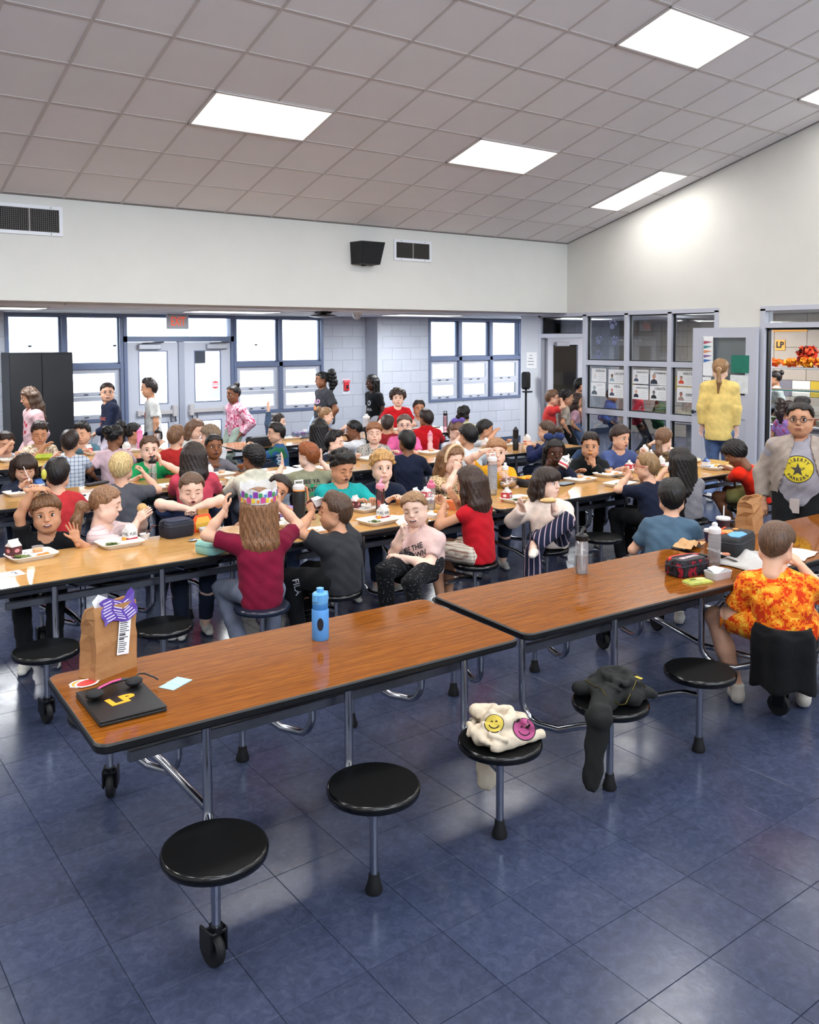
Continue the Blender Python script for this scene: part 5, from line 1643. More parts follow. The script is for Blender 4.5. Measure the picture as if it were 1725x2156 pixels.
def person(label, hd, f, pel=None, look=None, pitch=0, roll=0, hair=('short', '2a1c14'), skin='fair', shirt=('shirt', 'short', None), pants=None, legs='seat',
           R=None, L=None, eyes='open', mouth='shut', k=1.0, fat=1.0, hs=1.0, stand=None, hq=0.0125, shoes='d8d4cc', group=None, hands=('relax', 'relax'),
           palms=((0, 0, -1), (0, 0, -1)), slump=0.02, bare=False, knees=None, seat=SZ, cat='person', feet=True, jacket=None, shirt_k=0.0):
    """hd: head centre (world). f: body heading in degrees clockwise from +y. pel: pelvis xy. R, L: wrist targets in the body frame (x right, y forward, z height)"""
    hd = np.array(hd, float)
    fr_ = radians(f); fw = np.array([sin(fr_), cos(fr_)]); rt = np.array([cos(fr_), -sin(fr_)])
    if pel is None:
        pel = hd[:2] - fw * (0.05 if stand is None else 0.03)
    pel = np.array(pel, float)
    t = thing('person', label, cat, (pel[0], pel[1], 0), -fr_, group)

    def loc(p):
        d = np.array(p[:2], float) - pel
        return np.array([d @ rt, d @ fw, p[2]])
    H = loc(hd)
    hipz = (seat + 0.085 * k) if stand is None else stand
    up = H - np.array([0, 0, hipz]); up /= np.linalg.norm(up)
    nk = 0.155 * hs
    N = H - nk * (0.45 * up + 0.55 * np.array([0, 0, 1])) / np.linalg.norm(0.45 * up + 0.55 * np.array([0, 0, 1])) + np.array([0, -0.018, 0])
    hip = np.array([0, 0, hipz])
    C = hip * 0.42 + N * 0.58 + np.array([0, -slump, 0])
    W = hip * 0.75 + N * 0.25 + np.array([0, -slump * 0.5, 0])
    sp = N - C; sp /= np.linalg.norm(sp)
    fwd = np.array([0, 1.0, 0]) - sp * sp[1]; fwd /= np.linalg.norm(fwd)
    shw = 0.128 * k * (0.6 + 0.4 * fat)
    S = {}
    for s in (-1, 1):
        S[s] = N + np.array([s * shw, -0.004, 0]) - sp * 0.038 * k
    ua, fa = 0.205 * k, 0.185 * k
    arm = {}
    for s, tg, pm in ((1, R, 0), (-1, L, 1)):
        if tg is None:
            tg = (s * 0.11, 0.30 * k, TZ + 0.035) if stand is None else (s * (shw + 0.03), 0.03, hipz - 0.05 * k)
        pole = (s * 0.7, -0.5, -0.8)
        if len(tg) > 3:
            pole = tg[3]; tg = tg[:3]
        E, Wr = ik(S[s], tg, ua, fa, pole)
        arm[s] = (E, Wr)
    hipj = {s: np.array([s * 0.072 * k, 0.01, hipz - 0.012]) for s in (-1, 1)}
    leg = {}
    if stand is None:
        for s in (-1, 1):
            kx = 0.10
            if knees:
                kk, aa = knees[0 if s > 0 else 1]
            else:
                kk, aa = (s * kx, 0.33 * k, seat + 0.055), (s * (kx - 0.02), 0.27 * k + (0.05 if s > 0 else 0), 0.075)
            leg[s] = (np.array(kk, float), np.array(aa, float))
    else:
        for s in (-1, 1):
            st = 0.0 if legs == 'stand' else (0.11 * s if legs == 'walk' else -0.0)
            an = np.array([s * 0.075 * k, st - 0.02, 0.075]); kn, an = ik(hipj[s], an, hipz * 0.5, hipz * 0.5, (0, 1, 0))
            leg[s] = (kn, an)
    sq = (tuple(fwd), 0.74 if fat < 1.2 else 0.86)
    tr = 0.098 * k * fat

    def torso(o):
        p = [(hip + np.array([0, -0.012, 0]), W, tr * 1.03 + o, tr * 0.96 + o, 0.05, sq), (W, C, tr * 0.96 + o, tr * 1.02 + o, 0.05, sq), (C, C * 0.35 + (N - sp * 0.05) * 0.65, tr * 1.02 + o, tr * 0.80 + o, 0.05, sq)]
        p += [(S[-1] * 0.8 + S[1] * 0.2 - sp * 0.004, S[-1] * 0.2 + S[1] * 0.8 - sp * 0.004, 0.044 * k + o, 0.044 * k + o, 0.05, None)]
        for s in (-1, 1):
            p += [(S[s] * 0.75 + S[-s] * 0.25 - sp * 0.075 * k, S[s] * 0.72 + S[-s] * 0.28 - sp * 0.03 * k, 0.05 * k * fat + o, 0.046 * k + o, 0.05, None)]
            p += [(N + sp * 0.01, S[s] + sp * 0.004, 0.036 * k + o * 0.6, 0.036 * k + o, 0.035, None)]
        if fat > 1.2:
            p += [(W + fwd * 0.035 + sp * 0.03, C + fwd * 0.04, tr * 0.9 + o, tr * 0.86 + o, 0.05, None)]
        return p
    # ---- body
    B = [tuple(q) for q in torso(0)]
    B += [(N - sp * 0.03, H + np.array([0, -0.02, -0.06 * hs]), 0.047 * hs, 0.043 * hs, 0.03, None)]
    ar = (0.036, 0.031, 0.029, 0.0215)
    for s in (-1, 1):
        E, Wr = arm[s]
        m_ = fat ** 0.6 * k
        B += [(S[s], E, ar[0] * m_, ar[1] * m_, 0.03, None), (E, E * 0.55 + Wr * 0.45, ar[1] * m_, ar[2] * m_ * 1.05, 0.02, None), (E * 0.55 + Wr * 0.45, Wr, ar[2] * m_ * 1.05, ar[3] * k, 0.02, None)]
        K, A = leg[s]
        m_ = fat ** 0.7 * k
        B += [(hipj[s], K, 0.066 * m_, 0.047 * m_, 0.035, None), (K, K * 0.55 + A * 0.45, 0.046 * m_, 0.046 * m_, 0.02, None), (K * 0.55 + A * 0.45, A, 0.046 * m_, 0.030 * k, 0.02, None), (A, A + np.array([0, 0.07 * k, -0.045]), 0.028 * k, 0.024 * k, 0.02, None)]
    V, F = sdf_mesh([(np.array(a), np.array(b), c, d, e, g) for a, b, c, d, e, g in B], hq)
    parts = [(V, F, SKIN)]
    hsx = 0.80 * k
    for s, i in ((1, 0), (-1, 1)):
        E, Wr = arm[s]; d = Wr - E
        hv = np.array(palms[i][3:]) if len(palms[i]) > 3 else d
        v, f_ = hand_at(Wr, hv, palms[i][:3], s, hands[i], hsx); parts.append((v, f_, SKIN))
    # head orientation
    look = f if look is None else look
    yaw = radians(f - look)     # local rotation about z (counter clockwise positive)
    HM = Matrix.Translation(H) @ Matrix.Rotation(yaw, 4, 'Z') @ Matrix.Rotation(-radians(pitch), 4, 'X') @ Matrix.Rotation(radians(roll), 4, 'Y') @ Matrix.Scale(hs, 4)
    hm = np.array(HM)
    for v, f_, mi in head_mesh(eyes, mouth):
        parts.append((v @ hm[:3, :3].T + hm[:3, 3], f_, mi))
    hcol = hair[1]
    me = quad_mesh('body', parts, [skin_mat(skin), m_eyew, m_iris, P('lips_' + skin, LIPS[skin], 0.45), hair_mat(hcol) if hcol else skin_mat(skin), m_teeth, m_mouth])
    body = obj('body', me, None, t)
    for hst in ([hair[0]] if isinstance(hair[0], str) else hair[0]):
        hair_obj(hst, hcol, t, HM)
    # ---- shirt
    kind, slv, mat_ = shirt[:3]
    off = 0.012 if kind == 'shirt' else 0.024
    p = torso(off)
    hem = hip + np.array([0, -0.012, -0.05 * k]) if stand is None else hip + np.array([0, -0.005, -0.06 * k])
    p.append((hem, W, tr * 1.08 + off, tr * 1.0 + off, 0.05, sq))
    for s in (-1, 1):
        E, Wr = arm[s]
        m_ = fat ** 0.6 * k
        if slv == 'short':
            q = S[s] * 0.30 + E * 0.70
            p += [(S[s], q, 0.038 * m_ + off, 0.041 * m_ + off, 0.03, 'flat'), (S[s], S[s] * 0.8 + q * 0.2, 0.040 * m_ + off, 0.040 * m_ + off, 0.03, None)]
        elif slv == 'long':
            p += [(S[s], E, 0.037 * m_ + off, 0.034 * m_ + off, 0.03, None), (E, E * 0.12 + Wr * 0.88, 0.034 * m_ + off, 0.026 * k + off * 0.8, 0.02, 'flat')]
        elif slv == 'none':
            p += [(S[s], S[s] * 0.9 + E * 0.1, 0.035 * m_ + off, 0.034 * m_ + off, 0.03, None)]
    if len(shirt) > 3 and 'hood' in shirt[3]:
        hb = N - fwd * 0.045 + sp * 0.03
        p += [(hb + np.array([-0.055, 0, 0]), hb + np.array([0.055, 0, 0]), 0.038, 0.038, 0.03, None), (hb + np.array([-0.05, 0.0, 0.01]), N + fwd * 0.05 + np.array([-0.03, 0, 0.01]), 0.022, 0.018, 0.02, None), (hb + np.array([0.05, 0.0, 0.01]), N + fwd * 0.05 + np.array([0.03, 0, 0.01]), 0.022, 0.018, 0.02, None), (hb - fwd * 0.02, hb - sp * 0.10 - fwd * 0.02, 0.035, 0.02, 0.03, None)]
    nb = N + fwd * 0.012 + sp * 0.03

    def necko(D, X, Y, Z):
        # opening at the neck and clean hem
        d = np.sqrt((X - nb[0]) ** 2 + (Y - nb[1]) ** 2 + ((Z - nb[2]) * 0.9) ** 2) - 0.050 * hs
        D = np.maximum(D, -d)
        zz = hem[2] - 0.03 - shirt_k
        D = np.maximum(D, zz - Z)
        return D + (0.001 if kind == 'sweater' else 0.0028) * np.sin(Z * 60 + X * 25 + 2 * np.sin(Y * 30)) * np.sin(X * 38 + Z * 18)
    cuts = [necko]
    if slv in ('short', 'none'):
        pass
    V, F = sdf_mesh([(np.array(a), np.array(b), c, d, e, g) for a, b, c, d, e, g in p], hq * 0.95, cuts)
    so = obj({'shirt': 'shirt', 'hoodie': 'sweatshirt'}.get(kind, kind), quad_mesh('shirt', [(V, F, 0)], [mat_]), None, t)
    if jacket:
        p = torso(off + 0.014)
        p.append((hem + np.array([0, -0.01, -0.08 * k]), W, tr * 1.12 + off, tr * 1.06 + off, 0.05, sq))
        for s in (-1, 1):
            E, Wr = arm[s]; m_ = fat ** 0.6 * k
            p += [(S[s], E, 0.042 * m_ + off, 0.040 * m_ + off, 0.03, None), (E, E * 0.15 + Wr * 0.85, 0.040 * m_ + off, 0.034 * k + off, 0.02, 'flat')]

        def opn(D, X, Y, Z):
            D = necko(D, X, Y, Z - 0.0)
            wd = 0.055 + np.clip((N[2] - Z) * 0.28, 0, 0.12)
            D = np.maximum(D, -np.maximum(np.abs(X + 0.02) - wd, -Y + 0.0))
            return np.maximum(D, (hem[2] - 0.13 * k) - Z)
        V, F = sdf_mesh([(np.array(a), np.array(b), c, d, e, g) for a, b, c, d, e, g in p], hq, [opn])
        obj('jacket', quad_mesh('jacket', [(V, F, 0)], [jacket]), None, t)
    # ---- trousers / shorts / skirt
    if pants:
        pk, pm = pants
        p = [(hip + np.array([0, -0.012, 0.0]), hip + np.array([0, -0.012, 0.03]), tr * 1.05, tr * 1.02, 0.04, sq)]
        for s in (-1, 1):
            K, A = leg[s]; m_ = fat ** 0.7 * k
            e_ = K if pk != 'shorts' else hipj[s] * 0.28 + K * 0.72
            p += [(hipj[s], e_, 0.070 * m_ + 0.008, (0.052 if pk != 'shorts' else 0.060) * m_ + 0.008, 0.03, 'flat' if pk == 'shorts' else None)]
            if pk == 'shorts':
                p += [(hipj[s], hipj[s] * 0.7 + K * 0.3, 0.070 * m_ + 0.008, 0.066 * m_ + 0.008, 0.03, None)]
            if pk == 'long':
                p += [(K, A + np.array([0, 0, 0.01]), 0.052 * m_ + 0.006, 0.042 * k + 0.006, 0.02, 'flat')]
            elif pk == 'flare':
                p += [(K, A + np.array([0, 0, 0.0]), 0.056 * m_ + 0.008, 0.066 * k, 0.02, 'flat')]
        V, F = sdf_mesh([(np.array(a), np.array(b), c, d, e, g) for a, b, c, d, e, g in p], hq, [lambda D, X, Y, Z: np.maximum(D, 0.03 - Z) + 0.002 * np.sin(Z * 60 + Y * 50)])
        obj({'long': 'trousers', 'flare': 'trousers', 'shorts': 'shorts'}[pk], quad_mesh('trousers', [(V, F, 0)], [pm]), None, t)
    if feet:
        for s in (-1, 1):
            K, A = leg[s]
            shoe(t, (A[0], A[1], max(A[2] - 0.075, 0)), 0.1 * s, shoes, 0.95 * k)
    return t, dict(H=H, HM=HM, N=N, C=C, S=S, fwd=fwd, sp=sp, arm=arm, shirt=so, k=k, hip=hip, leg=leg, W=W)


def decal(t, info, name, V, F, mat, right=(1, 0, 0), front=True, at=(0, 0.0), size=1.0, tgt=None):
    """print on clothing: flat shapes are projected onto the garment. at: (x, height along spine from chest)"""
    me = (tgt or info['shirt']).data
    bv = BVHTree.FromPolygons([v.co[:] for v in me.vertices], [tuple(p.vertices) for p in me.polygons])
    sp, fwd, C = Vector(info['sp']), Vector(info['fwd']), Vector(info['C'])
    n = fwd if front else -fwd
    x = sp.cross(n) if front else sp.cross(n)
    out = []
    for v in V:
        p = C + x * (v[0] * size + at[0]) + sp * (v[1] * size + at[1]) + n * 0.4
        r = bv.ray_cast(p, -n)
        q = r[0] if r[0] is not None else C + x * (v[0] * size + at[0]) + sp * (v[1] * size + at[1]) + n * 0.1
        out.append(tuple(q + n * 0.004))
    mb = MB(); mb.add(out, F)
    return obj(name, mb, mat, t, sharp=0)


def text_decal(t, info, body, size, col, front=True, at=(0, 0), wide=1.0):
    V, F = text_mesh(body, size, 0.0, size * 0.02)
    return decal(t, info, 'printed_lettering', np.array(V) * np.array([wide, 1, 1]), F, P('print_' + col, col, 0.8), front=front, at=at)


def disc_geo(rx, ry, n=20, rings=3, x=0, y=0):
    V = [(x, y, 0)]; F = []
    for r in range(1, rings + 1):
        for i in range(n):
            a = 2 * pi * i / n; V.append((x + rx * r / rings * cos(a), y + ry * r / rings * sin(a), 0))
    for i in range(n):
        F.append((0, 1 + i, 1 + (i + 1) % n))
        for r in range(rings - 1):
            a = 1 + r * n + i; b = 1 + r * n + (i + 1) % n
            F.append((a, a + n, b + n, b))
    return V, F


def glasses(t, info, col='1a1a1c'):
    mb = MB()
    for s in (-1, 1):
        c = (s * 0.031, 0.100, 0.002)
        mb.tube([(c[0] + 0.020 * cos(a), 0.099, c[2] + 0.016 * sin(a)) for a in [2 * pi * i / 14 for i in range(15)]], 0.0022, 5)
        mb.tube([(s * 0.051, 0.097, 0.006), (s * 0.074, 0.06, 0.006), (s * 0.078, -0.01, 0.004)], 0.002, 5)
    mb.tube([(-0.011, 0.100, 0.005), (0, 0.103, 0.007), (0.011, 0.100, 0.005)], 0.002, 5)
    o = obj('eyeglasses', mb, P('frame_' + col, col, 0.35), t); o.matrix_local = info['HM']
    return o


def on_head(t, info, name, mb, mat, sharp=40):
    o = obj(name, mb, mat, t, sharp=sharp); o.matrix_local = info['HM']
    return o


def cast_text(t, target, body, size, px, py, col, rot=0.0, bold=0.02):
    """lettering printed on a garment where it is seen at a picture point"""
    M = Matrix.Translation(t.location) @ Matrix.Rotation(t.rotation_euler[2], 4, 'Z'); Mi = M.inverted()
    me = target.data; bv = BVHTree.FromPolygons([v.co[:] for v in me.vertices], [tuple(p.vertices) for p in me.polygons])
    o = Mi @ Vector((0, 0, EYE)); d = (Mi.to_3x3() @ Vector(ray(px, py))).normalized()
    h = bv.ray_cast(o, d)
    if h[0] is None:
        return None
    x = d.cross(Vector((0, 0, 1))).normalized(); u_ = x.cross(d)
    V, F = text_mesh(body, size, 0.0, size * bold); out = []
    for v in V:
        a, b = v[0] * cos(rot) - v[1] * sin(rot), v[0] * sin(rot) + v[1] * cos(rot)
        p = h[0] + x * a + u_ * b - d * 0.3; q = bv.ray_cast(p, d)
        out.append(tuple((q[0] if q[0] is not None else p + d * 0.3) - d * 0.005))
    return obj('printed_lettering', MB().add(out, F), P('print_' + col, col, 0.8), t, sharp=0)
# ================================================================ everyone in the room
PP = {}
ROWY = dict(DF=10.40, DN=9.33, CF=8.15, CN=7.08, BF=5.80, BN=4.76, AF=3.74, AN=2.52)
STY = dict(DF=10.46, DN=9.30, CF=8.20, CN=7.04, BF=5.86, BN=4.70, AF=3.69, AN=2.47)


# body and face direction as seen from the photographer: 0 away, 90 to the right, 180 towards us, -90 to the left
TURN = dict(b1=(183, 180), b2=(112, 98), b3=(176, 172), b4=(176, 170), b5=(172, 150), b6=(176, 168), b7=(158, 140), b8=(172, 172), b9=(172, 165), b10=(176, 178), b11=(158, 132), b12=(30, 18),
            b13=(-8, -2), b14=(-52, -84), b15=(-146, -164), b16=(-56, -56), b17=(192, 118), b18=(-48, -76), b19=(-18, -34), b20=(-70, -84), a1=(-3, -3), a2=(-4, 14),
            c10=(0, 6), c11=(6, 18), c12=(0, 0), c13=(-14, -46), c14=(-8, -54), c15=(0, -22), c8=(-12, -44), c16=(-60, -76), c1=(178, 172), c2=(176, 174), c3=(168, 164), c4=(140, 112), c5=(176, 176), c6=(178, 178), c7=(170, 152), c9=(130, 86),
            d17=(2, 8), d18=(4, 36), d19=(0, 30), d6=(-40, -82), d16=(-84, -100), d8=(0, 0), d10=(-60, -86), d13=(0, 4), d14=(-6, -42), d15=(6, 10), d1=(178, 172), d2=(178, 174), d3=(184, 205), d4=(80, 66), d5=(150, 128), d7=(120, 96), d9=(100, 84), d11=(178, 176), d12=(176, 170),
            s1=(-108, -92), s2=(-104, -184), s3=(-98, -90), s4=(-122, -122), s5=(-112, -104), s6=(-122, -108), k1=(80, 84), k2=(82, 84), k3=(80, 82), k4=(72, 74), g1=(96, 96), g2=(86, 90), g3=(86, 90), g4=(30, 42), w3=(-88, -86), w1=(8, 8), w2=(184, 188))


def turn(key, hd, f, look):
    if key not in TURN:
        return f, look
    va = math.degrees(atan2(hd[0], hd[1])); a, b = TURN[key]
    return va + a, va + b


def K(key, label, px, py, row, f, look=None, pel=None, **kw):
    Y = ROWY[row]; hd = ony(px, py, Y); f, look = turn(key, hd, f, look)
    if pel is None:
        xs = SEATX.get((row[0], 1 if row[1] == 'F' else -1), [hd[0]])
        x = min(xs, key=lambda v: abs(v - hd[0]))
        pel = (x if abs(x - hd[0]) < 0.12 else hd[0], STY[row])
    kw.setdefault('hs', 1.06)
    PP[key] = person(label, hd, f, pel, look, **kw)
    return PP[key]


def G(key, label, hd, f, look=None, **kw):
    f, look = turn(key, hd, f, look)
    PP[key] = person(label, hd, f, None, look, **kw)
    return PP[key]


dark, black, brown, lbrown, blond, dblond = '261a14', '14100f', '4a3224', '7d5a3e', 'c9a06a', '9a7548'
p_navy = ('long', cloth('navy_pants', '20283a')); p_black = ('long', cloth('black_pants', '101114')); p_jean = ('long', cloth('jeans', '55688a')); p_grey = ('long', cloth('grey_pants', '5d6272')); p_short = ('shorts', cloth('navy_shorts', '2a3144'))


def tee(n, c, *a):
    return ('shirt', 'short', cloth(n, c, *a))


def lng(n, c, *a):
    return ('shirt', 'long', cloth(n, c, *a))


# ---- second row, far side (faces seen)
t, i = K('b1', 'grinning boy in black checkered tee waving one palm, arm bent over his head', 98, 1082, 'BF', 185, 196, hair=('fringe', '6b4a30'), skin='tan', shirt=tee('black_tee', '101013'), pants=p_black, mouth='grin', roll=4,
         R=(0.03, 0.08, 1.045, (1, 0.1, 0.15)), L=(-0.22, 0.20, 0.735), hands=('relax', 'flat'), palms=((0, -0.3, -1, -1, 0.15, 0.12), (0.1, 1, 0.1, 0.25, 0, 1)), hq=0.0105)
V, F = [], []
for r in range(5):
    for c in range(12):
        if (r + c) % 2 == 0:
            x, y = -0.105 + c * 0.0175, -0.03 + r * 0.0165 - 0.045 * sin(pi * c / 11)
            F.append([len(V) + q for q in range(4)]); V += [(x, y, 0), (x + 0.0175, y, 0), (x + 0.0175, y + 0.0165, 0), (x, y + 0.0165, 0)]
decal(t, i, 'checker_print', V, F, m_white)
K('b2', 'girl with low ponytail in pale pink striped top eating in profile', 222, 1062, 'BF', 128, 122, hair=('lowpony', '8a6447'), skin='pale', shirt=tee('pink_stripe', 'dcc6c4', 'hstripe', 'c9a8ac'), pants=p_grey, eyes='shut',
  pitch=8, R=(0.05, 0.21, 0.79), L=(-0.04, 0.22, 0.80), hands=('pinch', 'grip'), palms=((-1, 0, 0, 0, 0.7, 0.7), (1, 0, 0, 0, 0.7, 0.7)), hq=0.0105)
K('b3', 'boy with buzzed hair in navy tee tugging a bag open, elbows out', 403, 1030, 'BF', 182, 182, hair=('buzz', '5f4634'), skin='pale', shirt=tee('deep_navy', '1c2a4a'), pants=p_navy, eyes='squint', mouth='open', fat=1.12,
  pitch=12, R=(0.025, 0.17, 0.825, (1, 0, 0.3)), L=(-0.025, 0.17, 0.825, (-1, 0, 0.3)), hands=('fist', 'fist'), palms=((0, -0.2, -1), (0, -0.2, -1)), hq=0.0105)
K('b4', 'girl tilting her head sideways behind the crowned girl, lavender top', 582, 1032, 'BF', 190, 188, hair=('sleekpony', dark), skin='tan', shirt=tee('lavender', 'a68cc8'), pants=p_jean, roll=-34, mouth='smile', pel=(3.10, 5.86), L=(-0.10, 0.2, 0.73), R=(0.16, 0.22, 0.74), hq=0.0105)
t, i = K('b5', 'stocky boy with black curly hair in bright teal tee looking down', 720, 984, 'BF', 180, 168, hair=('curly', '171210'), skin='tan', shirt=tee('teal', '1fa2a0'), pants=p_navy, fat=1.32, pitch=18, mouth='open', eyes='shut',
         R=(-0.10, 0.27, 0.745), L=(-0.24, 0.26, 0.745), hands=('pinch', 'pinch'), hs=1.08, hq=0.0105)
K('b6', 'blond curly boy in navy polo sitting with a sad look', 805, 984, 'BF', 186, 205, hair=('curly', 'b98d55'), skin='pale', shirt=lng('navy_polo', '151d30'), pants=p_navy, R=(-0.02, 0.28, 0.72), L=(-0.14, 0.30, 0.72), hq=0.0105)
bx = PP['b6']
decal(bx[0], bx[1], 'chest_emblem', [(-0.014, 0.006, 0), (0, 0.001, 0), (0.014, 0.006, 0), (0.010, 0.012, 0), (0, 0.006, 0), (-0.010, 0.012, 0), (-0.014, -0.006, 0), (0, -0.001, 0), (0.014, -0.006, 0), (0.010, -0.012, 0), (0, -0.006, 0), (-0.010, -0.012, 0)], [(0, 1, 4, 5), (1, 2, 3, 4), (6, 7, 10, 11), (7, 8, 9, 10)], m_white, at=(-0.05, 0.03))
t, i = K('b7', 'girl with beige headband and leopard print top eating from her hand', 952, 968, 'BF', 176, 165, hair=('long', '7a5538'), skin='pale', shirt=tee('leopard', 'd8b98f', 'spots', '3a2a1e'), pants=p_navy, pitch=10, eyes='shut', mouth='open', R=(-0.02, 0.16, 0.875), L=(-0.16, 0.25, 0.73), hands=('fist', 'relax'), palms=((0, -1, 0.2, -0.2, 0.1, 1), (0, 0, -1)))
hb = MB(); hb.tube([(0.093 * cos(a), 0.028 + 0.0 * sin(a), 0.028 + 0.105 * sin(a)) for a in [radians(-18 + 216 * q / 16) for q in range(17)]], 0.0125, 6)
on_head(t, i, 'headband', hb, P('beige_band', 'd2b690', 0.7))
K('b8', 'boy in mustard yellow tee holding two fingers up before his eye', 1045, 952, 'BF', 186, 210, hair=('fringe', '9b6f4c'), skin='pale', shirt=tee('mustard', 'dfa31c'), pants=p_navy, fat=1.15, R=(0.075, 0.20, 1.005, (1, -0.1, 0.05)), L=(-0.10, 0.22, 0.79), hands=('point', 'grip'), palms=((0, 1, -0.2, -1, 0.1, 0.0), (1, 0.2, 0, 0.2, 1, 0.3)))
t, i = K('b9', 'girl with navy hair bow drinking from a tilted white milk carton', 1168, 952, 'BF', 188, 208, hair=('braids', black), skin='dark', shirt=('shirt', 'long', cloth('dark_navy', '1a2036')), pants=p_navy, R=(0.05, 0.19, 0.80), L=(-0.10, 0.18, 0.80), hands=('grip', 'grip'), pitch=6, palms=((-1, 0, 0, 0, 0.6, 0.7), (1, 0, 0, 0, 0.6, 0.7)))
bw = MB()
for s in (-1, 1):
    bw.ell((s * 0.05 + 0.0, -0.035, 0.135), (0.048, 0.02, 0.034), 0, 10, 6); bw.tube([(0, -0.04, 0.13), (s * 0.05, -0.06, 0.10), (s * 0.07, -0.07, 0.06)], [0.012, 0.016, 0.012], 6)
bw.ell((0, -0.035, 0.132), (0.016, 0.02, 0.018))
on_head(t, i, 'hair_bow', bw, cloth('bow_navy', '2c3a66'))
K('b10', 'boy in black hoodie staring at the camera with a nugget in hand', 1243, 940, 'BF', 188, 213, hair=('quiff', dark), skin='tan', shirt=('hoodie', 'long', cloth('black_hoodie', '0e1114'), 'hood'), pants=p_black, L=(-0.04, 0.21, 0.775), hands=('relax', 'pinch'), palms=((0, 0, -1), (0, 1, 0, 0.2, 0, 1)))
K('b11', 'boy with dark bowl cut in slate blue top reaching out', 1306, 921, 'BF', 176, 152, hair=('bowl', '33221a'), skin='fair', shirt=('shirt', 'short', cloth('slate_blue', '4d5c8c')), pants=p_navy, L=(-0.18, 0.22, 0.80), R=(0.02, 0.28, 0.72), mouth='open', hands=('relax', 'relax'), pitch=8, palms=((0, 0, -1), (0.6, 0.6, 0, 0, 0.3, 1)))
K('b12', 'girl with messy tied brown hair and brown camouflage top seen from behind', 1397, 925, 'BF', 60, 62, hair=('lowpony', '70513a'), skin='pale', shirt=lng('brown_camo', '6a5038', 'blotch', '3c3024', '8c7450'), pants=p_navy, L=(-0.16, 0.16, 0.84), R=(0.08, 0.22, 0.76), pel=(7.62, 5.86))

# ---- second row, near side (backs and profiles)
t, i = K('b13', 'girl wearing a paper birthday crown, long brown hair, maroon tee, arms raised', 545, 1072, 'BN', -8, -2, hair=('longer', '80583a'), skin='fair', shirt=tee('maroon', '7a1030'), pants=('long', cloth('grey_jeans', '6b7183')), pel=(2.38, 4.69),
         L=(-0.19, 0.13, 0.955, (-0.8, -0.2, -1)), R=(0.14, 0.20, 0.96, (0.9, -0.2, -1)), hands=('fist', 'relax'), palms=((-1, 0, 0, 0.1, 0.1, 1), (1, 0.2, 0, 0, 0.3, 1)), knees=[((0.12, 0.30, 0.44), (0.1, 0.22, 0.075)), ((-0.20, 0.28, 0.44), (-0.10, 0.06, 0.08))], hq=0.0105, shirt_k=0.02)
cr = MB(); n_ = 40; Rr = 0.098
crv = [(0, 0.052), (1, 0.075), (2, 0.085), (3, 0.07), (4, 0.055)]
rings = []
for q in range(n_):
    a = 2 * pi * q / n_; hgt = 0.088 + 0.022 * abs(sin(a * 4)) + 0.03 * (1 if abs(((a / pi * 180) + 180) % 360 - 180) > 0 and cos(a - pi / 2) > 0.3 else 0)
    rings.append((cos(a), sin(a), hgt))
V = []; F = []
for (c, s_, h_) in rings:
    V += [(Rr * c, -0.012 + 1.04 * Rr * s_, 0.045), (Rr * 1.06 * c, -0.012 + 1.10 * Rr * s_, 0.045 + h_ * 0.8), ((Rr + 0.0016) * c, -0.012 + 1.04 * (Rr + 0.0016) * s_, 0.045), ((Rr * 1.06 + 0.0016) * c, -0.012 + 1.10 * (Rr + 0.0016) * s_, 0.045 + h_ * 0.8)]
for q in range(n_):
    a, b = 4 * q, 4 * ((q + 1) % n_)
    F += [(a, b, b + 1, a + 1), (a + 2, a + 3, b + 3, b + 2), (a + 1, b + 1, b + 3, a + 3), (a, a + 2, b + 2, b)]
cr.add(V, F)
co_ = on_head(t, i, 'paper_crown', cr, cloth('crown_card', 'f1efec'))
pr = MB(); pc = ['e8862a', '3f9a56', 'd04a8a', '4a8ac8', 'f0c83a', '8a3aa0']
rg = random.Random(4)
for q in range(26):
    a = radians(-90 + (q - 12.5) * 7.4); z0 = 0.055 + 0.03 * (q % 2); w_ = 0.014 + 0.006 * (q % 3); r0 = Rr * 1.045 + 0.003
    V = [(r0 * cos(a + s1 * w_ / r0 / 2) * (1 + (z - 0.045) * 0.5), -0.012 + 1.055 * r0 * sin(a + s1 * w_ / r0 / 2) * (1 + (z - 0.045) * 0.5), z) for s1, z in ((-1, z0), (1, z0), (1, z0 + w_ * 1.3), (-1, z0 + w_ * 1.3))]
    pr.add(V, [(0, 1, 2, 3)], q % 6)
o = obj('crown_print', pr, [P('crown_' + c, c, 0.7) for c in pc], t); o.matrix_local = i['HM']; o['kind'] = 'stuff'
t, i = K('b14', 'boy in charcoal tee drinking chocolate milk in profile', 706, 1078, 'BN', -42, -50, hair=('short', '4f3828'), skin='tan', shirt=tee('charcoal', '2b2c30'), pants=('long', cloth('black_pants', '101114')), fat=1.12, eyes='shut', pel=(2.92, 4.66), pitch=-8,
         R=(0.06, 0.185, 0.865), L=(-0.03, 0.20, 0.875), hands=('grip', 'grip'), palms=((-1, 0.1, 0, 0.1, 0.5, 1), (1, 0.1, 0, 0.1, 0.5, 1)), hq=0.0105, shirt_k=0.03)
cast_text(t, [c for c in t.children if c.name.startswith('trousers')][0], 'FILA', 0.055, 625, 1236, 'c8c8cc', -1.35)
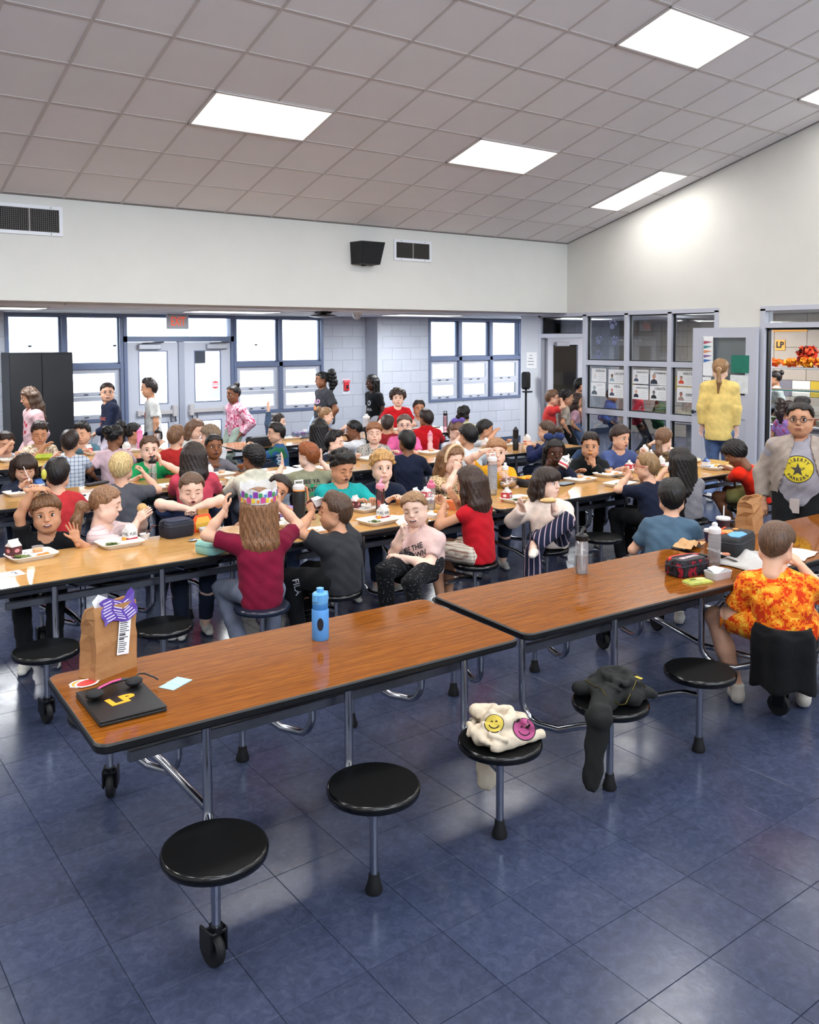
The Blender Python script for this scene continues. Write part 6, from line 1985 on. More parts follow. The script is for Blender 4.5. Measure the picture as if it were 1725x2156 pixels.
t, i = K('b15', 'laughing girl with closed eyes in pale pink tee and black sparkly leggings', 874, 1072, 'BN', -112, -128, hair=('lowpony', '94704e'), skin='pale', shirt=tee('pale_pink', 'd9b7b0'), pants=('long', cloth('sparkle', '0c0c0f', 'sparkle', 'b8b8c0', None, 1.0)), pel=(3.60, 4.66), eyes='shut', mouth='grin', roll=10, pitch=4,
         R=(0.07, 0.17, 0.69, (0.5, 0.2, -1)), L=(0.06, 0.19, 0.535, (-1, -0.3, -0.4)), hands=('fist', 'relax'), palms=((-0.6, -0.6, 0, 0, 0.2, 1), (0, 0, -1)), hq=0.0105, knees=[((0.10, 0.33, 0.47), (0.10, 0.30, 0.08)), ((-0.10, 0.32, 0.42), (-0.16, 0.27, 0.075))])
text_decal(t, i, 'BE THE\nGROWN\nUP', 0.05, '1a1a1c', at=(-0.01, -0.05))
K('b16', 'girl with long dark brown hair in sleeveless red top and plaid shorts', 990, 1018, 'BN', -28, -38, hair=('long', '3a271e'), skin='tan', shirt=('shirt', 'none', cloth('bright_red', 'b5101e')), pants=('shorts', cloth('plaid_shorts', 'ddd5c4', 'plaid', '8a5a4a')), pel=(4.08, 4.66),
  L=(-0.08, 0.24, 0.80), R=(0.06, 0.25, 0.82), hands=('relax', 'grip'), palms=((1, 0, 0, 0, 0.6, 0.6), (-1, 0, 0, 0, 0.6, 0.6)), hq=0.0105)
K('b17', 'girl with dark bob in cream sweatshirt and striped trousers, ankle crossed on knee', 1152, 1018, 'BN', 232, 146, hair=('bobbangs', '2e211b'), skin='pale', shirt=('hoodie', 'long', cloth('cream', 'e2cfc2')), pants=('flare', cloth('navy_stripe', '1e2238', 'stripe', 'b9a0ac', None, 1.3)), pel=(4.80, 4.66),
  R=(0.18, 0.14, 0.715), L=(-0.07, 0.24, 0.745), hands=('pinch', 'grip'), palms=((0, 0.3, 1, 0.2, 0.6, 0.8), (1, -0.3, 0, -0.1, 0.5, 1)), knees=[((0.05, 0.33, 0.44), (0.08, 0.33, 0.075)), ((-0.16, 0.20, 0.655), (0.04, 0.36, 0.50))], hq=0.0105, shoes='ddd2c4', pitch=-4)
t, i = K('b18', 'boy in red glasses and navy tee chewing, seen from behind in profile', 1363, 982, 'BN', -38, -55, hair=('buzz', '8c6c48'), skin='fair', shirt=tee('navy_tee', '161c30'), pants=('long', cloth('black_pants', '101114')), pel=(6.04, 4.68), L=(-0.05, 0.21, 0.815), R=(0.06, 0.20, 0.81), hands=('grip', 'grip'), palms=((1, 0, 0, 0, 0.7, 0.7), (-1, 0, 0, 0, 0.7, 0.7)))
glasses(t, i, 'c22a30')
K('b19', 'girl with very long black hair in grey tee seen from behind', 1433, 972, 'BN', -14, -35, hair=('longest', '1d1614'), skin='fair', shirt=tee('grey', '8f8c92'), pants=('long', cloth('light_jeans', '8494a8')), L=(-0.14, 0.26, 0.76), R=(0.06, 0.27, 0.74))
K('b20', 'boy in bright orange red tee and olive shorts bent over the table end', 1548, 955, 'BN', -52, -60, hair=('shag', '1a1311'), skin='brown', shirt=tee('orange_red', 'e2280c'), pants=('shorts', cloth('olive_shorts', '8f8c55')), pel=(7.70, 4.72), pitch=30, L=(-0.10, 0.30, 0.62), R=(0.04, 0.31, 0.70), slump=0.06, shoes='e6e2dc',
  knees=[((0.10, 0.34, 0.47), (0.12, 0.12, 0.10)), ((-0.12, 0.36, 0.44), (-0.06, 0.16, 0.075))])
# ---- front row
K('a1', 'black haired boy in dusty blue tee, his back to us, behind the front table', 1415, 1048, 'AF', 4, 6, hair=('short', black), skin='fair', shirt=tee('dusty_blue', '4b6377'), pants=p_jean, pel=(4.92, 3.69), fat=1.12, R=(0.14, 0.24, 0.56), L=(-0.14, 0.24, 0.56), knees=[((0.12, 0.30, 0.44), (0.1, 0.16, 0.075)), ((-0.12, 0.30, 0.44), (-0.1, 0.16, 0.075))])
t, i = K('a2', 'boy in orange camouflage tee from behind, black jacket tied at his waist', 1634, 1146, 'AN', -14, 16, hair=('buzz', '5c4230'), skin='fair', shirt=('shirt', 'short', cloth('orange_camo', 'f0811a', 'digital', 'd2380e', 'f6b63c', 1.0)), pants=('shorts', cloth('orange_camo', '')), pel=(4.24, 2.44), pitch=16, k=1.1, hs=1.08,
         R=(0.10, 0.30, 0.74), L=(-0.16, 0.22, 0.50, (-0.8, -0.2, -1)), hands=('relax', 'relax'), knees=[((0.14, 0.34, 0.46), (0.12, 0.20, 0.08)), ((-0.34, 0.12, 0.47), (-0.22, 0.14, 0.08))], hq=0.009, shirt_k=0.05, shoes='c9c2b8')
hz = i['hip']
V, F = sdf_mesh([(hz + np.array([0, -0.03, 0.0]), hz + np.array([0, -0.05, -0.10]), 0.142, 0.150, 0.03, None), (hz + np.array([0, -0.05, -0.10]), hz + np.array([0, -0.07, -0.30]), 0.150, 0.158, 0.03, 'flat')], 0.011,
                [lambda D, X, Y, Z: np.maximum(np.maximum(np.maximum(D + 0.012 * np.sin(np.arctan2(X, -Y) * 7), Y - 0.055), Z - hz[2] - 0.02), -(np.sqrt(X * X + (Y + 0.03) ** 2) - 0.118 - 0.05 * np.clip(hz[2] - 0.08 - Z, 0, 1)))])
obj('tied_jacket', quad_mesh('tied_jacket', [(V, F, 0)], [cloth('black_fleece', '0d0e11')]), None, t)

# ---- third row, near side
K('c10', 'boy with short black hair in red tee seen from behind at the white sheets', 121, 1000, 'CN', 0, 4, hair=('short', '1b1514'), skin='fair', shirt=tee('coral_red', 'c53438'), pants=p_jean)
K('c11', 'blond boy with bowl haircut in grey tee seen from behind', 256, 985, 'CN', 6, 14, hair=('bowl', 'd3b27c'), skin='fair', shirt=tee('dark_grey', '57575e'), pants=p_grey, R=(0.14, 0.22, 0.86), hands=('pinch', 'relax'), palms=((-1, 0, 0, -0.4, 0.3, 0.8), (0, 0, -1)))
K('c12', 'woman sized girl with long straight dark hair in coral pink tee from behind', 408, 962, 'CN', 2, 0, hair=('long', '2b1f1a'), skin='brown', shirt=tee('coral_pink', 'd2495c'), pants=p_jean, fat=1.2)
K('c13', 'boy with short afro in cream hoodie seen from behind', 534, 966, 'CN', -8, -32, hair=('afro', black), skin='brown', shirt=('hoodie', 'long', cloth('cream_hoodie', 'ddd8c4'), 'hood'), pants=p_grey)
t, i = K('c14', 'red haired boy in olive tee with green lettering on the back, hands up', 650, 960, 'CN', -6, -42, hair=('short', '8a4a24'), skin='pale', shirt=tee('olive', '8a8a70'), pants=p_navy, L=(-0.24, 0.22, 0.80), R=(0.13, 0.25, 0.82), hands=('flat', 'flat'), palms=((1, 0.3, 0, 0, 0.2, 1), (-1, 0.3, 0, 0, 0.2, 1)))
text_decal(t, i, 'SEE YA', 0.052, '23282a', front=False, at=(0, 0.03)); text_decal(t, i, 'LATER', 0.052, '23282a', front=False, at=(0, -0.045))
for dy, w_ in ((-0.008, 0.10), (-0.082, 0.085)):
    decal(t, i, 'green_swash', [(-w_, dy - 0.012, 0), (0, dy - 0.016, 0), (w_, dy - 0.006, 0), (w_ * 0.9, dy + 0.010, 0), (0, dy + 0.014, 0), (-w_ * 0.8, dy + 0.004, 0)], [(0, 1, 4, 5), (1, 2, 3, 4)], P('print_green', '1f9a68', 0.8), front=False)
K('c15', 'boy with faded black haircut in plain navy top seen from behind', 858, 930, 'CN', -4, -24, hair=('buzz', black), skin='brown', shirt=('shirt', 'long', cloth('plain_navy', '161d33')), pants=p_navy, fat=1.1)
K('c8', 'boy with thick black bowl hair in white tee, face hidden, seen from behind', 986, 918, 'CN', -10, -30, hair=('bowl', black), skin='tan', shirt=tee('white_tee', 'd6d9dc'), pants=p_navy)
K('c16', 'girl with hair tied back in navy sweatshirt leaning on the table end', 1152, 908, 'CN', -42, -48, hair=('pony', '4a3526'), skin='fair', shirt=('hoodie', 'long', cloth('navy_sweat', '1f2850')), pants=p_navy, pel=(7.36, 7.04), L=(-0.12, 0.30, 0.74), R=(0.0, 0.32, 0.74))
# ---- third row, far side
K('c1', 'little girl with dark bangs in navy hoodie spooning fruit from a cup', 52, 985, 'CF', 184, 180, hair=('bangs', '33241d'), skin='fair', shirt=('hoodie', 'long', cloth('ink_hoodie', '232a3e'), 'hood'), pants=p_navy, eyes='shut', pitch=16, R=(0.02, 0.26, 0.745), hands=('pinch', 'relax'))
K('c2', 'boy with open mouth and wide eyes in green tee', 315, 946, 'CF', 182, 196, hair=('short', '5a4030'), skin='pale', shirt=tee('green', '1f9a5a'), pants=p_navy, mouth='open', L=(-0.10, 0.18, 0.84, (-1, 0, -0.6)), hands=('relax', 'grip'), palms=((0, 0, -1), (1, -0.2, 0, 0.1, 0.2, 1)))
K('c3', 'boy with short black hair in grey long sleeved top blowing on food', 450, 940, 'CF', 176, 176, hair=('buzz', black), skin='brown', shirt=lng('warm_grey', '6d6a72'), pants=p_navy, mouth='open', L=(-0.24, 0.26, 0.73), R=(0.06, 0.26, 0.73))
K('c4', 'boy with swept black hair in dark top grinning sideways', 705, 932, 'CF', 150, 140, hair=('quiff', black), skin='pale', shirt=tee('dark_ink', '1a1d2c'), pants=p_navy, mouth='grin', eyes='shut')
K('c5', 'boy in grey top printed with black tiger stripes looking down at his tray', 788, 912, 'CF', 188, 206, hair=('fringe', '8a5c3e'), skin='pale', shirt=lng('zebra', 'b5b0a8', 'zebra', '26262a'), pants=p_navy, eyes='shut', fat=1.12, R=(-0.02, 0.26, 0.74), L=(-0.14, 0.26, 0.74))
t, i = K('c6', 'girl in hot pink top with glasses behind the boy in plain navy', 852, 895, 'CF', 186, 204, hair=('sleekpony', '5a4a42'), skin='pale', shirt=tee('hot_pink', 'e2679e'), pants=p_navy)
glasses(t, i, 'b08a90')
t, i = K('c7', 'girl with big purple hair bow in white top looking down', 962, 908, 'CF', 220, 214, hair=('pony', '6a4c3a'), skin='pale', shirt=tee('off_white', 'd5d6de'), pants=p_navy, pitch=24, eyes='shut', R=(0.02, 0.22, 0.80), hands=('fist', 'relax'))
bw = MB()
for s in (-1, 1):
    bw.ell((s * 0.045, -0.02, 0.128), (0.045, 0.022, 0.036), 0, 10, 6); bw.tube([(0, -0.03, 0.12), (s * 0.05, -0.05, 0.09)], [0.012, 0.014], 6)
bw.ell((0, -0.02, 0.125), (0.016, 0.02, 0.018))
on_head(t, i, 'hair_bow', bw, cloth('bow_purple', '6d58a8'))
K('c9', 'boy with black bowl cut in white tee eating in profile', 1022, 905, 'CF', 150, 132, hair=('bowl', black), skin='tan', shirt=tee('pale_white', 'd2d6da'), pants=p_navy, R=(0.03, 0.20, 0.84), hands=('pinch', 'relax'))
# ---- fourth row, near side
K('d17', 'boy in blue and white plaid shirt seen from behind', 147, 932, 'DN', 2, 12, hair=('short', '2b1e1a'), skin='tan', shirt=tee('plaid', 'ccd2da', 'plaid', '55688f', None, 1.5), pants=p_navy, L=(-0.17, 0.24, 0.76))
K('d18', 'girl with puffed hair bun in pale pink tee seen from behind', 240, 920, 'DN', 4, 30, hair=('puff', black), skin='brown', shirt=tee('blush', 'd2b4bc'), pants=p_navy, L=(-0.2, 0.05, 0.52))
K('d19', 'boy in brick red tee seen from behind', 370, 920, 'DN', 0, 30, hair=('short', '7a583f'), skin='fair', shirt=tee('brick_red', 'b02a28'), pants=p_navy)
K('d6', 'boy with shaggy grey brown hair and white tee in left profile', 442, 918, 'DN', -20, -48, hair=('shag', '86705a'), skin='pale', shirt=tee('chalk', 'd6d6da'), pants=p_navy, mouth='smile')
t, i = K('d16', 'boy in blue and green jersey with lettering on its sleeve, turned left', 582, 912, 'DN', -60, -62, hair=('short', '1c1614'), skin='fair', shirt=lng('jersey', '2d5688', 'blotch', '2d5688', '2a6a4a', 0.25), pants=p_navy, pel=(4.98, 9.30))
cast_text(t, i['shirt'], 'MACK', 0.075, 588, 975, 'd8dce0', -1.45)
K('d8', 'girl with very long black hair seen from behind', 672, 902, 'DN', 0, 4, hair=('longest', '1c1616'), skin='fair', shirt=tee('ash', 'c8ccd2'), pants=p_navy)
K('d10', 'girl with black ponytail in white tee leaning in on the left', 746, 905, 'DN', -40, -58, hair=('sleekpony', black), skin='brown', shirt=tee('plain_white', 'dcdee2'), pants=p_navy, pel=(6.12, 9.28), L=(-0.06, 0.24, 0.78), R=(0.06, 0.2, 0.72), pitch=6)
K('d13', 'boy with buzzed hair in dark red tee seen from behind', 816, 892, 'DN', 0, 2, hair=('buzz', '3b2c26'), skin='tan', shirt=tee('dark_red', '8f2024'), pants=p_navy)
K('d14', 'boy in scarlet hoodie with short dark hair seen from behind', 898, 882, 'DN', -6, -34, hair=('short', '2a1e1a'), skin='brown', shirt=('hoodie', 'long', cloth('scarlet', 'c0121c'), 'hood'), pants=p_navy, fat=1.12)
K('d15', 'girl in pale yellow hoodie with black hair in low buns seen from behind', 976, 872, 'DN', 8, 14, hair=('sidebuns', black), skin='tan', shirt=('hoodie', 'long', cloth('pale_yellow', 'd3d2a2'), 'hood'), pants=p_navy, fat=1.1)
# ---- fourth row, far side
K('d1', 'boy in white tee drinking from a cup at the left edge', 12, 932, 'DF', 182, 176, hair=('short', '2e2019'), skin='fair', shirt=tee('bright_white', 'd9dadf'), pants=p_navy, R=(-0.02, 0.2, 0.84), hands=('fist', 'grip'), L=(-0.16, 0.24, 0.73), pitch=18, eyes='shut')
K('d2', 'boy in sand camouflage shirt looking down, arm across his tray', 83, 912, 'DF', 184, 180, hair=('quiff', '2c1f1a'), skin='tan', shirt=tee('sand_camo', 'c9b89f', 'blotch', '8d775e', 'ded2bf'), pants=p_navy, eyes='shut', pitch=16, R=(-0.06, 0.26, 0.80))
K('d3', 'boy with black hair in muted blue tee by the cabinet corner', 174, 912, 'DF', 186, 176, hair=('quiff', '191412'), skin='fair', shirt=tee('muted_blue', '5b8293'), pants=p_navy, eyes='shut', pitch=10)
K('d4', 'girl with black ponytail turned right behind the pink bottle', 280, 912, 'DF', 130, 122, hair=('bigpony', black), skin='tan', shirt=tee('sand', 'cdb8ac'), pants=p_navy)
K('d5', 'girl with long brown hair in white cardigan bending over', 412, 903, 'DF', 190, 150, hair=('long', '6d5240'), skin='pale', shirt=lng('ivory', 'd8d8d4'), pants=p_navy, pitch=20, eyes='shut')
K('d7', 'dark haired child raising one arm with open hand', 585, 890, 'DF', 130, 124, hair=('bob', '241a18'), skin='pale', shirt=lng('denim_blue', '4a5f7c'), pants=p_navy, R=(0.20, 0.02, 1.10, (1, -0.3, -0.6)), hands=('flat', 'relax'), palms=((0, 1, 0, 0.1, 0, 1), (0, 0, -1)))
K('d9', 'girl with tied fair hair in brown top reaching to the right', 686, 876, 'DF', 125, 118, hair=('bun', '8e6c4c'), skin='pale', shirt=tee('brown_top', '6f5a4e'), pants=p_navy, R=(0.06, 0.3, 0.76), L=(-0.06, 0.3, 0.76))
t, i = K('d11', 'boy with bushy brown curls in red tee standing up at the far table', 838, 838, 'DF', 186, 204, hair=('mop', '35251f'), skin='pale', shirt=tee('vivid_red', 'c81a22'), pants=p_navy, stand=0.66, legs='stand', k=1.05, fat=1.05, R=(0.2, 0.22, 0.74), L=(-0.2, 0.22, 0.74))
K('d12', 'boy in black jacket over white tee looking up from the far table', 882, 860, 'DF', 188, 210, hair=('short', '221a17'), skin='tan', shirt=tee('print_white', 'd2d2d6', 'blotch', '3a3a6a', 'd2d2d6', 0.6), jacket=cloth('black_jacket', '14171f'), pants=p_navy)

# ---- the line of older children walking by the windows
def SS(key, label, px, py, Y, f, look, **kw):
    kw.setdefault('k', 1.13); kw.setdefault('stand', 0.74); kw.setdefault('hs', 1.06)
    return G(key, label, ony(px, py, Y), f, look, **kw)


t, i = SS('s1', 'standing girl in pale pink sweatshirt with flower print before the black cabinet', 63, 838, 11.2, -60, -62, hair=('wavy', '4f3a2b'), skin='tan', shirt=('hoodie', 'long', cloth('pink_sweat', 'dbb4b8')), pants=('long', cloth('pink_pants', 'd8b4b8')), pitch=10, legs='walk')
for n, (x, y) in enumerate(((0.0, 0.05), (0.05, 0.02), (-0.05, 0.0), (0.03, -0.06), (-0.04, -0.08))):
    for a in range(5):
        V, F = disc_geo(0.010, 0.010, 8, 1, x + 0.014 * cos(a * 1.257), y + 0.014 * sin(a * 1.257)); decal(t, i, 'flower_petal', V, F, P('flower_red', 'b8243f' if n % 2 == 0 else 'b8243f', 0.8))
t, i = SS('s2', 'standing girl in navy hooded sweatshirt with glasses smiling by the left window', 226, 826, 11.3, -70, -128, hair=('lowpony', '2a1e1a'), skin='fair', shirt=('hoodie', 'long', cloth('navy_hood', '1a2138'), 'hood'), pants=('long', cloth('pale_lilac', 'c6bccb')), mouth='grin', fat=1.15, L=(-0.05, 0.2, 0.80))
glasses(t, i, 'a08078')
text_decal(t, i, 'BULLDOGS', 0.055, 'c86a62', at=(0.0, 0.02)); text_decal(t, i, 'EST', 0.05, 'c86a62', at=(0.0, -0.05))
t, i = SS('s3', 'standing boy in white tee with jacket tied at the waist before the exit door', 314, 818, 11.3, -62, -60, hair=('quiff', '2b211e'), skin='tan', shirt=tee('cool_white', 'd3d4d2'), pants=('long', cloth('pale_denim', 'a9b4c4')), R=(0.26, -0.10, 0.62), L=(-0.2, -0.02, 0.64))
V, F = disc_geo(0.028, 0.028, 16, 2, 0.0, 0.03); decal(t, i, 'red_sun_print', V, F, P('print_redsun', 'd9524e', 0.8))
decal(t, i, 'red_print', [(-0.028, -0.03, 0), (0.028, -0.03, 0), (0.028, 0.03, 0), (-0.028, 0.03, 0)], [(0, 1, 2, 3)], P('print_redsun', 'd9524e', 0.8))
hz = i['hip']
V, F = sdf_mesh([(hz + np.array([0, -0.01, 0.03]), hz + np.array([0, -0.02, -0.02]), 0.135, 0.142, 0.03, ((0, 1, 0), 0.8)), (hz + np.array([-0.1, 0.08, 0.0]), hz + np.array([0.08, 0.10, -0.06]), 0.035, 0.04, 0.03, None)], 0.012, [lambda D, X, Y, Z: np.maximum(D, np.abs(Z - hz[2]) - 0.075)])
obj('tied_jacket', quad_mesh('tied_jacket', [(V, F, 0)], [cloth('black_fleece', '0d0e11')]), None, t)
SS('s4', 'standing girl with high bun in pink tie dye hoodie and sage trousers', 492, 830, 11.2, -70, -82, hair=('topbun', '1d1718'), skin='brown', shirt=('hoodie', 'long', cloth('tie_dye', 'e8a8bc', 'blotch', 'c23a66', 'f2dbe2', 1.1)), pants=('long', cloth('sage', '9aa89c')))
t, i = SS('s5', 'tall girl with big curly black ponytail in charcoal tee by the window', 678, 800, 11.3, -62, -66, hair=('bigpony', '120f10'), skin='brown', shirt=tee('char_tee', '35363b'), pants=('shorts', cloth('denim_shorts', 'a8b8d0')), k=1.25, stand=0.82, fat=1.2, legs='walk', R=(0.24, -0.02, 0.74))
text_decal(t, i, 'WILD', 0.085, 'd9a8c8', at=(0, 0.03)); V, F = disc_geo(0.05, 0.035, 14, 2, 0, -0.06); decal(t, i, 'orange_print', V, F, P('print_orange', 'd98a4a', 0.8))
t, i = SS('s6', 'standing child with black locs in black graphic tee by the grey wall', 784, 806, 11.4, -50, -60, hair=('braids', '141011'), skin='dark', shirt=tee('black_graphic', '15161a'), pants=('long', cloth('white_pants', 'd0d4dc')), mouth='open')
V, F = disc_geo(0.045, 0.04, 16, 2, 0, 0.03); decal(t, i, 'white_print', V, F, P('print_pale', 'c8ccd2', 0.8)); V, F = disc_geo(0.025, 0.022, 12, 2, 0, 0.03); decal(t, i, 'dark_print', V, F, P('print_dark', '17181c', 0.8)).location = (0, 0.002, 0)
text_decal(t, i, 'NASA', 0.06, 'c8ccd2', at=(0, -0.07))

# ---- children queueing at the inner door, and in the serving room
def QQ(key, label, px, py, X, f, look, **kw):
    kw.setdefault('stand', 0.62); kw.setdefault('hs', 1.04)
    return G(key, label, onx(px, py, X), f, look, **kw)


t, i = QQ('k1', 'boy in red tee with dark glasses, hands cupped at his mouth, queueing at the door', 1163, 838, 9.75, 112, 115, hair=('short', '6b4c36'), skin='fair', shirt=tee('queue_red', 'd23a38'), pants=p_jean, R=(0.05, 0.16, 1.05), L=(-0.05, 0.16, 1.05), hands=('fist', 'fist'))
glasses(t, i)
QQ('k2', 'boy with dark curls in beige tee second in the door queue', 1194, 838, 10.05, 110, 112, hair=('curly', '1d1615'), skin='tan', shirt=tee('beige', 'b7ab9c'), pants=p_black)
QQ('k3', 'girl with wavy dark hair, pink sleeves and black overall in the door queue', 1214, 845, 10.4, 108, 112, hair=('wavy', '3a2a22'), skin='tan', shirt=tee('queue_pink', 'c69aa8'), pants=p_jean)
QQ('k4', 'tall dark haired child ahead in the door queue', 1222, 812, 10.9, 105, 110, hair=('short', black), skin='tan', shirt=tee('queue_black', '1c1c20'), pants=p_black, k=1.1, stand=0.7)
QQ('g1', 'child in royal blue hoodie behind the first glazed pane', 1290, 832, 11.25, 120, 120, hair=('short', dark), skin='tan', shirt=('hoodie', 'long', cloth('royal', '24468c'), 'hood'), pants=p_jean, k=1.08, stand=0.68)
QQ('g2', 'child in crimson hoodie behind the second glazed pane', 1348, 822, 11.35, 100, 110, hair=('short', dark), skin='fair', shirt=('hoodie', 'long', cloth('crimson', 'a01a2c'), 'hood'), pants=p_black, k=1.08, stand=0.7)
QQ('g3', 'child in dark green hoodie behind the third glazed pane', 1396, 832, 11.3, 100, 110, hair=('shag', brown), skin='fair', shirt=('hoodie', 'long', cloth('forest', '1f4a2c'), 'hood'), pants=p_grey, k=1.08, stand=0.68)
QQ('g4', 'small girl with curly ponytail in purple print top at the serving counter', 1660, 862, 11.45, 60, 70, hair=('bigpony', '2a1d1a'), skin='tan', shirt=tee('purple_print', '8a6fae', 'blotch', 'b04a6a', '8a74b4'), pants=p_black, k=0.95, stand=0.52)
QQ('w3', 'serving woman with dark pinned hair in a pale tee behind the counter', 1632, 797, 13.1, 265, 268, hair=('bun', '1d1615'), skin='tan', shirt=tee('server_tee', 'cdd6d2'), pants=p_black, k=1.25, stand=0.82, hs=1.08)

# ---- the two women in front
t, i = G('w1', 'woman with fair ponytail in yellow sweater and blue jeans seen from behind', onx(1517, 778, 9.35), 52, 62, hair=('sleekpony', '94704a'), skin='pale', shirt=('sweater', 'long', cloth('yellow_knit', 'ecce7c')), pants=('flare', cloth('wide_jeans', '6a80a8')), k=1.22, stand=0.86, hs=1.12,
         R=(0.20, 0.02, 0.78), L=(-0.21, 0.02, 0.78), hq=0.012, shoes='e2e2e0')
sc_ = MB(); sc_.tube([(0.022 * cos(a), -0.105, 0.0 + 0.022 * sin(a)) for a in [2 * pi * q / 12 for q in range(13)]], 0.010, 6)
on_head(t, i, 'hair_tie', sc_, P('peach_tie', 'd9b49c', 0.7))
t, i = G('w2', 'woman in glasses and grey star tee with a beige cardigan, hair in a bun', ony(1686, 884, 3.62), 232, 238, hair=('topbun', '1c1512'), pitch=-3, skin='tan', shirt=('shirt', 'short', cloth('heather', '9b97a0')), pants=('long', cloth('black_slacks', '0d0e11')), jacket=cloth('beige_cardigan', 'a3968c'), k=1.2, stand=0.80, hs=1.16, fat=1.36, mouth='smile',
         R=(0.26, 0.03, 0.70), L=(-0.26, 0.03, 0.70), hq=0.0115)
glasses(t, i, '1c1a1c')
V, F = disc_geo(0.112, 0.10, 32, 4, 0, 0.0); decal(t, i, 'badge_rim', V, F, m_print)
V, F = disc_geo(0.106, 0.094, 32, 4, 0, 0.0); o = decal(t, i, 'yellow_badge', V, F, P('badge_yellow', 'd2bd2a', 0.8)); o.location = tuple(i['fwd'] * 0.002)
V = [(0, -0.002, 0)] + [((0.056 if q % 2 == 0 else 0.022) * sin(q * pi / 5), -0.002 + (0.052 if q % 2 == 0 else 0.02) * cos(q * pi / 5), 0) for q in range(10)]
o = decal(t, i, 'star_print', V, [(0, 1 + q, 1 + (q + 1) % 10) for q in range(10)], P('star_dark', '3a3836', 0.8)); o.location = tuple(i['fwd'] * 0.004)
for word, sg in (('LIBERTY', 1), ('PARKERS', -1)):
    for q, ch in enumerate(word):
        a = (q - 3) * 0.30 * (1 if sg > 0 else -1)
        Vt, Ft = text_mesh(ch, 0.034, 0, 0.0008); c_, s_ = cos(-a), sin(-a)
        if sg > 0:
            cx_, cy_ = 0.083 * sin(a), 0.072 * cos(a); rot = -a
        else:
            a2 = (q - 3) * 0.30; cx_, cy_ = 0.083 * sin(a2), -0.072 * cos(a2); rot = a2
        V = [(v[0] * cos(rot) - v[1] * sin(rot) + cx_, v[0] * sin(rot) + v[1] * cos(rot) + cy_, 0) for v in Vt]
        o = decal(t, i, 'printed_letter', V, Ft, m_print); o.location = tuple(i['fwd'] * 0.004)
lp = i['hip'] + np.array([0.02, 0.16, -0.10])
bd = MB().box((lp[0] - 0.035, lp[1], lp[2] - 0.055), (lp[0] + 0.035, lp[1] + 0.004, lp[2] + 0.055), 0, 0.002)
obj('id_badge', bd, P('id_card', 'b9aaa4', 0.5), t)
# ================================================================ food, bottles, bags and papers
ROWS = ((2.70, 3.42), (4.91, 5.65), (7.25, 7.99), (9.51, 10.25))


def at(px, py, z=TZ, m=0.055):
    """point on a table top, kept m inside its long edges"""
    p = onz(px, py, z); lo, hi = min(ROWS, key=lambda r: abs(p[1] - (r[0] + r[1]) / 2))
    k = min(max(p[1], lo + m), hi - m) / p[1]
    return float(p[0] * k), float(p[1] * k)


m_foam = P('foam_tray', 'e4e2dc', 0.75, noise=0.02, nscale=20, bump=0.1, bscale=300)
m_clear = P('clear_plastic', 'ece9ec', 0.12, alpha=0.22)
m_water = thin_glass('water', 'dce8f0', 0.5, 0.02)
m_fruit = P('orange_fruit', 'f5a420', 0.35, noise=0.2, nscale=70, bump=0.4, bscale=90)
m_nug = P('golden_nugget', 'cf8636', 0.7, noise=0.25, nscale=80, bump=0.6, bscale=160)
m_green = P('salad_green', '5d6b2e', 0.6, noise=0.35, nscale=60, bump=0.4)
m_bread = P('bread', 'd0a56c', 0.75, noise=0.12, nscale=40, bump=0.2)
m_choc = P('chocolate_carton', '5a2a2c', 0.45, noise=0.05)
m_cwhite = P('carton_white', 'e6e4e2', 0.5)
m_cred = P('carton_red', 'c23a44', 0.45)
m_cblue = P('carton_blue', '3a66a8', 0.45)


def tray_mesh():
    W, D = 0.275, 0.215
    def rr(w, d, r, z):
        return [(x, y, z) for x, y in rrect(w, d, r)]
    mb = MB().loft([rr(W - 0.05, D - 0.05, 0.03, 0.0), rr(W - 0.012, D - 0.012, 0.035, 0.022), rr(W, D, 0.04, 0.026), rr(W, D, 0.04, 0.029), rr(W - 0.016, D - 0.016, 0.035, 0.029), rr(W - 0.055, D - 0.055, 0.028, 0.005)])
    for lo, hi in (((-0.012, -0.085, 0.004), (0.0, 0.085, 0.024)), ((0.0, -0.006, 0.004), (0.118, 0.006, 0.024)), ((-0.118, 0.02, 0.004), (-0.012, 0.030, 0.024)), ((-0.07, 0.03, 0.004), (-0.06, 0.085, 0.022))):
        mb.box(lo, hi, 0, 0.003)
    return mb.mesh('lunch_tray', m_foam)


_TRAY = tray_mesh()
_CUP = [MB().lathe([(0.026, 0), (0.034, 0.045), (0.0355, 0.046), (0.0335, 0.0455), (0.0255, 0.002)], n=18).mesh('cup', m_clear), MB().lathe([(0.0255, 0.002), (0.031, 0.030), (0.02, 0.034), (0.004, 0.036)], n=16).mesh('fruit', m_fruit)]
_NUG = MB().ell((0, 0, 0.011), (0.026, 0.017, 0.011), 0, 10, 6).mesh('nugget', m_nug)


def mk(name, me, label, cat, x, y, z, rz=0, group=None):
    o = bpy.data.objects.new(name, me); COL.objects.link(o); o.location = (x, y, z); o.rotation_euler = (0, 0, rz)
    return tag(o, label, cat, group)


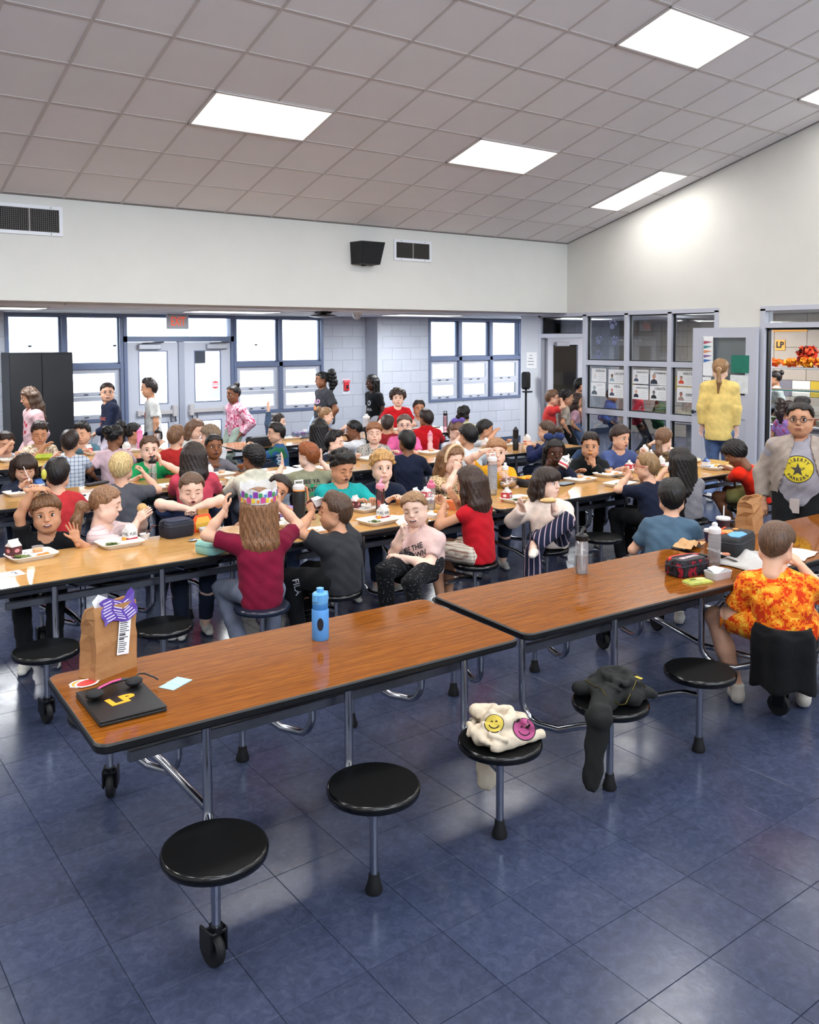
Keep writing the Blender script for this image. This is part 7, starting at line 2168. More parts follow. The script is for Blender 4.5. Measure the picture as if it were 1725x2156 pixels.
def carton(label, x, y, z, rz, kind='white', word=None, tilt=None, s=1.0):
    t = thing('milk_carton', label, 'milk carton', (x, y, z), rz, 'milk cartons')
    a, h = 0.034, 0.070
    body = {'white': m_cwhite, 'choc': m_choc, 'red': m_cred, 'blue': m_cwhite}[kind]
    mb = MB().box((-a, -a, 0), (a, a, h), 0, 0.001)
    mb.add([(-a, -a, h), (a, -a, h), (a, a, h), (-a, a, h), (-a, 0, h + 0.028), (a, 0, h + 0.028)], [(0, 1, 5, 4), (2, 3, 4, 5), (1, 2, 5), (3, 0, 4)], 1)
    mb.box((-a, -0.002, h + 0.026), (a, 0.002, h + 0.040), 1)
    obj('carton_body', mb, [body, {'white': m_cwhite, 'choc': m_cwhite, 'red': m_cwhite, 'blue': m_cblue}[kind]], t)
    pan = {'white': m_cred, 'choc': P('pink_print', 'd88a90', 0.5), 'red': m_cwhite, 'blue': m_cblue}[kind]
    obj('printed_band', MB().box((-a - 0.0006, -a - 0.0006, 0.010), (a + 0.0006, a + 0.0006, 0.026 if kind != 'choc' else 0.018)), pan, t)
    if word:
        lettering('printed_lettering', word, 0.026, m_print, frame_mat((0, -a - 0.001, 0.05), (1, 0, 0), (0, 0, 1)), t, ext=0.0003)
        lettering('printed_lettering', word, 0.026, m_print, frame_mat((-a - 0.001, 0, 0.05), (0, -1, 0), (0, 0, 1)), t, ext=0.0003)
    elif kind in ('choc', 'red'):
        obj('printed_mark', MB().ell((0, -a - 0.001, 0.045), (0.018, 0.001, 0.012), 0, 10, 4).ell((-a - 0.001, 0, 0.045), (0.001, 0.018, 0.012), 0, 10, 4), pan, t)['kind'] = 'stuff'
    t.scale = (s, s, s)
    if tilt:
        t.rotation_euler = tilt
    return t


def fruit_cup(label, x, y, z):
    t = thing('fruit_cup', label, 'fruit cup', (x, y, z), group='fruit cups')
    o = bpy.data.objects.new('cup', _CUP[0]); COL.objects.link(o); o.parent = t
    o = bpy.data.objects.new('fruit', _CUP[1]); COL.objects.link(o); o.parent = t
    return t


def salad(label, x, y, z, n=12, r=0.035):
    rg = random.Random(int(x * 977)); mb = MB()
    for i in range(n):
        mb.T = Matrix.Translation((rg.uniform(-r, r), rg.uniform(-r, r) * 0.7, rg.uniform(0.006, 0.024))) @ Matrix.Rotation(rg.uniform(0, 6), 4, 'Z') @ Matrix.Rotation(rg.uniform(-0.8, 0.8), 4, 'X')
        mb.ell((0, 0, 0), (0.019, 0.012, 0.004), 0, 7, 4)
    o = mk('salad', mb.mesh('salad', m_green), label, 'salad', x, y, z); o['kind'] = 'stuff'
    return o


def tray(who, px, py, rz, items='', group='foam lunch trays'):
    """who: what the labels hang on; items: letters n nuggets, f fruit cup, s salad, d corn dog, m/c/r/b milk carton, w sandwich"""
    x, y = at(px, py, TZ + 0.012, 0.12)
    mk('lunch_tray', _TRAY, 'white foam lunch tray ' + who, 'lunch tray', x, y, TZ + 0.0005, rz, group)
    M = Matrix.Translation((x, y, TZ + 0.0065)) @ Matrix.Rotation(rz, 4, 'Z')
    z = TZ + 0.0065
    for ch in items:
        if ch == 'n':
            for q, (a, b) in enumerate(((0.035, -0.05), (0.075, -0.04), (0.055, -0.062))):
                p = M @ Vector((a, b, 0)); mk('nugget', _NUG, ('leftmost golden nugget', 'rightmost golden nugget', 'front golden nugget')[q] + ' on the tray ' + who, 'nugget', p.x, p.y, z + 0.001 * q, rz + q * 1.1, 'golden nuggets on trays')
        elif ch == 'f':
            p = M @ Vector((0.055, 0.048, 0)); fruit_cup('clear cup of orange fruit on the tray ' + who, p.x, p.y, z)
        elif ch == 's':
            p = M @ Vector((-0.06, -0.03, 0)); salad('dark green salad heap on the tray ' + who, p.x, p.y, z)
        elif ch == 'd':
            p = M @ Vector((-0.05, -0.02, 0))
            mb = MB().tube([(-0.055, 0, 0.017), (-0.045, 0, 0.017), (0.05, 0, 0.018), (0.06, 0, 0.018)], [0.006, 0.016, 0.016, 0.006], 10).tube([(0.055, 0, 0.018), (0.10, 0, 0.02)], 0.003, 6, 1)
            mk('corn_dog', mb.mesh('corn_dog', [m_nug, m_bread]), 'corn dog on the tray ' + who, 'corn dog', p.x, p.y, z, rz + 0.5)
        elif ch == 'w':
            p = M @ Vector((0.055, -0.045, 0))
            mk('sandwich_half', MB().prism([(-0.04, -0.03), (0.04, -0.03), (-0.04, 0.035)], 0.0, 0.03).mesh('sandwich_half', m_bread), 'sandwich half on the tray ' + who, 'sandwich', p.x, p.y, z, rz)
        elif ch == 'o':
            p = M @ Vector((0.06, 0.045, 0))
            mk('orange_wedge', MB().ell((0, 0, 0.016), (0.028, 0.02, 0.016)).mesh('orange_wedge', m_fruit), 'orange wedge on the tray ' + who, 'orange', p.x, p.y, z, rz)
        elif ch in 'mcrbF':
            p = M @ Vector((-0.085 if ch != 'F' else 0.085, 0.052 if ch != 'F' else 0.045, 0))
            kd = {'m': 'white', 'c': 'choc', 'r': 'red', 'b': 'blue', 'F': 'white'}[ch]
            carton({'m': 'white', 'c': 'chocolate', 'r': 'red', 'b': 'blue and white', 'F': 'FUEL lettered'}[ch] + ' milk carton on the tray ' + who, p.x, p.y, z, rz + 0.3, kd, 'FUEL' if ch == 'F' else None)


tray('before the waving boy in black', 66, 1168, 0.10, 'nfsc')
tray('before the girl with the low ponytail', 252, 1138, 0.05, 'soF')
tray('beside the tall black bottle', 606, 1100, 0.1, 'c')
tray('right of the crowned girl, holding a corn dog', 662, 1122, -0.2, 'dn')
tray('under the hands of the boy in teal', 775, 1064, 0.1, 'c')
tray('left of the laughing girl', 796, 1097, 0.1, 'soF')
tray('before the girl with the headband', 900, 1043, 0.1, 'm')
tray('between the girl in red and the girl in cream', 1092, 1052, 0.1, 'nsrw')
tray('before the girl with the navy bow', 1222, 1010, 0.05, 'nf')
tray('before the boy in the black hoodie', 1282, 997, 0.05, 'nf')
tray('beside the boy in red glasses', 1306, 1020, 0.15, 's')
tray('before the boy in the slate blue top', 1345, 975, 0.1, 'r')
tray('before the girl in brown camouflage', 1412, 968, 0.0, 'm')
tray('before the boy in bright orange red', 1508, 985, -0.1, 'ob')
tray('before the little girl with bangs', 46, 1036, 0.1, 'f')
tray('beside the bottle with the black lid', 345, 1026, 0.1, 'w')
tray('before the boy in warm grey', 462, 1000, 0.1, 'fm')
tray('left of the cream hoodie boy', 508, 1009, -0.1, 'd')
tray('before the boy in tiger stripes', 782, 966, 0.1, 'f')
tray('behind the boy in plain navy', 908, 953, 0.1, 'f')
tray('before the boy eating in profile at the far side', 1040, 930, 0.1, 'm')
tray('left of the black bottle on the third table', 1068, 922, 0.1, '')
tray('before the boy at the left edge', 26, 968, 0.1, 'f')
tray('before the boy in sand camouflage', 122, 958, 0.1, '')
tray('before the boy in muted blue', 205, 950, 0.0, 'r')
tray('before the girl with the black ponytail', 285, 941, 0.1, 'm')
tray('before the girl in the white cardigan', 420, 930, 0.1, 'w')
tray('on the fourth table left of the grey lunch bag', 610, 914, 0.1, 'n')
tray('between the long haired girl and the ponytail girl', 730, 912, 0.1, 'o')
tray('before the boy in the red tee at the far table', 838, 893, 0.1, '')

# ---- bottles
def bottle(label, px, py, h, r, body, lid, kind='straw', z=TZ, fill=None, group='drink bottles', word=None, wordcol=None):
    x, y = at(px, py, z)
    t = thing('drink_bottle', label, 'bottle', (x, y, z), group=group)
    hb = h * 0.80
    prof = [(r * 0.86, 0.0), (r, 0.008), (r, hb * 0.5), (r, hb - 0.02), (r * 0.86, hb)]
    if kind == 'slim':
        prof = [(r * 0.9, 0), (r, 0.01), (r, hb * 0.55), (r * 0.78, hb * 0.62), (r * 0.78, hb * 0.68), (r, hb * 0.76), (r * 0.95, hb)]
    obj('bottle_body', MB().lathe(prof, n=24), body, t)
    if fill:
        obj('water_fill', MB().lathe([(r * 0.84, 0.004), (r * 0.95, 0.012), (r * 0.95, hb * fill)], n=20), m_water, t)
    lm = MB().lathe([(r * 0.95, hb - 0.002), (r * 1.0, hb + 0.004), (r * 0.97, hb + 0.025), (r * 0.72, hb + 0.034), (0.004, hb + 0.036)], n=24)
    obj('lid', lm, lid, t)
    if kind == 'straw':
        obj('spout', MB().tube([(-r * 0.3, 0, hb + 0.03), (r * 0.25, 0, hb + 0.055), (r * 0.6, 0, hb + 0.066)], 0.010, 8), lid, t)
        if body in (m_clear,):
            obj('drinking_straw', MB().tube([(0, 0, 0.012), (0, 0, hb)], 0.006, 8), P('straw_white', 'e8e8ea', 0.4), t)
    elif kind == 'cap':
        obj('spout', MB().lathe([(r * 0.45, hb + 0.03), (r * 0.45, hb + 0.055), (r * 0.2, hb + 0.062)], n=14), lid, t)
    elif kind == 'loop':
        obj('carry_loop', MB().tube([(-r * 0.7, 0, hb + 0.02), (-r * 0.75, 0, hb + 0.06), (r * 0.75, 0, hb + 0.06), (r * 0.7, 0, hb + 0.02)], 0.007, 8), lid, t)
    elif kind == 'slim':
        obj('spout', MB().lathe([(r * 0.6, hb + 0.03), (r * 0.6, hb + 0.04), (r * 0.3, hb + 0.06)], n=14), lid, t)
    if word:
        lettering('printed_lettering', word, r * 0.9, wordcol or m_print, frame_mat((-r * 0.62, -r * 0.82, hb * 0.5), (0, 0, -1), (0.8, -0.6, 0)), t)
    return t, x, y, hb


m_pinkp = P('pink_plastic', 'e08fa6', 0.4); m_pinkc = thin_glass('pink_clear', 'f2c9d6', 0.3, 0.08); m_blackp = m_black_plastic
m_whitep = P('white_plastic', 'e2e2e4', 0.4); m_powder = P('powder_black', '0b0c0f', 0.5, noise=0.1)
bottle('clear water bottle with black lid and straw standing on the empty front table', 1225, 1207, 0.235, 0.036, m_clear, m_blackp, 'straw', fill=0.55)
bottle('clear bottle with white lid beside the black and red lunch bag', 1504, 1190, 0.235, 0.036, m_clear, m_whitep, 'cap', fill=0.5)
t, x, y, hb = bottle('tall black bottle with clear lid and orange strap on the second table', 630, 1100, 0.30, 0.043, m_powder, P('clear_lid', 'd8d8da', 0.3), 'loop')
obj('strap', MB().tube([(0.03, 0, hb + 0.03), (0.06, -0.01, hb + 0.0), (0.068, -0.012, hb - 0.08), (0.05, -0.02, hb - 0.12)], 0.007, 6), P('orange_strap', 'd98a62', 0.7), t)
obj('lid_ring', MB().lathe([(0.040, hb - 0.014), (0.0445, hb - 0.008), (0.040, hb + 0.002)], n=20), P('ring_orange', 'e08a3a', 0.4), t)
bottle('pink and clear bottle with flip spout before the boy in the polo', 801, 1081, 0.24, 0.034, m_pinkc, m_pinkp, 'straw', fill=0.3)
bottle('clear bottle with deep pink lid behind the laughing girl', 908, 1072, 0.21, 0.034, m_clear, P('deep_pink', 'd9708f', 0.4), 'cap', fill=0.4, word='LEVEL', wordcol=P('violet_print', '6a5a80', 0.6))
t, x, y, hb = bottle('tall clear marked water bottle with white handle lid on the middle table', 1037, 1042, 0.36, 0.040, m_clear, m_whitep, 'loop', fill=0.9)
obj('marker_print', MB().lathe([(0.0405, 0.05), (0.0405, 0.25)], n=20, cap=False), P('marker_print', 'aab0ba', 0.5, noise=0.5, nscale=140, alpha=0.55), t)
bottle('plastic water bottle in the hand of the boy in mustard', 1064, 1012, 0.21, 0.030, m_clear, m_whitep, 'cap')
bottle('pink slim bottle standing on the third table behind the boy in plain navy', 906, 949, 0.24, 0.030, P('soft_pink', 'e7b5b8', 0.4), m_pinkp, 'slim')
bottle('black squeeze bottle near the end of the third table', 1086, 948, 0.27, 0.034, m_powder, m_blackp, 'slim')
bottle('clear bottle with black lid before the boy in green', 322, 1018, 0.235, 0.036, m_clear, m_blackp, 'straw', fill=0.5, word='HYDRATE')
bottle('bright pink bottle before the girl with the black ponytail', 295, 944, 0.26, 0.034, P('bright_pink', 'e78fb8', 0.4), P('bright_pink_lid', 'ee7fb4', 0.4), 'straw')
bottle('clear bottle with black spout left of the brick red boy', 332, 940, 0.24, 0.036, m_clear, m_blackp, 'straw')
bottle('clear bottle with black loop lid and pink base on the far table', 938, 905, 0.26, 0.032, thin_glass('rose_clear', 'f0c8cc', 0.3), m_blackp, 'loop')
bottle('large clear jug left of the boy in dark red on the fourth table', 772, 912, 0.26, 0.05, m_clear, m_whitep, 'cap')
bottle('small brown dark bottle beside the girl in brown camouflage', 1371, 958, 0.16, 0.03, m_whitep, m_whitep, 'cap')

# blue squeeze bottle on the front table
x, y = at(675, 1345)
t = thing('drink_bottle', 'bright blue bottle with flip cap alone on the nearest table', 'bottle', (x, y, TZ), 0.4)
m_bl = P('blue_silicone', '4f8fd0', 0.5); m_bl2 = P('blue_clear_plastic', '2f6fae', 0.2, coat=0.3)
obj('sleeve', MB().lathe([(0.034, 0), (0.037, 0.006), (0.0375, 0.06), (0.037, 0.13), (0.034, 0.135)], n=26), m_bl, t)
obj('neck', MB().lathe([(0.034, 0.13), (0.035, 0.155), (0.030, 0.165)], n=24), m_bl2, t)
obj('cap', MB().lathe([(0.034, 0.16), (0.035, 0.166), (0.034, 0.20), (0.028, 0.206), (0.016, 0.208), (0.016, 0.225), (0.004, 0.227)], n=24), P('blue_cap', '5fa4dc', 0.4), t)
obj('carry_loop', MB().tube([(0.030, 0, 0.20), (0.050, 0, 0.195), (0.054, 0, 0.17), (0.046, 0, 0.15), (0.034, 0, 0.148)], 0.006, 8), P('blue_cap', '5fa4dc', 0.4), t)
obj('latch', MB().box((-0.042, -0.012, 0.17), (-0.032, 0.012, 0.205), 0, 0.004), P('blue_cap', '5fa4dc', 0.4), t)
a0 = atan2(-y, -x) - 0.4
V = []; F = []
for r_ in range(9):
    for c_ in range(9):
        u_ = -1 + c_ / 4; v_ = -1 + r_ / 4; L_ = sqrt(u_ * u_ + v_ * v_); f_ = max(abs(u_), abs(v_)) / L_ if L_ > 0 else 1
        a = a0 + u_ * f_ * 0.36; V.append((0.0383 * cos(a), 0.0383 * sin(a), 0.075 + v_ * f_ * 0.028))
F = [(r_ * 9 + c_, r_ * 9 + c_ + 1, (r_ + 1) * 9 + c_ + 1, (r_ + 1) * 9 + c_) for r_ in range(8) for c_ in range(8)]
obj('oval_window', MB().add(V, F, 0, True), P('window_dark', '17202c', 0.15), t)

# ---- paper bags
def paper_bag(label, x, y, rz, w, d, h, crumple, mat, seed=1):
    rg = random.Random(seed); t = thing('paper_bag', label, 'paper bag', (x, y, TZ), rz)
    rings = []; n = 7
    for k in range(9):
        q = k / 8; z = h * q
        ww, dd = w * (1 - 0.05 * q), d * (1 - 0.25 * q * q)
        pin = 0.018 * sin(q * pi * 1.5)
        ring = []
        for (sx, sy) in ((-1, -1), (0, -1), (1, -1), (1, 0), (1, 1), (0, 1), (-1, 1), (-1, 0)):
            px_, py_ = sx * ww / 2, sy * dd / 2
            if sy == 0:
                px_ -= sx * pin
            ring.append((px_ + rg.uniform(-1, 1) * crumple * q + 0.012 * q, py_ + rg.uniform(-1, 1) * crumple * q, z + (rg.uniform(-1, 1) * crumple * 1.6 if k == 8 else rg.uniform(-1, 1) * crumple * 0.3 if k else 0)))
        rings.append(ring)
    inner = [[(a * 0.96, b * 0.92, z - 0.004) for a, b, z in r_] for r_ in rings[::-1][:4]]
    obj('bag', MB().loft(rings + inner, 0, True), mat, t)
    return t


m_kraft = P('kraft_paper', 'a9794c', 0.8, noise=0.08, nscale=10, bump=0.35, bscale=22, bdist=0.012)
x, y = 1.07, 3.405
t = paper_bag('tall brown paper bag with receipt and purple wrapper on the nearest table', x, y + 0.02, 0.34, 0.195, 0.10, 0.27, 0.006, m_kraft, 2)
rc = obj('receipt', MB().box((-0.005, -0.0600, 0.075), (0.052, -0.0590, 0.215)), m_paper, t); rc.rotation_euler = (-0.05, 0.16, 0.03); rc.location = (-0.012, -0.003, 0)
tl = MB(); rg = random.Random(3)
for k in range(16):
    thick = k in (6, 8, 15)
    tl.box((0.0, -0.0606, 0.085 + 0.0078 * k), (0.012 + rg.uniform(0.012, 0.034), -0.0601, 0.088 + 0.0078 * k + (0.003 if thick else 0)))
tlo = obj('receipt_print', tl, m_print, rc); tlo['kind'] = 'stuff'
wr = MB(); n = 8
V = []; F = []
for r_ in range(6):
    for c_ in range(9):
        u_, v_ = c_ / 8, r_ / 5
        V.append((-0.055 + 0.155 * u_ + 0.006 * sin(r_ * 2), (-0.048 + 0.02 * v_) - 0.010 * (1 - v_), 0.215 + 0.075 * v_ + 0.012 * sin(u_ * 7) - 0.012 * (1 - u_) * (1 - v_) + 0.02 * (u_ > 0.8) * v_))
for r_ in range(5):
    for c_ in range(8):
        a = r_ * 9 + c_; F.append((a, a + 1, a + 10, a + 9))
wr.add(V, F)
w_ = obj('wrapper', wr, P('purple_wrapper', '4f2f92', 0.4, noise=0.1), t)
pr = MB()
for r_ in range(7):
    for c_ in range(3):
        u0 = 0.06 + c_ * 0.31; v0 = 0.10 + r_ * 0.125
        def wp(u_, v_):
            return (-0.055 + 0.155 * u_ + 0.006 * sin(v_ * 5 * 2), (-0.048 + 0.02 * v_) - 0.010 * (1 - v_) - 0.0022, 0.215 + 0.075 * v_ + 0.012 * sin(u_ * 7) - 0.012 * (1 - u_) * (1 - v_))
        pr.add([wp(u0, v0), wp(u0 + 0.24, v0), wp(u0 + 0.24, v0 + 0.045), wp(u0, v0 + 0.045)], [(0, 1, 2, 3)])
obj('wrapper_print', pr, P('wrapper_print', 'cfc6e4', 0.5), w_)['kind'] = 'stuff'
obj('napkin', MB().add([(-0.05, 0.0, 0.25), (0.0, 0.01, 0.25), (0.02, 0.02, 0.285), (-0.035, 0.005, 0.315), (-0.06, 0.01, 0.29)], [(0, 1, 2, 3), (0, 3, 4)]), m_paper, t)
x, y = at(1586, 1122)
t = paper_bag('open brown paper bag standing beside the boy in orange', x, y + 0.03, 0.2, 0.19, 0.12, 0.235, 0.012, m_kraft, 5)

# ---- laptop, headphones, stickers and paper on the nearest table
def slab(name, label, cat, pts_px, h, mat, z=TZ + 0.0005, bev=0.002):
    P4 = [at(*p, z + h) for p in pts_px]
    cx_, cy_ = sum(p[0] for p in P4) / 4, sum(p[1] for p in P4) / 4
    ex = Vector((P4[1][0] - P4[0][0], P4[1][1] - P4[0][1])); ey = Vector((P4[3][0] - P4[0][0], P4[3][1] - P4[0][1]))
    rz = atan2(ex.y, ex.x); w, d = ex.length, ey.length
    t = thing(name, label, cat, (cx_, cy_, z), rz)
    return t, w, d


t, w, d = slab('laptop', 'closed black laptop with yellow letters on the nearest table', 'laptop', [(197, 1522), (353, 1486), (300, 1428), (165, 1456)], 0.022, None)
m_lap = P('laptop_black', '0e0f11', 0.35, noise=0.05)
w, d = 0.232, 0.31; t.location = (1.005, 3.085, TZ + 0.0005); t.rotation_euler = (0, 0, -0.03)
obj('base', MB().box((-w / 2, -d / 2, 0), (w / 2, d / 2, 0.011), 0, 0.003), m_lap, t)
obj('lid', MB().box((-w / 2, -d / 2, 0.0122), (w / 2, d / 2, 0.021), 0, 0.003), m_lap, t)
lettering('lid_lettering', 'LP', 0.085, P('school_gold', 'f0a818', 0.5), Matrix.Translation((0.0, -0.015, 0.0215)) @ Matrix.Rotation(0.15, 4, 'Z'), t, bold=0.004, wide=1.2)
lx, ly = t.location[0], t.location[1]; lrz = t.rotation_euler[2]
t = thing('headphones', 'black and pink headphones lying on the closed laptop', 'headphones', (lx + 0.0, ly + 0.085, TZ + 0.0225), lrz + 0.25)
t.scale = (0.78, 0.78, 0.72)
obj('headband', MB().tube([(-0.13, 0, 0.012), (-0.06, 0.018, 0.028), (0.0, 0.022, 0.034), (0.07, 0.02, 0.03), (0.13, 0.0, 0.018)], 0.009, 8), m_black_plastic, t)
obj('pink_stripe', MB().tube([(-0.125, -0.012, 0.018), (-0.06, 0.004, 0.036), (0.0, 0.01, 0.042), (0.05, 0.012, 0.04)], 0.0055, 6), P('hot_pink_plastic', 'd2508a', 0.4), t)
for sx in (-1, 1):
    obj('ear_cushion', MB().ell((sx * 0.10, -0.02, 0.022), (0.042, 0.036, 0.022), 0, 16, 8), P('cushion_black', '101014', 0.7), t)
obj('cable', MB().tube([(0.10, -0.02, 0.03), (0.15, 0.02, 0.035), (0.19, 0.03, 0.02), (0.215, -0.02, 0.004), (0.21, -0.05, 0.004)], 0.0045, 6), m_black_plastic, t)
t, w, d = slab('note_paper', 'pale blue folded paper beside the laptop', 'paper', [(352, 1455), (378, 1450), (404, 1434), (366, 1423)], 0.001, None)
x, y = at(370, 1440); t.location = (x, y, TZ + 0.0008); t.rotation_euler = (0, 0, 0.5)
obj('sheet', MB().box((-0.055, -0.035, 0), (0.055, 0.035, 0.0012)).box((-0.01, -0.034, 0.0012), (0.055, 0.036, 0.002)), P('pale_blue_paper', 'a9cfe0', 0.8), t)
for n, (px, py, c, lab, a, b) in enumerate(((176, 1424, 'e8a020', 'orange cut out sticker beside the brown bag', 0.034, 0.03), (190, 1430, '3f7a4a', 'green leaf sticker beside the brown bag', 0.03, 0.018), (190, 1438, 'd2403c', 'red apple sticker nearest the laptop', 0.04, 0.028))):
    x, y = at(px, py); x -= 0.012
    mb = MB().prism([((a + 0.008) * cos(2 * pi * q / 18) * (1 + 0.08 * sin(3 * q)), (b + 0.008) * sin(2 * pi * q / 18)) for q in range(18)], 0.0, 0.001)
    t = thing('sticker', lab, 'sticker', (x, y, TZ + 0.0006 + 0.0012 * n), 0.3, 'fruit stickers')
    obj('backing', mb, m_paper, t); obj('print', MB().prism([(a * cos(2 * pi * q / 18), b * sin(2 * pi * q / 18)) for q in range(18)], 0.001, 0.0014), P('sticker_' + c, c, 0.5), t)

# ---- lunch bags
def soft_box(w, d, h, r, mb=None, mi=0, top=0.92):
    mb = mb or MB()
    def rr(s, z):
        return [(x, y, z) for x, y in rrect(w * s, d * s, r * s, 4)]
    return mb.loft([rr(0.94, 0), rr(1.0, h * 0.12), rr(1.02, h * 0.5), rr(1.0, h * 0.86), rr(top, h)], mi, True, True)


def lunch_bag(label, px, py, rz, w, d, h, mat, topmat=None, zip_mat=None, handle=True, z=TZ):
    x, y = at(px, py, z)
    t = thing('lunch_bag', label, 'lunch bag', (x, y, z + 0.0005), rz)
    obj('body', soft_box(w, d, h, min(w, d) * 0.22), mat, t, sharp=60)
    if topmat:
        obj('top_panel', soft_box(w * 0.84, d * 0.80, 0.012, min(w, d) * 0.2), topmat, t, (0, 0, h - 0.003), sharp=60)
    ring = [(x_ * 1.012, y_ * 1.012, h * 0.74) for x_, y_ in rrect(w, d, min(w, d) * 0.22, 4)]
    obj('zipper', MB().tube(ring + ring[:1], 0.0035, 5), zip_mat or P('zip_dark', '2c2f3a', 0.4, 0.3), t)
    if handle:
        obj('handle', MB().tube([(-w * 0.52, 0, h * 0.6), (-w * 0.62, 0, h * 0.8), (-w * 0.55, 0, h * 1.0), (-w * 0.36, 0, h * 1.02)], 0.008, 8), P('webbing', '14161c', 0.8), t)
    return t


t = lunch_bag('dark navy zip lunch bag with raised lettering before the boy tugging a bag', 372, 1128, 0.12, 0.20, 0.155, 0.105, P('navy_nylon', '141a2c', 0.6, noise=0.08, bump=0.3, bscale=200), P('navy_panel', '232c44', 0.6, bump=0.9, bscale=60))
t = lunch_bag('teal quilted lunch pouch at the table edge under the crowned girl\'s elbow', 460, 1160, 0.3, 0.26, 0.16, 0.075, P('teal_quilt', '8fc4ba', 0.8, noise=0.1, nscale=24, bump=0.6, bscale=40), None, P('teal_zip', '6aa39c', 0.5), False)
for q in range(9):
    obj('flower_dot', MB().ell((-0.09 + 0.023 * q, -0.081 + 0.002 * (q % 2), 0.03 + 0.02 * (q % 2)), (0.005, 0.002, 0.005), 0, 8, 4), P('coral_dot', 'd98a6a', 0.8), t)
t = lunch_bag('black and red patterned lunch bag on the front table', 1447, 1208, -0.12, 0.235, 0.13, 0.085, cloth('bag_shards', '15151a', 'blotch', '8a1a2c', '2c2a30', 0.9), P('charcoal_panel', '26262c', 0.6), None, True)
lettering('top_lettering', 'GRAFFITI', 0.036, P('bag_print', 'd8b4b8', 0.6), Matrix.Translation((0, -0.01, 0.0955)) @ Matrix.Rotation(0.1, 4, 'Z'), t, bold=0.002)
obj('red_flap', MB().prism([(0.115 * cos(a), 0.022 + 0.045 * sin(a)) for a in [pi * q / 12 for q in range(13)]], 0.080, 0.094), P('flap_red', 'd42a1c', 0.6), t)
t = lunch_bag('large black orange and blue backpack lunch box on the front table', 1541, 1168, 0.25, 0.30, 0.20, 0.135, P('black_nylon', '15171c', 0.65, bump=0.3, bscale=180), None, None, False)
for nm, poly, c in (('blue_panel', [(-0.14, -0.09), (0.0, -0.10), (0.055, -0.05), (0.0, 0.0), (-0.09, 0.0), (-0.145, -0.04)], '5f9fd0'), ('orange_panel', [(-0.06, 0.01), (0.03, 0.0), (0.07, 0.03), (0.02, 0.075), (-0.04, 0.07)], 'd88a42'), ('red_panel', [(-0.10, 0.03), (-0.05, 0.02), (-0.03, 0.08), (0.14, 0.085), (0.13, 0.095), (-0.10, 0.095)], 'e04a1c')):
    obj(nm, MB().prism([(a * 0.88, b * 0.9) for a, b in poly], 0.134, 0.139), P('panel_' + c, c, 0.6), t)
obj('tag_patch', MB().box((0.085, 0.0, 0.134), (0.12, 0.03, 0.139), 0, 0.002), P('panel_d88a42', 'd88a42', 0.6), t)
lunch_bag('open black lunch bag with bright flowered lining on the middle table', 1112, 1022, 0.1, 0.23, 0.16, 0.07, P('black_nylon', '15171c', 0.65), cloth('bright_flowers', 'e2a01c', 'blotch', 'c2281c', 'f0c83a', 2.0), None, False)
lunch_bag('long black lunch bag lying on the fourth table', 546, 940, 0.1, 0.30, 0.17, 0.12, P('black_nylon', '15171c', 0.65), None, None, True)
lunch_bag('folded grey and purple lunch bag left of the long haired girl', 636, 919, 0.1, 0.24, 0.18, 0.08, cloth('grey_purple', '6a7690', 'blotch', '7a5a8c', '8490a4', 0.5), None, None, False)

# ---- other things on the second table
x, y = at(14, 1210)
t = tag(obj('name_card', MB().box((-0.16, -0.06, 0), (0.085, 0.055, 0.0012)), m_paper, None, (x, y, TZ + 0.0005), 0.1), 'white paper card with lettering at the left edge of the second table', 'card')
lettering('card_lettering', 'TALK', 0.03, m_print, Matrix.Translation((0.045, 0.0, 0.0016)) @ Matrix.Rotation(1.8, 4, 'Z'), t)
x, y = at(305, 1128)
t = thing('dip_cup', 'small dip cup with red brown sauce and dark spoon beside the FUEL carton', 'cup', (x, y, TZ))
obj('cup', MB().lathe([(0.026, 0), (0.033, 0.036), (0.0345, 0.037), (0.032, 0.034)], n=18), m_whitep, t); obj('sauce', MB().lathe([(0.031, 0.028), (0.0315, 0.033), (0.004, 0.034)], n=18), P('sauce_red', '7a2a1c', 0.3), t)
obj('spoon', MB().tube([(0.01, 0, 0.035), (0.06, 0.02, 0.07)], 0.004, 6).ell((0.07, 0.024, 0.075), (0.02, 0.014, 0.006)), P('spoon_dark', '4a1a14', 0.4), t)
x, y = at(425, 1106)
t = thing('snack_pouch', 'yellow and orange snack pouch standing behind the navy lunch bag', 'snack', (x, y, TZ), 0.2)
obj('pouch', MB().loft([[(-0.07, -0.012, 0), (0.07, -0.012, 0), (0.07, 0.012, 0), (-0.07, 0.012, 0)], [(-0.08, -0.018, 0.06), (0.08, -0.018, 0.06), (0.08, 0.018, 0.06), (-0.08, 0.018, 0.06)], [(-0.05, -0.003, 0.115), (0.06, -0.003, 0.115), (0.06, 0.003, 0.115), (-0.05, 0.003, 0.115)]]), P('pouch_orange', 'd9521c', 0.4), t)
obj('pouch_front', MB().loft([[(-0.055, -0.016, 0.02), (0.055, -0.016, 0.02), (0.055, -0.012, 0.02), (-0.055, -0.012, 0.02)], [(-0.062, -0.020, 0.06), (0.062, -0.020, 0.06), (0.062, -0.016, 0.06), (-0.062, -0.016, 0.06)], [(-0.04, -0.009, 0.10), (0.045, -0.009, 0.10), (0.045, -0.003, 0.10), (-0.04, -0.003, 0.10)]]), P('pouch_yellow', 'd9a83a', 0.4), t)
x, y = at(402, 1108)
t = thing('zip_bag', 'crinkled clear bag of golden snacks held up by the boy in navy', 'bag', (2.42, 5.62, TZ))
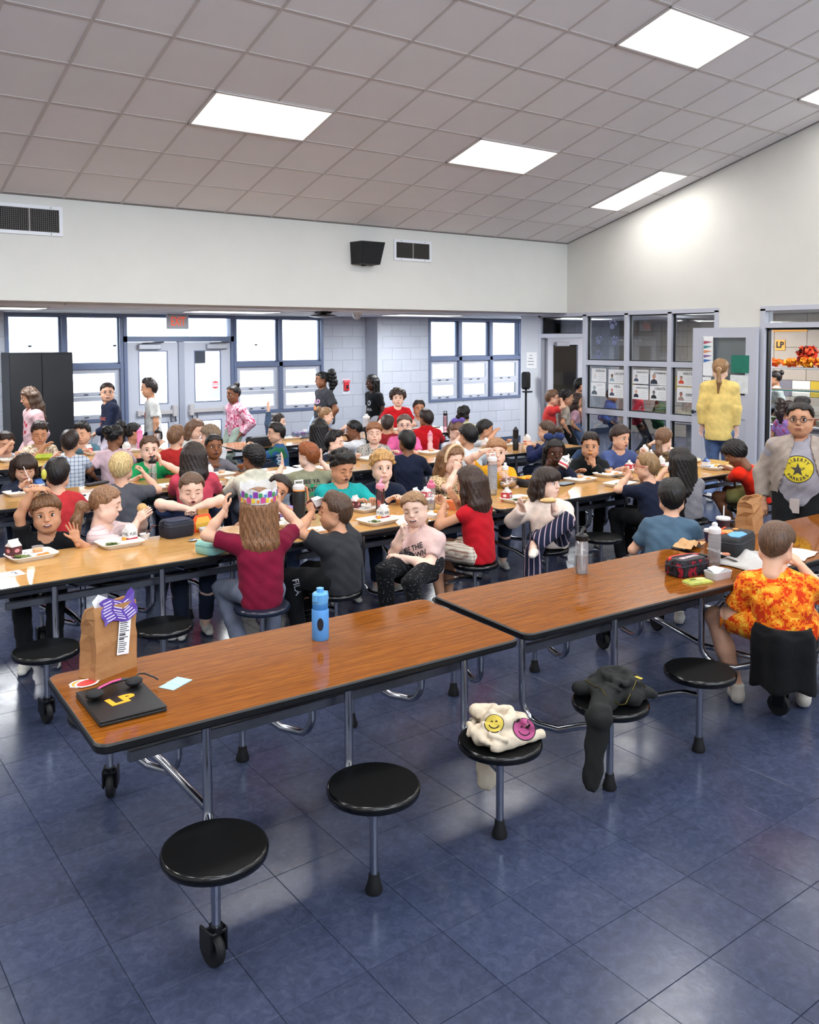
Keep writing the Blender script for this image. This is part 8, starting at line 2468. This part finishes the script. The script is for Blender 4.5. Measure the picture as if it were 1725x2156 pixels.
obj('film', MB().loft([[(-0.07, -0.02, 0.0), (0.07, -0.02, 0.0), (0.07, 0.02, 0.0), (-0.07, 0.02, 0.0)], [(-0.06, -0.025, 0.05), (0.06, -0.03, 0.05), (0.06, 0.02, 0.05), (-0.06, 0.02, 0.05)], [(-0.035, -0.01, 0.10), (0.035, -0.012, 0.10), (0.035, 0.01, 0.10), (-0.035, 0.01, 0.10)], [(-0.04, -0.004, 0.15), (0.04, -0.004, 0.15), (0.04, 0.004, 0.15), (-0.04, 0.004, 0.15)]]), P('amber_film', 'c08a4a', 0.15, noise=0.3, nscale=50, alpha=0.75), t)
x, y = at(442, 1121)
t = thing('snack_tub', 'clear divided snack tub behind the teal pouch', 'tub', (x, y, TZ), 0.1)
obj('tub', MB().loft([[(px_, py_, 0) for px_, py_ in rrect(0.12, 0.08, 0.015)], [(px_, py_, 0.035) for px_, py_ in rrect(0.135, 0.095, 0.018)], [(px_, py_, 0.035) for px_, py_ in rrect(0.128, 0.088, 0.016)], [(px_, py_, 0.004) for px_, py_ in rrect(0.113, 0.073, 0.012)]]), P('milky_plastic', 'dfe2e2', 0.3, alpha=0.7), t)
obj('divider', MB().box((-0.001, -0.04, 0.004), (0.001, 0.04, 0.03)), P('milky_plastic', 'dfe2e2'), t)
x, y = at(408, 1139)
mk('foil_wrapper', MB().ell((0, 0, 0.008), (0.04, 0.025, 0.008)).mesh('foil_wrapper', P('foil', 'a9aeb6', 0.25, 0.8, bump=0.8, bscale=60)), 'small crumpled foil wrapper beside the navy lunch bag', 'wrapper', x, y, TZ, 0.3)
x, y = at(433, 1137)
mk('snack_packet', MB().box((-0.05, -0.035, 0), (0.05, 0.035, 0.012), 0, 0.006).mesh('snack_packet', cloth('packet_colours', 'e6e2d4', 'blotch', '3a9ac8', 'e2b43a', 1.6)), 'bright printed snack packet lying beside the teal pouch', 'packet', x, y, TZ, 0.5)
x, y = at(960, 1072)
t = thing('snack_bowl', 'orange plastic box before the girl in sleeveless red', 'bowl', (x, y, TZ), 0.2)
obj('bowl', MB().loft([[(a, b, 0) for a, b in rrect(0.11, 0.10, 0.025)], [(a, b, 0.065) for a, b in rrect(0.14, 0.13, 0.03)], [(a, b, 0.068) for a, b in rrect(0.15, 0.14, 0.03)], [(a, b, 0.066) for a, b in rrect(0.132, 0.122, 0.028)], [(a, b, 0.006) for a, b in rrect(0.104, 0.094, 0.02)]]), P('orange_plastic', 'ea8a5c', 0.4), t)
x, y = at(918, 1086)
t = thing('box_lid', 'white rounded box lid with an orange bit beside the laughing girl', 'lid', (x, y, TZ), 0.2)
obj('lid', MB().loft([[(a, b, 0) for a, b in rrect(0.15, 0.12, 0.03)], [(a, b, 0.02) for a, b in rrect(0.155, 0.125, 0.03)], [(a, b, 0.024) for a, b in rrect(0.14, 0.11, 0.025)]]), m_whitep, t)
mk('carrot_piece', MB().box((-0.016, -0.012, 0), (0.016, 0.012, 0.016), 0, 0.004).mesh('carrot_piece', m_fruit), 'orange carrot piece on the white box lid', 'carrot', x, y, TZ + 0.0245, 0.3)
x, y = at(846, 1045)
mk('hot_dog', MB().tube([(-0.07, 0, 0.03), (-0.055, 0, 0.03), (0.055, 0, 0.03), (0.07, 0, 0.03)], [0.012, 0.03, 0.03, 0.012], 12).mesh('hot_dog', m_bread), 'hot dog bun before the boy in the navy polo', 'hot dog', x, y, TZ, 0.5)
x, y = at(842, 1056)
mk('napkin', MB().box((-0.03, -0.02, 0), (0.03, 0.02, 0.03), 0, 0.01).mesh('napkin', m_paper), 'crumpled napkin under the hot dog bun', 'napkin', x + 0.05, y - 0.06, TZ, 0.5)
x, y = at(1072, 1012)
t = thing('sandwich_bag', 'clear zip bag with sandwiches on the middle table', 'bag', (x, y, TZ), 0.2)
obj('film', MB().ell((0, 0, 0.045), (0.125, 0.06, 0.048), 0, 16, 8), thin_glass('film', 'f6eef0', 0.8, 0.12), t)
for q in (-1, 1):
    obj('sandwich', MB().ell((q * 0.045, 0, 0.036), (0.05, 0.035, 0.026), 0, 12, 8), m_bread, t)
obj('zip_strip', MB().tube([(-0.12, 0.02, 0.085), (0, 0.03, 0.098), (0.125, 0.01, 0.08)], 0.005, 6), P('zip_pink', 'd98a94', 0.5), t)
x, y = at(1188, 1020)
t = thing('tablet', 'grey slate with black rounded rim lying on the middle table', 'slate', (x, y, TZ), 0.15)
obj('rim', MB().prism(rrect(0.20, 0.13, 0.03), 0.0, 0.012), m_black_plastic, t); obj('face', MB().prism(rrect(0.18, 0.11, 0.022), 0.012, 0.0135), P('slate_grey', '8a9299', 0.5), t)
x, y = at(1112, 1062)
t = thing('dip_cup', 'paper dip cup with ketchup left of the girl in cream', 'cup', (x - 0.10, y, TZ))
obj('cup', MB().lathe([(0.024, 0), (0.031, 0.024), (0.033, 0.025), (0.03, 0.022)], n=16), m_whitep, t); obj('sauce', MB().lathe([(0.029, 0.016), (0.0295, 0.019), (0.003, 0.02)], n=16), P('ketchup', 'a8201c', 0.3), t)
x, y = at(897, 1050)
carton('red and white milk carton behind the deep pink lidded bottle', x, y, TZ, 0.4, 'red')
x, y = at(1465, 972)
mk('wrapped_sandwich', MB().ell((0, 0, 0.02), (0.10, 0.05, 0.022), 0, 12, 6).mesh('wrapped_sandwich', P('wax_paper', 'd9c9a8', 0.6, noise=0.08, bump=0.5, bscale=40)), 'sandwich in waxed paper beyond the girl with black hair', 'sandwich', x, y, TZ, 0.3)
x, y = at(1372, 982)
t = thing('plate_stack', 'short stack of white foam plates before the girl in camouflage', 'plates', (x, y, TZ))
for q in range(3):
    obj('plate', MB().lathe([(0.05, 0.0), (0.085, 0.010), (0.086, 0.012), (0.05, 0.003), (0.004, 0.003)], n=20), m_foam, t, (0, 0, 0.012 * q))
x, y = at(1330, 1003)
mk('pencil', MB().tube([(-0.09, 0, 0.005), (0.09, 0, 0.005)], 0.004, 6).mesh('pencil', P('pencil_black', '1a1a1c', 0.5)), 'dark pencil by the table seam beside the boy in red glasses', 'pencil', x - 0.1, y + 0.05, TZ, -0.5)
# third and fourth tables
for n, (px, py, rz, w, d, lab) in enumerate(((205, 1042, 0.15, 0.50, 0.30, 'large white sheet right of the boy in red on the third table'), (170, 1052, 0.3, 0.22, 0.2, 'white sheet partly under the boy in red on the third table'), (612, 992, 0.1, 0.42, 0.24, 'white sheet left of the red haired boy'), (690, 982, 0.1, 0.3, 0.22, 'white sheet right of the red haired boy'))):
    x, y = at(px, py); tag(obj('paper_sheet', MB().box((-w / 2, -d / 2, 0), (w / 2, d / 2, 0.001 + 0.0006 * n)), m_paper, None, (x, y, TZ + 0.0004), rz), lab, 'paper', 'white sheets on the third table')
x, y = at(208, 1022)
mk('pencil_case', MB().box((-0.12, -0.035, 0), (0.12, 0.035, 0.022), 0, 0.01).mesh('pencil_case', P('case_dark', '2a2426', 0.6)), 'flat dark pencil case by the blond boy', 'pencil case', x, y + 0.05, TZ + 0.002, 0.4)
x, y = at(176, 1045)
mk('eraser', MB().box((-0.02, -0.008, 0), (0.02, 0.008, 0.012), 0, 0.002).mesh('eraser', P('eraser_dark', '3a2c34', 0.7)), 'small dark eraser lying on the white sheet', 'eraser', x, y, TZ + 0.0025, 0.1)
x, y = at(82, 1028); carton('blue and white milk carton before the little girl with bangs', x, y, TZ, 0.4, 'blue')
x, y = at(94, 968)
t = thing('snack_bag', 'lime green chip bag before the boy in sand camouflage', 'snack', (x, y, TZ), -0.4)
m_lime = P('lime_foil', 'a8b83a', 0.3, noise=0.2, nscale=20, bump=0.6, bscale=30)
obj('bag', MB().loft([[(-0.09, -0.03, 0), (0.09, -0.03, 0), (0.09, 0.03, 0), (-0.09, 0.03, 0)], [(-0.095, -0.05, 0.03), (0.095, -0.05, 0.03), (0.095, 0.05, 0.03), (-0.095, 0.05, 0.03)], [(-0.08, -0.01, 0.065), (0.08, -0.01, 0.065), (0.08, 0.02, 0.065), (-0.08, 0.02, 0.065)]]), m_lime, t)
x, y = at(642, 906)
carton('red striped milk carton beside the grey and purple lunch bag', x, y, TZ, 0.3, 'red')
for n, (px, py, lab) in enumerate(((1110, 926, 'white milk carton left of the navy sweatshirt girl'), (962, 946, 'white milk carton before the girl with the purple bow'))):
    x, y = at(px, py); carton(lab, x, y, TZ, 0.3, 'white')
x, y = at(893, 902)
t = thing('open_folder', 'black folder with white pages before the boy in the black jacket', 'folder', (x, y + 0.1, TZ), 0.05)
obj('cover', MB().box((-0.30, -0.12, 0), (0.30, 0.12, 0.008), 0, 0.002), m_black_plastic, t); obj('page', MB().box((-0.28, -0.11, 0.008), (-0.01, 0.11, 0.014)), m_paper, t); obj('page', MB().box((0.01, -0.11, 0.008), (0.28, 0.11, 0.014)), m_paper, t)

# ---- right half of the front row
x, y = at(1468, 1226)
t = thing('snack_packet', 'small green snack packet at the edge of the front table', 'snack', (x, y, TZ), -0.2)
obj('packet', MB().loft([[(-0.075, -0.04, 0.001), (0.075, -0.045, 0.001), (0.075, 0.035, 0.001), (-0.07, 0.04, 0.001)], [(-0.07, -0.038, 0.010), (0.07, -0.042, 0.010), (0.07, 0.033, 0.010), (-0.066, 0.038, 0.010)], [(-0.05, -0.025, 0.018), (0.05, -0.028, 0.018), (0.05, 0.022, 0.018), (-0.046, 0.025, 0.018)]]), P('packet_green', 'a5ab4c', 0.35, noise=0.25, nscale=30, bump=0.5, bscale=40), t)
obj('printed_oval', MB().prism([(0.02 + 0.034 * cos(2 * pi * q / 16), 0.018 * sin(2 * pi * q / 16)) for q in range(16)], 0.018, 0.0188), P('print_cream', 'd8c88a', 0.6), t)
lettering('printed_lettering', 'chips', 0.022, P('print_darkgreen', '3f4a24', 0.6), Matrix.Translation((-0.028, 0.0, 0.0187)), t)
x, y = at(1512, 1216)
t = thing('foam_box', 'white plastic food box with crumpled clear film beside the green packet', 'box', (x, y, TZ), -0.1)
obj('box', MB().loft([[(a, b, 0) for a, b in rrect(0.13, 0.085, 0.02)], [(a, b, 0.04) for a, b in rrect(0.145, 0.095, 0.022)], [(a, b, 0.04) for a, b in rrect(0.135, 0.085, 0.02)], [(a, b, 0.008) for a, b in rrect(0.12, 0.075, 0.016)]]), P('cloudy_plastic', 'c9c9cb', 0.3), t)
obj('napkin', MB().add([(-0.05, -0.03, 0.03), (0.01, -0.03, 0.05), (0.05, 0.0, 0.045), (0.0, 0.03, 0.06), (-0.05, 0.03, 0.055)], [(0, 1, 3, 4), (1, 2, 3)]), m_paper, t)
x, y = at(1520, 1185)
t = thing('wrapper', 'long clear printed wrapper leaning across the food box', 'wrapper', (x, y - 0.02, TZ), -0.7)
obj('film', MB().loft([[(-0.10, -0.02, 0.08), (-0.10, 0.02, 0.085), (-0.10, 0.02, 0.087), (-0.10, -0.02, 0.082)], [(0.0, -0.025, 0.05), (0.0, 0.02, 0.055), (0.0, 0.02, 0.057), (0.0, -0.025, 0.052)], [(0.10, -0.02, 0.004), (0.10, 0.022, 0.004), (0.10, 0.022, 0.006), (0.10, -0.02, 0.006)]]), P('wrapper_film', 'c9c2c0', 0.2, noise=0.25, nscale=30), t)
obj('printed_patch', MB().box((-0.02, -0.022, 0.055), (0.025, 0.018, 0.060)), P('print_coral', 'd98a6a', 0.5), t)
x, y = at(1452, 1152)
t = thing('kraft_napkin', 'crumpled brown paper napkin near the clear bottle with white lid', 'napkin', (x, y, TZ), 0.2)
V = []; rg = random.Random(8)
for r_ in range(5):
    for c_ in range(7):
        V.append((-0.11 + 0.037 * c_, -0.06 + 0.03 * r_, 0.012 + rg.uniform(0, 0.05) * (1 - abs(c_ - 3) / 4)))
F = [(r_ * 7 + c_, r_ * 7 + c_ + 1, (r_ + 1) * 7 + c_ + 1, (r_ + 1) * 7 + c_) for r_ in range(4) for c_ in range(6)]
o = obj('paper', MB().add(V, F), P('kraft_light', 'c4996a', 0.8), t); so_ = o.modifiers.new('thick', 'SOLIDIFY'); so_.thickness = 0.001
for n, (px, py, r, h, lab, c) in enumerate(((1523, 1124, 0.046, 0.115, 'large iced drink cup with clear lid and straw behind the backpack lunch box', '33222a'), (1493, 1142, 0.032, 0.075, 'small dark purple cup beside the crumpled brown napkin', '2c2340'))):
    x, y = at(px, py); t = thing('drink_cup', lab, 'cup', (x, y, TZ))
    obj('cup', MB().lathe([(r * 0.7, 0), (r, h), (r * 0.97, h), (r * 0.67, 0.003)], n=22), P('cup_' + c, c, 0.25, noise=0.1, nscale=40), t)
    obj('lid', MB().lathe([(r * 1.03, h - 0.004), (r * 1.05, h + 0.004), (r * 0.95, h + 0.012), (r * 0.4, h + 0.016), (0.003, h + 0.016)], n=22), P('frosted_lid', 'd2cfd0', 0.3), t)
    if n == 0:
        obj('straw', MB().tube([(0, 0, 0.02), (0.004, 0.0, h + 0.085)], 0.004, 8), m_whitep, t)
# grey towel and sheet on the table by the boy in orange
def drape(label, name, cat, cx, cy, w, d, z, seed, mat, amp=0.03, rz=0.0, group=None, n=18):
    rg = np.random.default_rng(seed); V = []; ph = rg.uniform(0, 6, 6)
    for r_ in range(n):
        for c_ in range(n):
            u_, v_ = c_ / (n - 1) * 2 - 1, r_ / (n - 1) * 2 - 1
            e = max(0, 1 - max(abs(u_), abs(v_)) ** 3)
            hh = amp * e * (0.55 + 0.45 * sin(u_ * 5 + ph[0] + 2 * sin(v_ * 3 + ph[1])) * cos(v_ * 4 + ph[2])) + 0.003
            V.append((u_ * w / 2 * (1 + 0.06 * sin(v_ * 4 + ph[3])), v_ * d / 2 * (1 + 0.06 * sin(u_ * 5 + ph[4])), hh))
    F = [(r_ * n + c_, r_ * n + c_ + 1, (r_ + 1) * n + c_ + 1, (r_ + 1) * n + c_) for r_ in range(n - 1) for c_ in range(n - 1)]
    o = obj(name, MB().add(V, F, 0, True), mat, None, (cx, cy, z), rz, sharp=0)
    m = o.modifiers.new('thick', 'SOLIDIFY'); m.thickness = 0.003; m.offset = 1
    return tag(o, label, cat, group)


m_towel = P('grey_fleece', 'bcb9b6', 0.9, noise=0.08, nscale=14, bump=0.4, bscale=120)
x, y = at(1600, 1185)
drape('crumpled grey white jacket lying on the table by the boy in orange', 'jacket', 'jacket', x, y + 0.02, 0.46, 0.34, TZ + 0.002, 3, m_towel, 0.06, 0.1)
x, y = at(1672, 1168)
drape('white cloth corner lying right of the boy in orange', 'cloth', 'cloth', x, y, 0.30, 0.2, TZ + 0.002, 5, P('white_fleece', 'd6d3d0', 0.9), 0.02, 0.2)

# ---- clothes left on stools
def blob_cloth(name, label, cat, prims, mat, h=0.009, cuts=(), parts=()):
    V, F = sdf_mesh([(np.array(a, float), np.array(b, float), ra, rb, k, s) for a, b, ra, rb, k, s in prims], h, cuts)
    o = obj(name, quad_mesh(name, [(V, F, 0)], [mat]), None)
    return tag(o, label, cat), V, F


sx, sy = 2.325, 2.52; z0 = SZ
rg = random.Random(11); pr = []
for q in range(16):
    a = 2 * pi * q / 16; r_ = rg.uniform(0.05, 0.11)
    pr.append(((sx + r_ * cos(a), sy + r_ * sin(a), z0 + 0.03), (sx + r_ * 0.5 * cos(a + 1.2), sy + r_ * 0.5 * sin(a + 1.2), z0 + rg.uniform(0.05, 0.085)), 0.034, 0.028, 0.010, None))
pr += [((sx - 0.10, sy - 0.08, z0 + 0.018), (sx + 0.12, sy - 0.10, z0 + 0.016), 0.024, 0.02, 0.02, None), ((sx + 0.05, sy + 0.1, z0 + 0.06), (sx - 0.05, sy + 0.10, z0 + 0.09), 0.03, 0.026, 0.015, None)]
pr += [((sx + 0.07, sy + 0.12, z0 + 0.02), (sx + 0.085, sy + 0.165, z0 - 0.03), 0.035, 0.04, 0.02, None), ((sx + 0.085, sy + 0.17, z0 - 0.03), (sx + 0.085, sy + 0.175, z0 - 0.27), 0.045, 0.048, 0.02, ((0.6, 0.8, 0), 0.3))]
for q in range(30):
    a = rg.uniform(0, 6.28); r_ = rg.uniform(0.02, 0.13); b = a + rg.uniform(0.4, 1.1); zz = z0 + 0.105 * (1 - (r_ / 0.16) ** 2) + 0.008
    pr.append(((sx + r_ * cos(a), sy + r_ * sin(a), zz), (sx + r_ * 1.1 * cos(b), sy + r_ * 1.1 * sin(b), zz - 0.012), 0.013, 0.009, 0.007, None))
m_creamk = P('cream_knit', 'cfc0aa', 0.9, noise=0.06, nscale=20, bump=0.3, bscale=200)
sw, SV, SF = blob_cloth('sweatshirt', 'cream sweatshirt with smiley faces heaped on the third front stool', 'sweatshirt', pr, m_creamk, 0.0065, [lambda D, X, Y, Z: np.maximum(np.maximum(D, np.minimum(z0 + 0.002 - Z, -(np.sqrt((X - sx) ** 2 + (Y - sy) ** 2) - 0.172))), -1) + 0.0022 * np.sin(X * 120 + 3 * np.sin(Y * 60)) * np.sin(Y * 90 + Z * 60)])
bv = BVHTree.FromPolygons([tuple(v) for v in SV], [tuple(f) for f in SF])


def smile(cx, cy, cz, n, up, r, face, parent, mat_line):
    """round smiling face print thrown along -n on the cloth"""
    n = Vector(n).normalized(); x_ = Vector(up).cross(n).normalized(); u_ = n.cross(x_)

    def cast(a, b, off):
        p = Vector((cx, cy, cz)) + x_ * a + u_ * b + n * 0.2
        h = bv.ray_cast(p, -n)
        return tuple((h[0] if h[0] is not None else p - n * 0.2) + n * off)
    for nm, rx, off, m in (('face_rim', r * 1.08, 0.003, mat_line), ('face_print', r, 0.0045, face)):
        V, F = disc_geo(rx, rx * 0.95, 24, 5)
        obj(nm, MB().add([cast(v[0], v[1], off) for v in V], F, 0, True), m, parent, sharp=0)
    for nm, pts in (('smile_line', [(r * 0.55 * cos(a), -r * 0.05 + r * 0.5 * sin(a)) for a in [radians(200 + 14 * q) for q in range(11)]]), ('eye_line', [(-r * 0.35, r * 0.15), (-r * 0.25, r * 0.28), (-r * 0.15, r * 0.15)]), ('eye_line', [(r * 0.15, r * 0.15), (r * 0.25, r * 0.28), (r * 0.35, r * 0.15)])):
        obj(nm, MB().tube([cast(a, b, 0.006) for a, b in pts], 0.0022, 5), mat_line, parent)


vd = (-0.58, -0.62, 0.53)
smile(sx - 0.055, sy - 0.02, z0 + 0.075, vd, (0.2, 0.2, 1), 0.036, P('face_yellow', 'c4ae48', 0.9), sw, P('smile_black', '1c1418', 0.9))
smile(sx + 0.045, sy - 0.085, z0 + 0.05, vd, (0.2, 0.2, 1), 0.042, P('face_pink', 'ad4f7e', 0.9), sw, P('smile_black', '1c1418', 0.9))
smile(sx + 0.075, sy + 0.165, z0 - 0.15, (-0.6, -0.8, 0.0), (0, 0, 1), 0.038, P('face_lilac', '8a80a8', 0.9), sw, P('smile_black', '1c1418', 0.9))
sx, sy = 2.965, 2.505; pr = []
rg = random.Random(21)
for q in range(12):
    a = 2 * pi * q / 12; r_ = rg.uniform(0.03, 0.10)
    pr.append(((sx + 0.03 + r_ * cos(a), sy + 0.01 + r_ * sin(a), z0 + 0.03), (sx + 0.03 + r_ * 0.5 * cos(a + 1), sy + 0.02 + r_ * 0.5 * sin(a + 1), z0 + rg.uniform(0.05, 0.10)), 0.045, 0.038, 0.02, None))
pr += [((sx + 0.04, sy - 0.02, z0 + 0.06), (sx + 0.16, sy - 0.10, z0 + 0.015), 0.045, 0.022, 0.03, None), ((sx - 0.06, sy + 0.06, z0 + 0.05), (sx - 0.10, sy + 0.10, z0 + 0.04), 0.035, 0.03, 0.02, None),
       ((sx - 0.08, sy - 0.03, z0 + 0.03), (sx - 0.165, sy - 0.075, z0 - 0.01), 0.055, 0.05, 0.03, None), ((sx - 0.17, sy - 0.08, z0 - 0.01), (sx - 0.185, sy - 0.055, z0 - 0.30), 0.052, 0.038, 0.02, ((0.76, 0.65, 0), 0.4))]
for q in range(26):
    a = rg.uniform(0, 6.28); r_ = rg.uniform(0.02, 0.12); b = a + rg.uniform(0.4, 1.1); zz = z0 + 0.115 * (1 - (r_ / 0.17) ** 2) + 0.008
    pr.append(((sx + 0.03 + r_ * cos(a), sy + r_ * sin(a), zz), (sx + 0.03 + r_ * 1.1 * cos(b), sy + r_ * 1.1 * sin(b), zz - 0.012), 0.014, 0.009, 0.008, None))
jk, SV, SF = blob_cloth('jacket', 'dark grey zip jacket draped over the fourth front stool, sleeve hanging', 'jacket', pr, P('charcoal_fleece', '171918', 0.9, noise=0.12, nscale=14, bump=0.4, bscale=160), 0.008,
                        [lambda D, X, Y, Z: np.maximum(D, np.minimum(z0 + 0.002 - Z, -(np.sqrt((X - sx) ** 2 + (Y - sy) ** 2) - 0.172))) + 0.003 * np.sin(X * 70 + 3 * np.sin(Y * 50)) * np.sin(Y * 60 + Z * 50)])
bv = BVHTree.FromPolygons([tuple(v) for v in SV], [tuple(f) for f in SF])


def onjk(x_, y_):
    h = bv.ray_cast(Vector((x_, y_, 1.0)), Vector((0, 0, -1)))
    return (x_, y_, (h[0].z if h[0] is not None else z0 + 0.02) + 0.002)


obj('zipper', MB().tube([onjk(sx - 0.10 + 0.02 * cos(q / 3), sy + 0.08 - 0.021 * q) for q in range(8)] + [onjk(sx - 0.06 + 0.028 * q, sy - 0.10 - 0.008 * sin(q)) for q in range(7)], 0.0025, 5), P('brass', '5c5228', 0.4, 0.8), jk)
p = onjk(sx + 0.09, sy - 0.075)
obj('zip_pull', MB().box((p[0] - 0.008, p[1] - 0.02, p[2]), (p[0] + 0.008, p[1] + 0.015, p[2] + 0.006), 0, 0.002), P('brass_bright', 'c2b04a', 0.3, 0.7), jk)
# bag of chips in the lap of the boy in orange
mk('zip_bag', MB().prism([(-0.06, -0.05), (0.07, -0.05), (0.06, 0.06), (-0.05, 0.05)], 0, 0.006, axis='y').mesh('zip_bag', thin_glass('film', 'f6eef0', 0.8, 0.12)), 'clear zip bag hanging from the hand of the boy in orange', 'bag', 4.02, 2.66, 0.53, 0.4)


# ---- things held in hands
def hand_pos(key, s, fwd=0.06):
    t, i = PP[key]
    E, Wr = i['arm'][s]
    M = Matrix.Translation(t.location) @ Matrix.Rotation(t.rotation_euler[2], 4, 'Z')
    d = Vector(Wr) - Vector(E); d.normalize()
    return M @ (Vector(Wr) + d * fwd * i['k']), M


p, M = hand_pos('b14', -1, 0.07)
carton('chocolate milk carton tipped to the mouth of the boy in charcoal', p.x - 0.03, p.y + 0.03, p.z - 0.01, PP['b14'][0].rotation_euler[2], 'choc', tilt=(-0.9, 0.1, PP['b14'][0].rotation_euler[2] + pi))
p, M = hand_pos('b9', -1, 0.05)
carton('white milk carton tilted in the hands of the girl with the navy bow', p.x - 0.02, p.y - 0.06, p.z - 0.03, 0.5, 'white', 'MILK', tilt=(0.45, 0.35, 0.6), s=1.15)
p, M = hand_pos('b10', -1, 0.09); mk('nugget', _NUG, 'golden nugget pinched by the boy in the black hoodie', 'nugget', p.x, p.y - 0.03, p.z + 0.03, 0.4)
p, M = hand_pos('b17', -1, 0.07); mk('sandwich_half', MB().ell((0, 0, 0), (0.065, 0.035, 0.02), 0, 12, 6).mesh('sandwich_half', m_bread), 'hoagie half in the hand of the girl in cream', 'sandwich', p.x, p.y, p.z + 0.03, -0.5)
p, M = hand_pos('b2', 1, 0.08); mk('sandwich_half', MB().ell((0, 0, 0), (0.035, 0.03, 0.035), 0, 12, 6).mesh('sandwich_half', m_bread), 'bitten roll in the hands of the ponytail girl in pink stripes', 'sandwich', p.x, p.y, p.z + 0.01, 0)
p, M = hand_pos('b1', 1, 0.10); mk('lime_wedge', MB().ell((0, 0, 0), (0.018, 0.014, 0.034), 0, 10, 6).mesh('lime_wedge', P('lime_skin', 'c2bc4a', 0.4)), 'yellow green lime wedge held over the waving boy\'s head', 'lime', p.x + 0.02, p.y - 0.01, p.z + 0.01, 0.3)
p, M = hand_pos('b18', 1, 0.07); mk('sandwich_half', MB().box((-0.04, -0.02, -0.02), (0.04, 0.02, 0.02), 0, 0.008).mesh('sandwich_half', P('berry_bar', '6a2a2c', 0.6)), 'dark red snack bar held by the boy in red glasses', 'sandwich', p.x, p.y, p.z + 0.02, 0.8)
p, M = hand_pos('b11', -1, 0.06); carton('white milk jug carton held up by the boy in slate blue', p.x + 0.06, p.y + 0.02, p.z - 0.02, 0.3, 'white')
p, M = hand_pos('d1', -1, 0.05); fruit_cup('clear cup of orange fruit in the hand of the boy at the left edge', p.x + 0.02, p.y - 0.04, p.z - 0.02)
p, M = hand_pos('c1', 1, 0.07); mk('plastic_spoon', MB().tube([(0, 0, 0), (0.0, 0.05, 0.09)], 0.003, 6).ell((0, -0.012, -0.02), (0.011, 0.006, 0.018)).mesh('plastic_spoon', m_whitep), 'white plastic spoon held by the little girl with bangs', 'spoon', p.x, p.y - 0.02, p.z + 0.02, 0.5)
